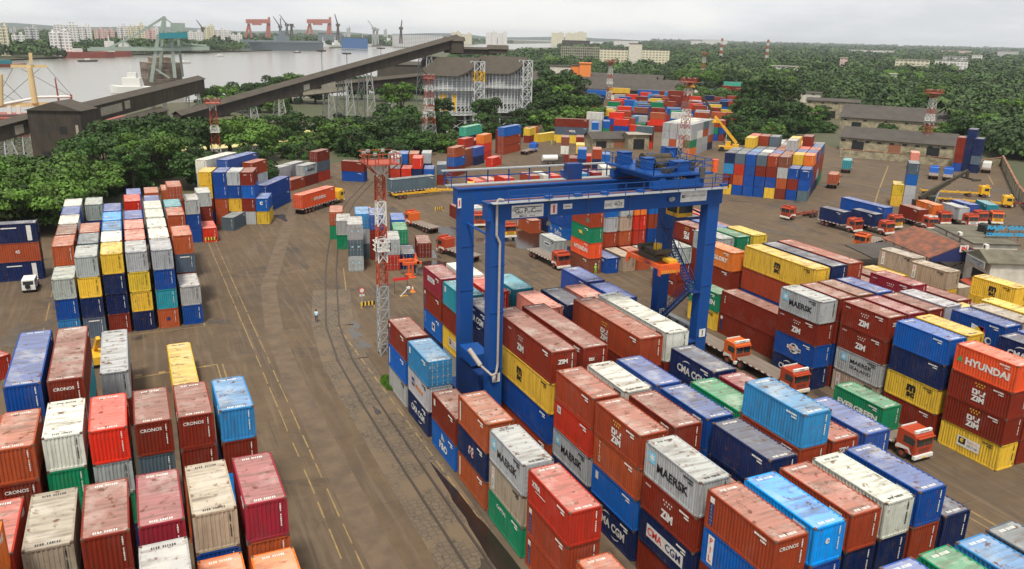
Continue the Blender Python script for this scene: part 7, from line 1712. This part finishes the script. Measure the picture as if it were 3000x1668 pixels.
def jib(z_, x, yb, yt, jx, jy, D, label, m='dsteel'):
    q = lambda a, c_: atzd(z_, a, c_, D); t = tag(empty('dockside_crane', tuple(q(x, yb))[:2]+(0,)), label, 'crane', 'dockside cranes of the shipyard'); o_ = Vector(t.location); s = D/1500
    b = MB(); b.bar(q(x-9, yb)-o_, q(x-2, yt)-o_, 1.0*s); b.bar(q(x+9, yb)-o_, q(x+2, yt)-o_, 1.0*s); b.bar(q(x-6, (yb+yt)/2)-o_, q(x+6, (yb+yt)/2)-o_, .8*s); b.build('tower', M[m], t)
    b = MB(); b.bar(q(x, yt)-o_, q(jx, jy)-o_, 1.1*s, 0, 4, .5*s); b.build('jib', M[m], t)
    b = MB(); b.cbox(q(x, yt)-o_, (6*s, 6*s, 4*s)); b.build('cab', M[m], t)
for i, a in enumerate(((2115, 285, 205, 2060, 125), (2165, 285, 190, 2110, 112), (2200, 280, 190, 2225, 210), (2550, 300, 190, 2525, 105), (1530, 290, 215, 1480, 150))): jib('T1', *a, 1750, 'dockside crane of the shipyard, number %s from the left over the carrier' % ['two', 'three', 'four', 'five', 'one'][i])
for a, m_, lab in (((245, 340, 215, 200, 155), 'steel', 'white dockside crane with its jib raised, over the quay ships'), ((450, 330, 215, 458, 150), 'dsteel', 'dark upright dockside crane right of the quay ships'), ((270, 335, 225, 255, 205), 'steel', 'short dockside crane beside the white one')): jib('T2', *a, 2100, lab, m_)
def winmat(name, wall, win, sx, sz):
    m = bpy.data.materials.new(name); m.use_nodes = True; nt = m.node_tree; b = nt.nodes['Principled BSDF']; L = nt.links.new; tc_ = N(nt, 'ShaderNodeTexCoord'); sp = N(nt, 'ShaderNodeSeparateXYZ'); L(tc_.outputs['Object'], sp.inputs[0])
    ad = N(nt, 'ShaderNodeMath', operation='ADD'); L(sp.outputs[0], ad.inputs[0]); L(sp.outputs[1], ad.inputs[1])
    cv = N(nt, 'ShaderNodeCombineXYZ'); L(ad.outputs[0], cv.inputs[0]); L(sp.outputs[2], cv.inputs[1]); br = N(nt, 'ShaderNodeTexBrick'); br.offset = 0; br.inputs['Color1'].default_value = (*win, 1); br.inputs['Color2'].default_value = (*[c*1.6 for c in win], 1); br.inputs['Mortar'].default_value = (*wall, 1); br.inputs['Scale'].default_value = 1; br.inputs['Brick Width'].default_value = sx; br.inputs['Row Height'].default_value = sz; br.inputs['Mortar Size'].default_value = min(sx, sz)*.24; br.inputs['Mortar Smooth'].default_value = 0; L(cv.outputs[0], br.inputs['Vector']); L(br.outputs['Color'], b.inputs['Base Color']); b.inputs['Roughness'].default_value = .7; return m
WM = [winmat('tower_wall_white', (.66, .64, .62), (.20, .21, .23), 4.2, 3.4), winmat('tower_wall_grey', (.50, .50, .50), (.13, .14, .16), 5.0, 3.4), winmat('tower_wall_pink', (.60, .42, .38), (.22, .18, .18), 4.4, 3.4), winmat('tower_wall_cream', (.62, .58, .44), (.2, .19, .15), 4.6, 3.4)]
def tower(z_, x0, x1, yt, yb, D, k, label, seed=0, grp='high rise blocks of the far city', cat='tower block', crown=True):
    P0 = atzd(z_, x0, yb, D); P1 = atzd(z_, x1, yb, D); top = atzd(z_, (x0+x1)/2, yt, D).z; v = Vector((P1.x-P0.x, P1.y-P0.y, 0)); W_ = v.length; a = math.atan2(v.y, v.x); rr = random.Random(seed*7+int(x0))
    t = tag(empty('apartment_tower', (P0.x, P0.y, 0), a), label, cat, grp); b = MB(); d = W_*rr.uniform(.5, .8); b.box((0, 0, 0), (W_*.46, d, top*rr.uniform(.9, 1))); b.box((W_*.54, 1, 0), (W_, d, top)); b.box((W_*.40, 2.5, 0), (W_*.6, d-1, top*.97))
    b.build('wall', WM[k], t); b = MB(); b.box((W_*.6, d*.3, top), (W_*.85, d*.6, top+4)); b.box((W_*.1, d*.3, top*.9), (W_*.3, d*.6, top*.9+4)); 
    if crown: b.build('roof_room', WM[k], t)
cols = ['white', 'grey', 'pink', 'cream']; n_ = 0
TW = [(0, 75, 195, 335, 1150, 3), (90, 190, 265, 305, 1350, 0), (195, 300, 208, 300, 1400, 1), (375, 540, 235, 315, 1150, 0), (415, 600, 190, 300, 1400, 0), (605, 700, 200, 298, 1500, 0), (715, 790, 222, 300, 1600, 2), (790, 870, 225, 295, 1620, 2), (890, 960, 195, 290, 1650, 0), (955, 1010, 205, 290, 1700, 3), (1015, 1100, 190, 290, 1700, 3), (1100, 1180, 225, 300, 1620, 2), (1150, 1200, 208, 280, 1900, 0), (1420, 1540, 240, 300, 1700, 0), (1545, 1625, 195, 300, 1800, 3), (1630, 1700, 225, 300, 1850, 0), (1700, 1745, 228, 295, 1900, 0), (1745, 1830, 262, 305, 1750, 0), (75, 130, 215, 270, 2600, 1)]
for x0, x1, yt, yb, D, k in TW:
    n_ += 1; tower('T1', x0, x1, yt, yb, D, k, '%s block of the far city, %s from the left' % (cols[k], ORDC[(n_-1) % 16] if n_ < 17 else ['seventeenth', 'eighteenth', 'nineteenth'][n_-17]), n_)
for i, (x0, x1, yt, yb, D, k, lab) in enumerate(((1090, 1175, 242, 295, 3000, 0, 'white tower pair beyond the river, left one'), (1180, 1250, 245, 300, 3000, 0, 'white tower pair beyond the river, right one'), (830, 900, 240, 285, 3200, 3, 'cream blocks behind the blue shipyard roof'), (905, 985, 255, 285, 3200, 3, 'low cream row right of the blue shipyard roof'), (1585, 1680, 248, 285, 3600, 3, 'pale blocks under construction on the horizon, left group'), (1690, 1850, 245, 290, 3600, 3, 'pale blocks under construction on the horizon, right group'), (40, 70, 210, 260, 3000, 1, 'slim grey tower over the shipyard'), (320, 345, 222, 265, 3200, 1, 'thin pale tower beyond the dockside cranes'))):
    tower('T2', x0, x1, yt, yb, D, k, lab, 40+i)
def lowb(z_, x0, x1, yt, yb, D, m, label, dep=14, rm=None, cat='building'):
    Q = atz(z_, (x0+x1)/2, yb, 13); D = max(D, min(9000, math.hypot(Q.x, Q.y))) if Q.y > 0 else 6000
    P0 = atzd(z_, x0, yb, D); P1 = atzd(z_, x1, yb+(x1-x0)*.02, D); top = atzd(z_, x0, yt, D).z; v = Vector((P1.x-P0.x, P1.y-P0.y, 0)); t = tag(empty('building', (P0.x, P0.y, 0), math.atan2(v.y, v.x)), label, cat); b = MB(); b.box((0, 0, 0), (v.length, dep, top)); b.build('wall', m, t); b = MB(); b.box((-.5, -.5, top), (v.length+.5, dep+.5, top+.5)); b.build('roof', rm or M['asb'], t); return t
M['blueroof'] = mat('blue_roof', (.05, .12, .28), .6); M['orangeb'] = mat('orange_render', (.72, .22, .05), .7)
lowb('T1', 2400, 2576, 250, 310, 1950, M['hullg'], 'grey shipyard shed behind the white ships', 60)
lowb('T2', 0, 200, 285, 345, 1900, M['blueroof'], 'dark blue shipyard hall at the quay', 60)
lowb('T2', 385, 840, 258, 320, 2300, WM[1], 'long shipyard hall with bright blue roof', 90, M['blueroof'])
lowb('T2', 1950, 2160, 370, 430, 900, WM[3], 'stained cream block with balconies, left wing', 16); lowb('T2', 2165, 2265, 330, 440, 900, M['whitew'], 'taller white stained stair block between the wings', 14); lowb('T2', 2268, 2475, 375, 430, 930, WM[3], 'stained cream block, right wing', 16)
lowb('T2', 2055, 2240, 305, 350, 1250, WM[0], 'white block with rows of windows behind the stained one', 20)
lowb('T2', 1665, 1875, 305, 350, 1100, M['sheet'], 'dark roofed unfinished building over a concrete frame', 26)
t = tag(empty('concrete_frame', tuple(atzd('T2', 1660, 450, 1040))[:2]+(0,)), 'unfinished concrete frame with open floors among the trees', 'building frame'); o_ = Vector(t.location)
b = MB()
for yy in (355, 375, 395, 415, 435): b.bar(atzd('T2', 1660, yy, 1040)-o_, atzd('T2', 1950, yy+6, 1040)-o_, .4)
for xx in range(1660, 1960, 16): b.bar(atzd('T2', xx, 350+(xx-1660)*.02, 1040)-o_, atzd('T2', xx, 450, 1040)-o_, .35)
b.build('frame', M['palep'], t)
lowb('T2', 1575, 1750, 500, 545, 620, M['whitew'], 'long white low building left of the orange one', 14); lowb('T2', 1795, 1882, 480, 550, 600, M['orangeb'], 'bright orange two storey building beyond the dark sheds', 10, M['orangeb']); lowb('T2', 1735, 1800, 495, 545, 605, M['orangeb'], 'low orange wing beside the orange building', 10)
for i, (x0, x1, yt, yb, D, k, lab) in enumerate(((60, 140, 308, 342, 1500, 0, 'long white building on the right horizon, left part'), (145, 335, 300, 342, 1500, 0, 'long white building on the right horizon, right part'), (1185, 1240, 437, 485, 640, 2, 'small pinkish tower like house among the trees'), (1600, 1860, 450, 500, 700, 3, 'long pale roofed mill building, left part'), (1900, 2150, 455, 495, 700, 0, 'long pale roofed mill building, right part'), (1960, 2150, 425, 460, 800, 1, 'grey pavilion roofs behind the mill'), (2180, 2260, 415, 450, 820, 0, 'small white roofed pavilion behind the mill'), (2370, 2530, 385, 425, 1100, 1, 'pale buildings at the right end of the horizon'), (1250, 1600, 375, 398, 1300, 0, 'scatter of white houses on the right horizon'), (1950, 2180, 380, 400, 1300, 2, 'pinkish houses on the right horizon'), (670, 870, 500, 530, 640, 0, 'low white roofs amid the trees of the middle distance'), (1560, 1615, 562, 580, 560, 0, 'tiny pale blue roof amid the trees'))):
    lowb('T3', x0, x1, yt, yb, D, WM[k], lab, 12, M['palep'])
# lamp posts seen against the river
for z_, x, yt, yb, D, lab in (('T1', 2425, 385, 545, 420, 'lamp mast with a ring of lights against the river, left one'), ('T2', 40, 405, 490, 430, 'lamp mast with a ring of lights against the river, middle one'), ('T2', 298, 365, 425, 480, 'lamp mast with a ring of lights against the river, right one')):
    p = atzd(z_, x, yt, D); t = tag(empty('lamp_mast', (p.x, p.y, 0)), lab, 'lamp mast', 'lamp masts by the river'); b = MB(); b.bar((0, 0, 0), (0, 0, p.z), .35, 0, 6, .2); b.build('pole', M['steel'], t); b = MB()
    for i in range(8): b.cbox((1.8*math.cos(i*.785), 1.8*math.sin(i*.785), p.z), (.9, .9, .7)); b.bar((0, 0, p.z-.5), (1.8*math.cos(i*.785), 1.8*math.sin(i*.785), p.z), .08)
    b.build('lamp_ring', M['dsteel'], t)
for z_, x, yt, lab in (('T3', 648, 300, 'red and white radio mast on the right skyline'), ('T3', 300, 290, 'thin radio mast beside the long white building')):
    p = atzd(z_, x, yt, 1300); t = tag(empty('radio_mast', (p.x, p.y, 0)), lab, 'radio mast', 'radio masts'); b = MB(); lattice(b, (0, 0), 4, 1.6, 0, p.z, 9, .22, lambda k, n: k % 2); b.build('lattice', [M['mred'], M['mwhite']], t)
p = atz('T1', 520, 1290, 0); lowb('T1', 640, 1240, 1190, 1290, 300, M['whitew'], 'white open yard building glimpsed under the spreading trees', 8)
flush_mass()
# ------------------------------------------------------------------ haze
b = MB(); b.box((-4200, -260, -3), (11000, 11000, 95)); o = b.build('haze', []); tag(o, kind='stuff')
m = bpy.data.materials.new('haze_air'); m.use_nodes = True; nt = m.node_tree; nt.nodes.clear(); ou = N(nt, 'ShaderNodeOutputMaterial'); pv = N(nt, 'ShaderNodeVolumePrincipled'); pv.inputs['Color'].default_value = (.90, .95, 1, 1); pv.inputs['Density'].default_value = .00007; pv.inputs['Anisotropy'].default_value = .3; nt.links.new(pv.outputs[0], ou.inputs['Volume']); o.data.materials.clear(); o.data.materials.append(m)
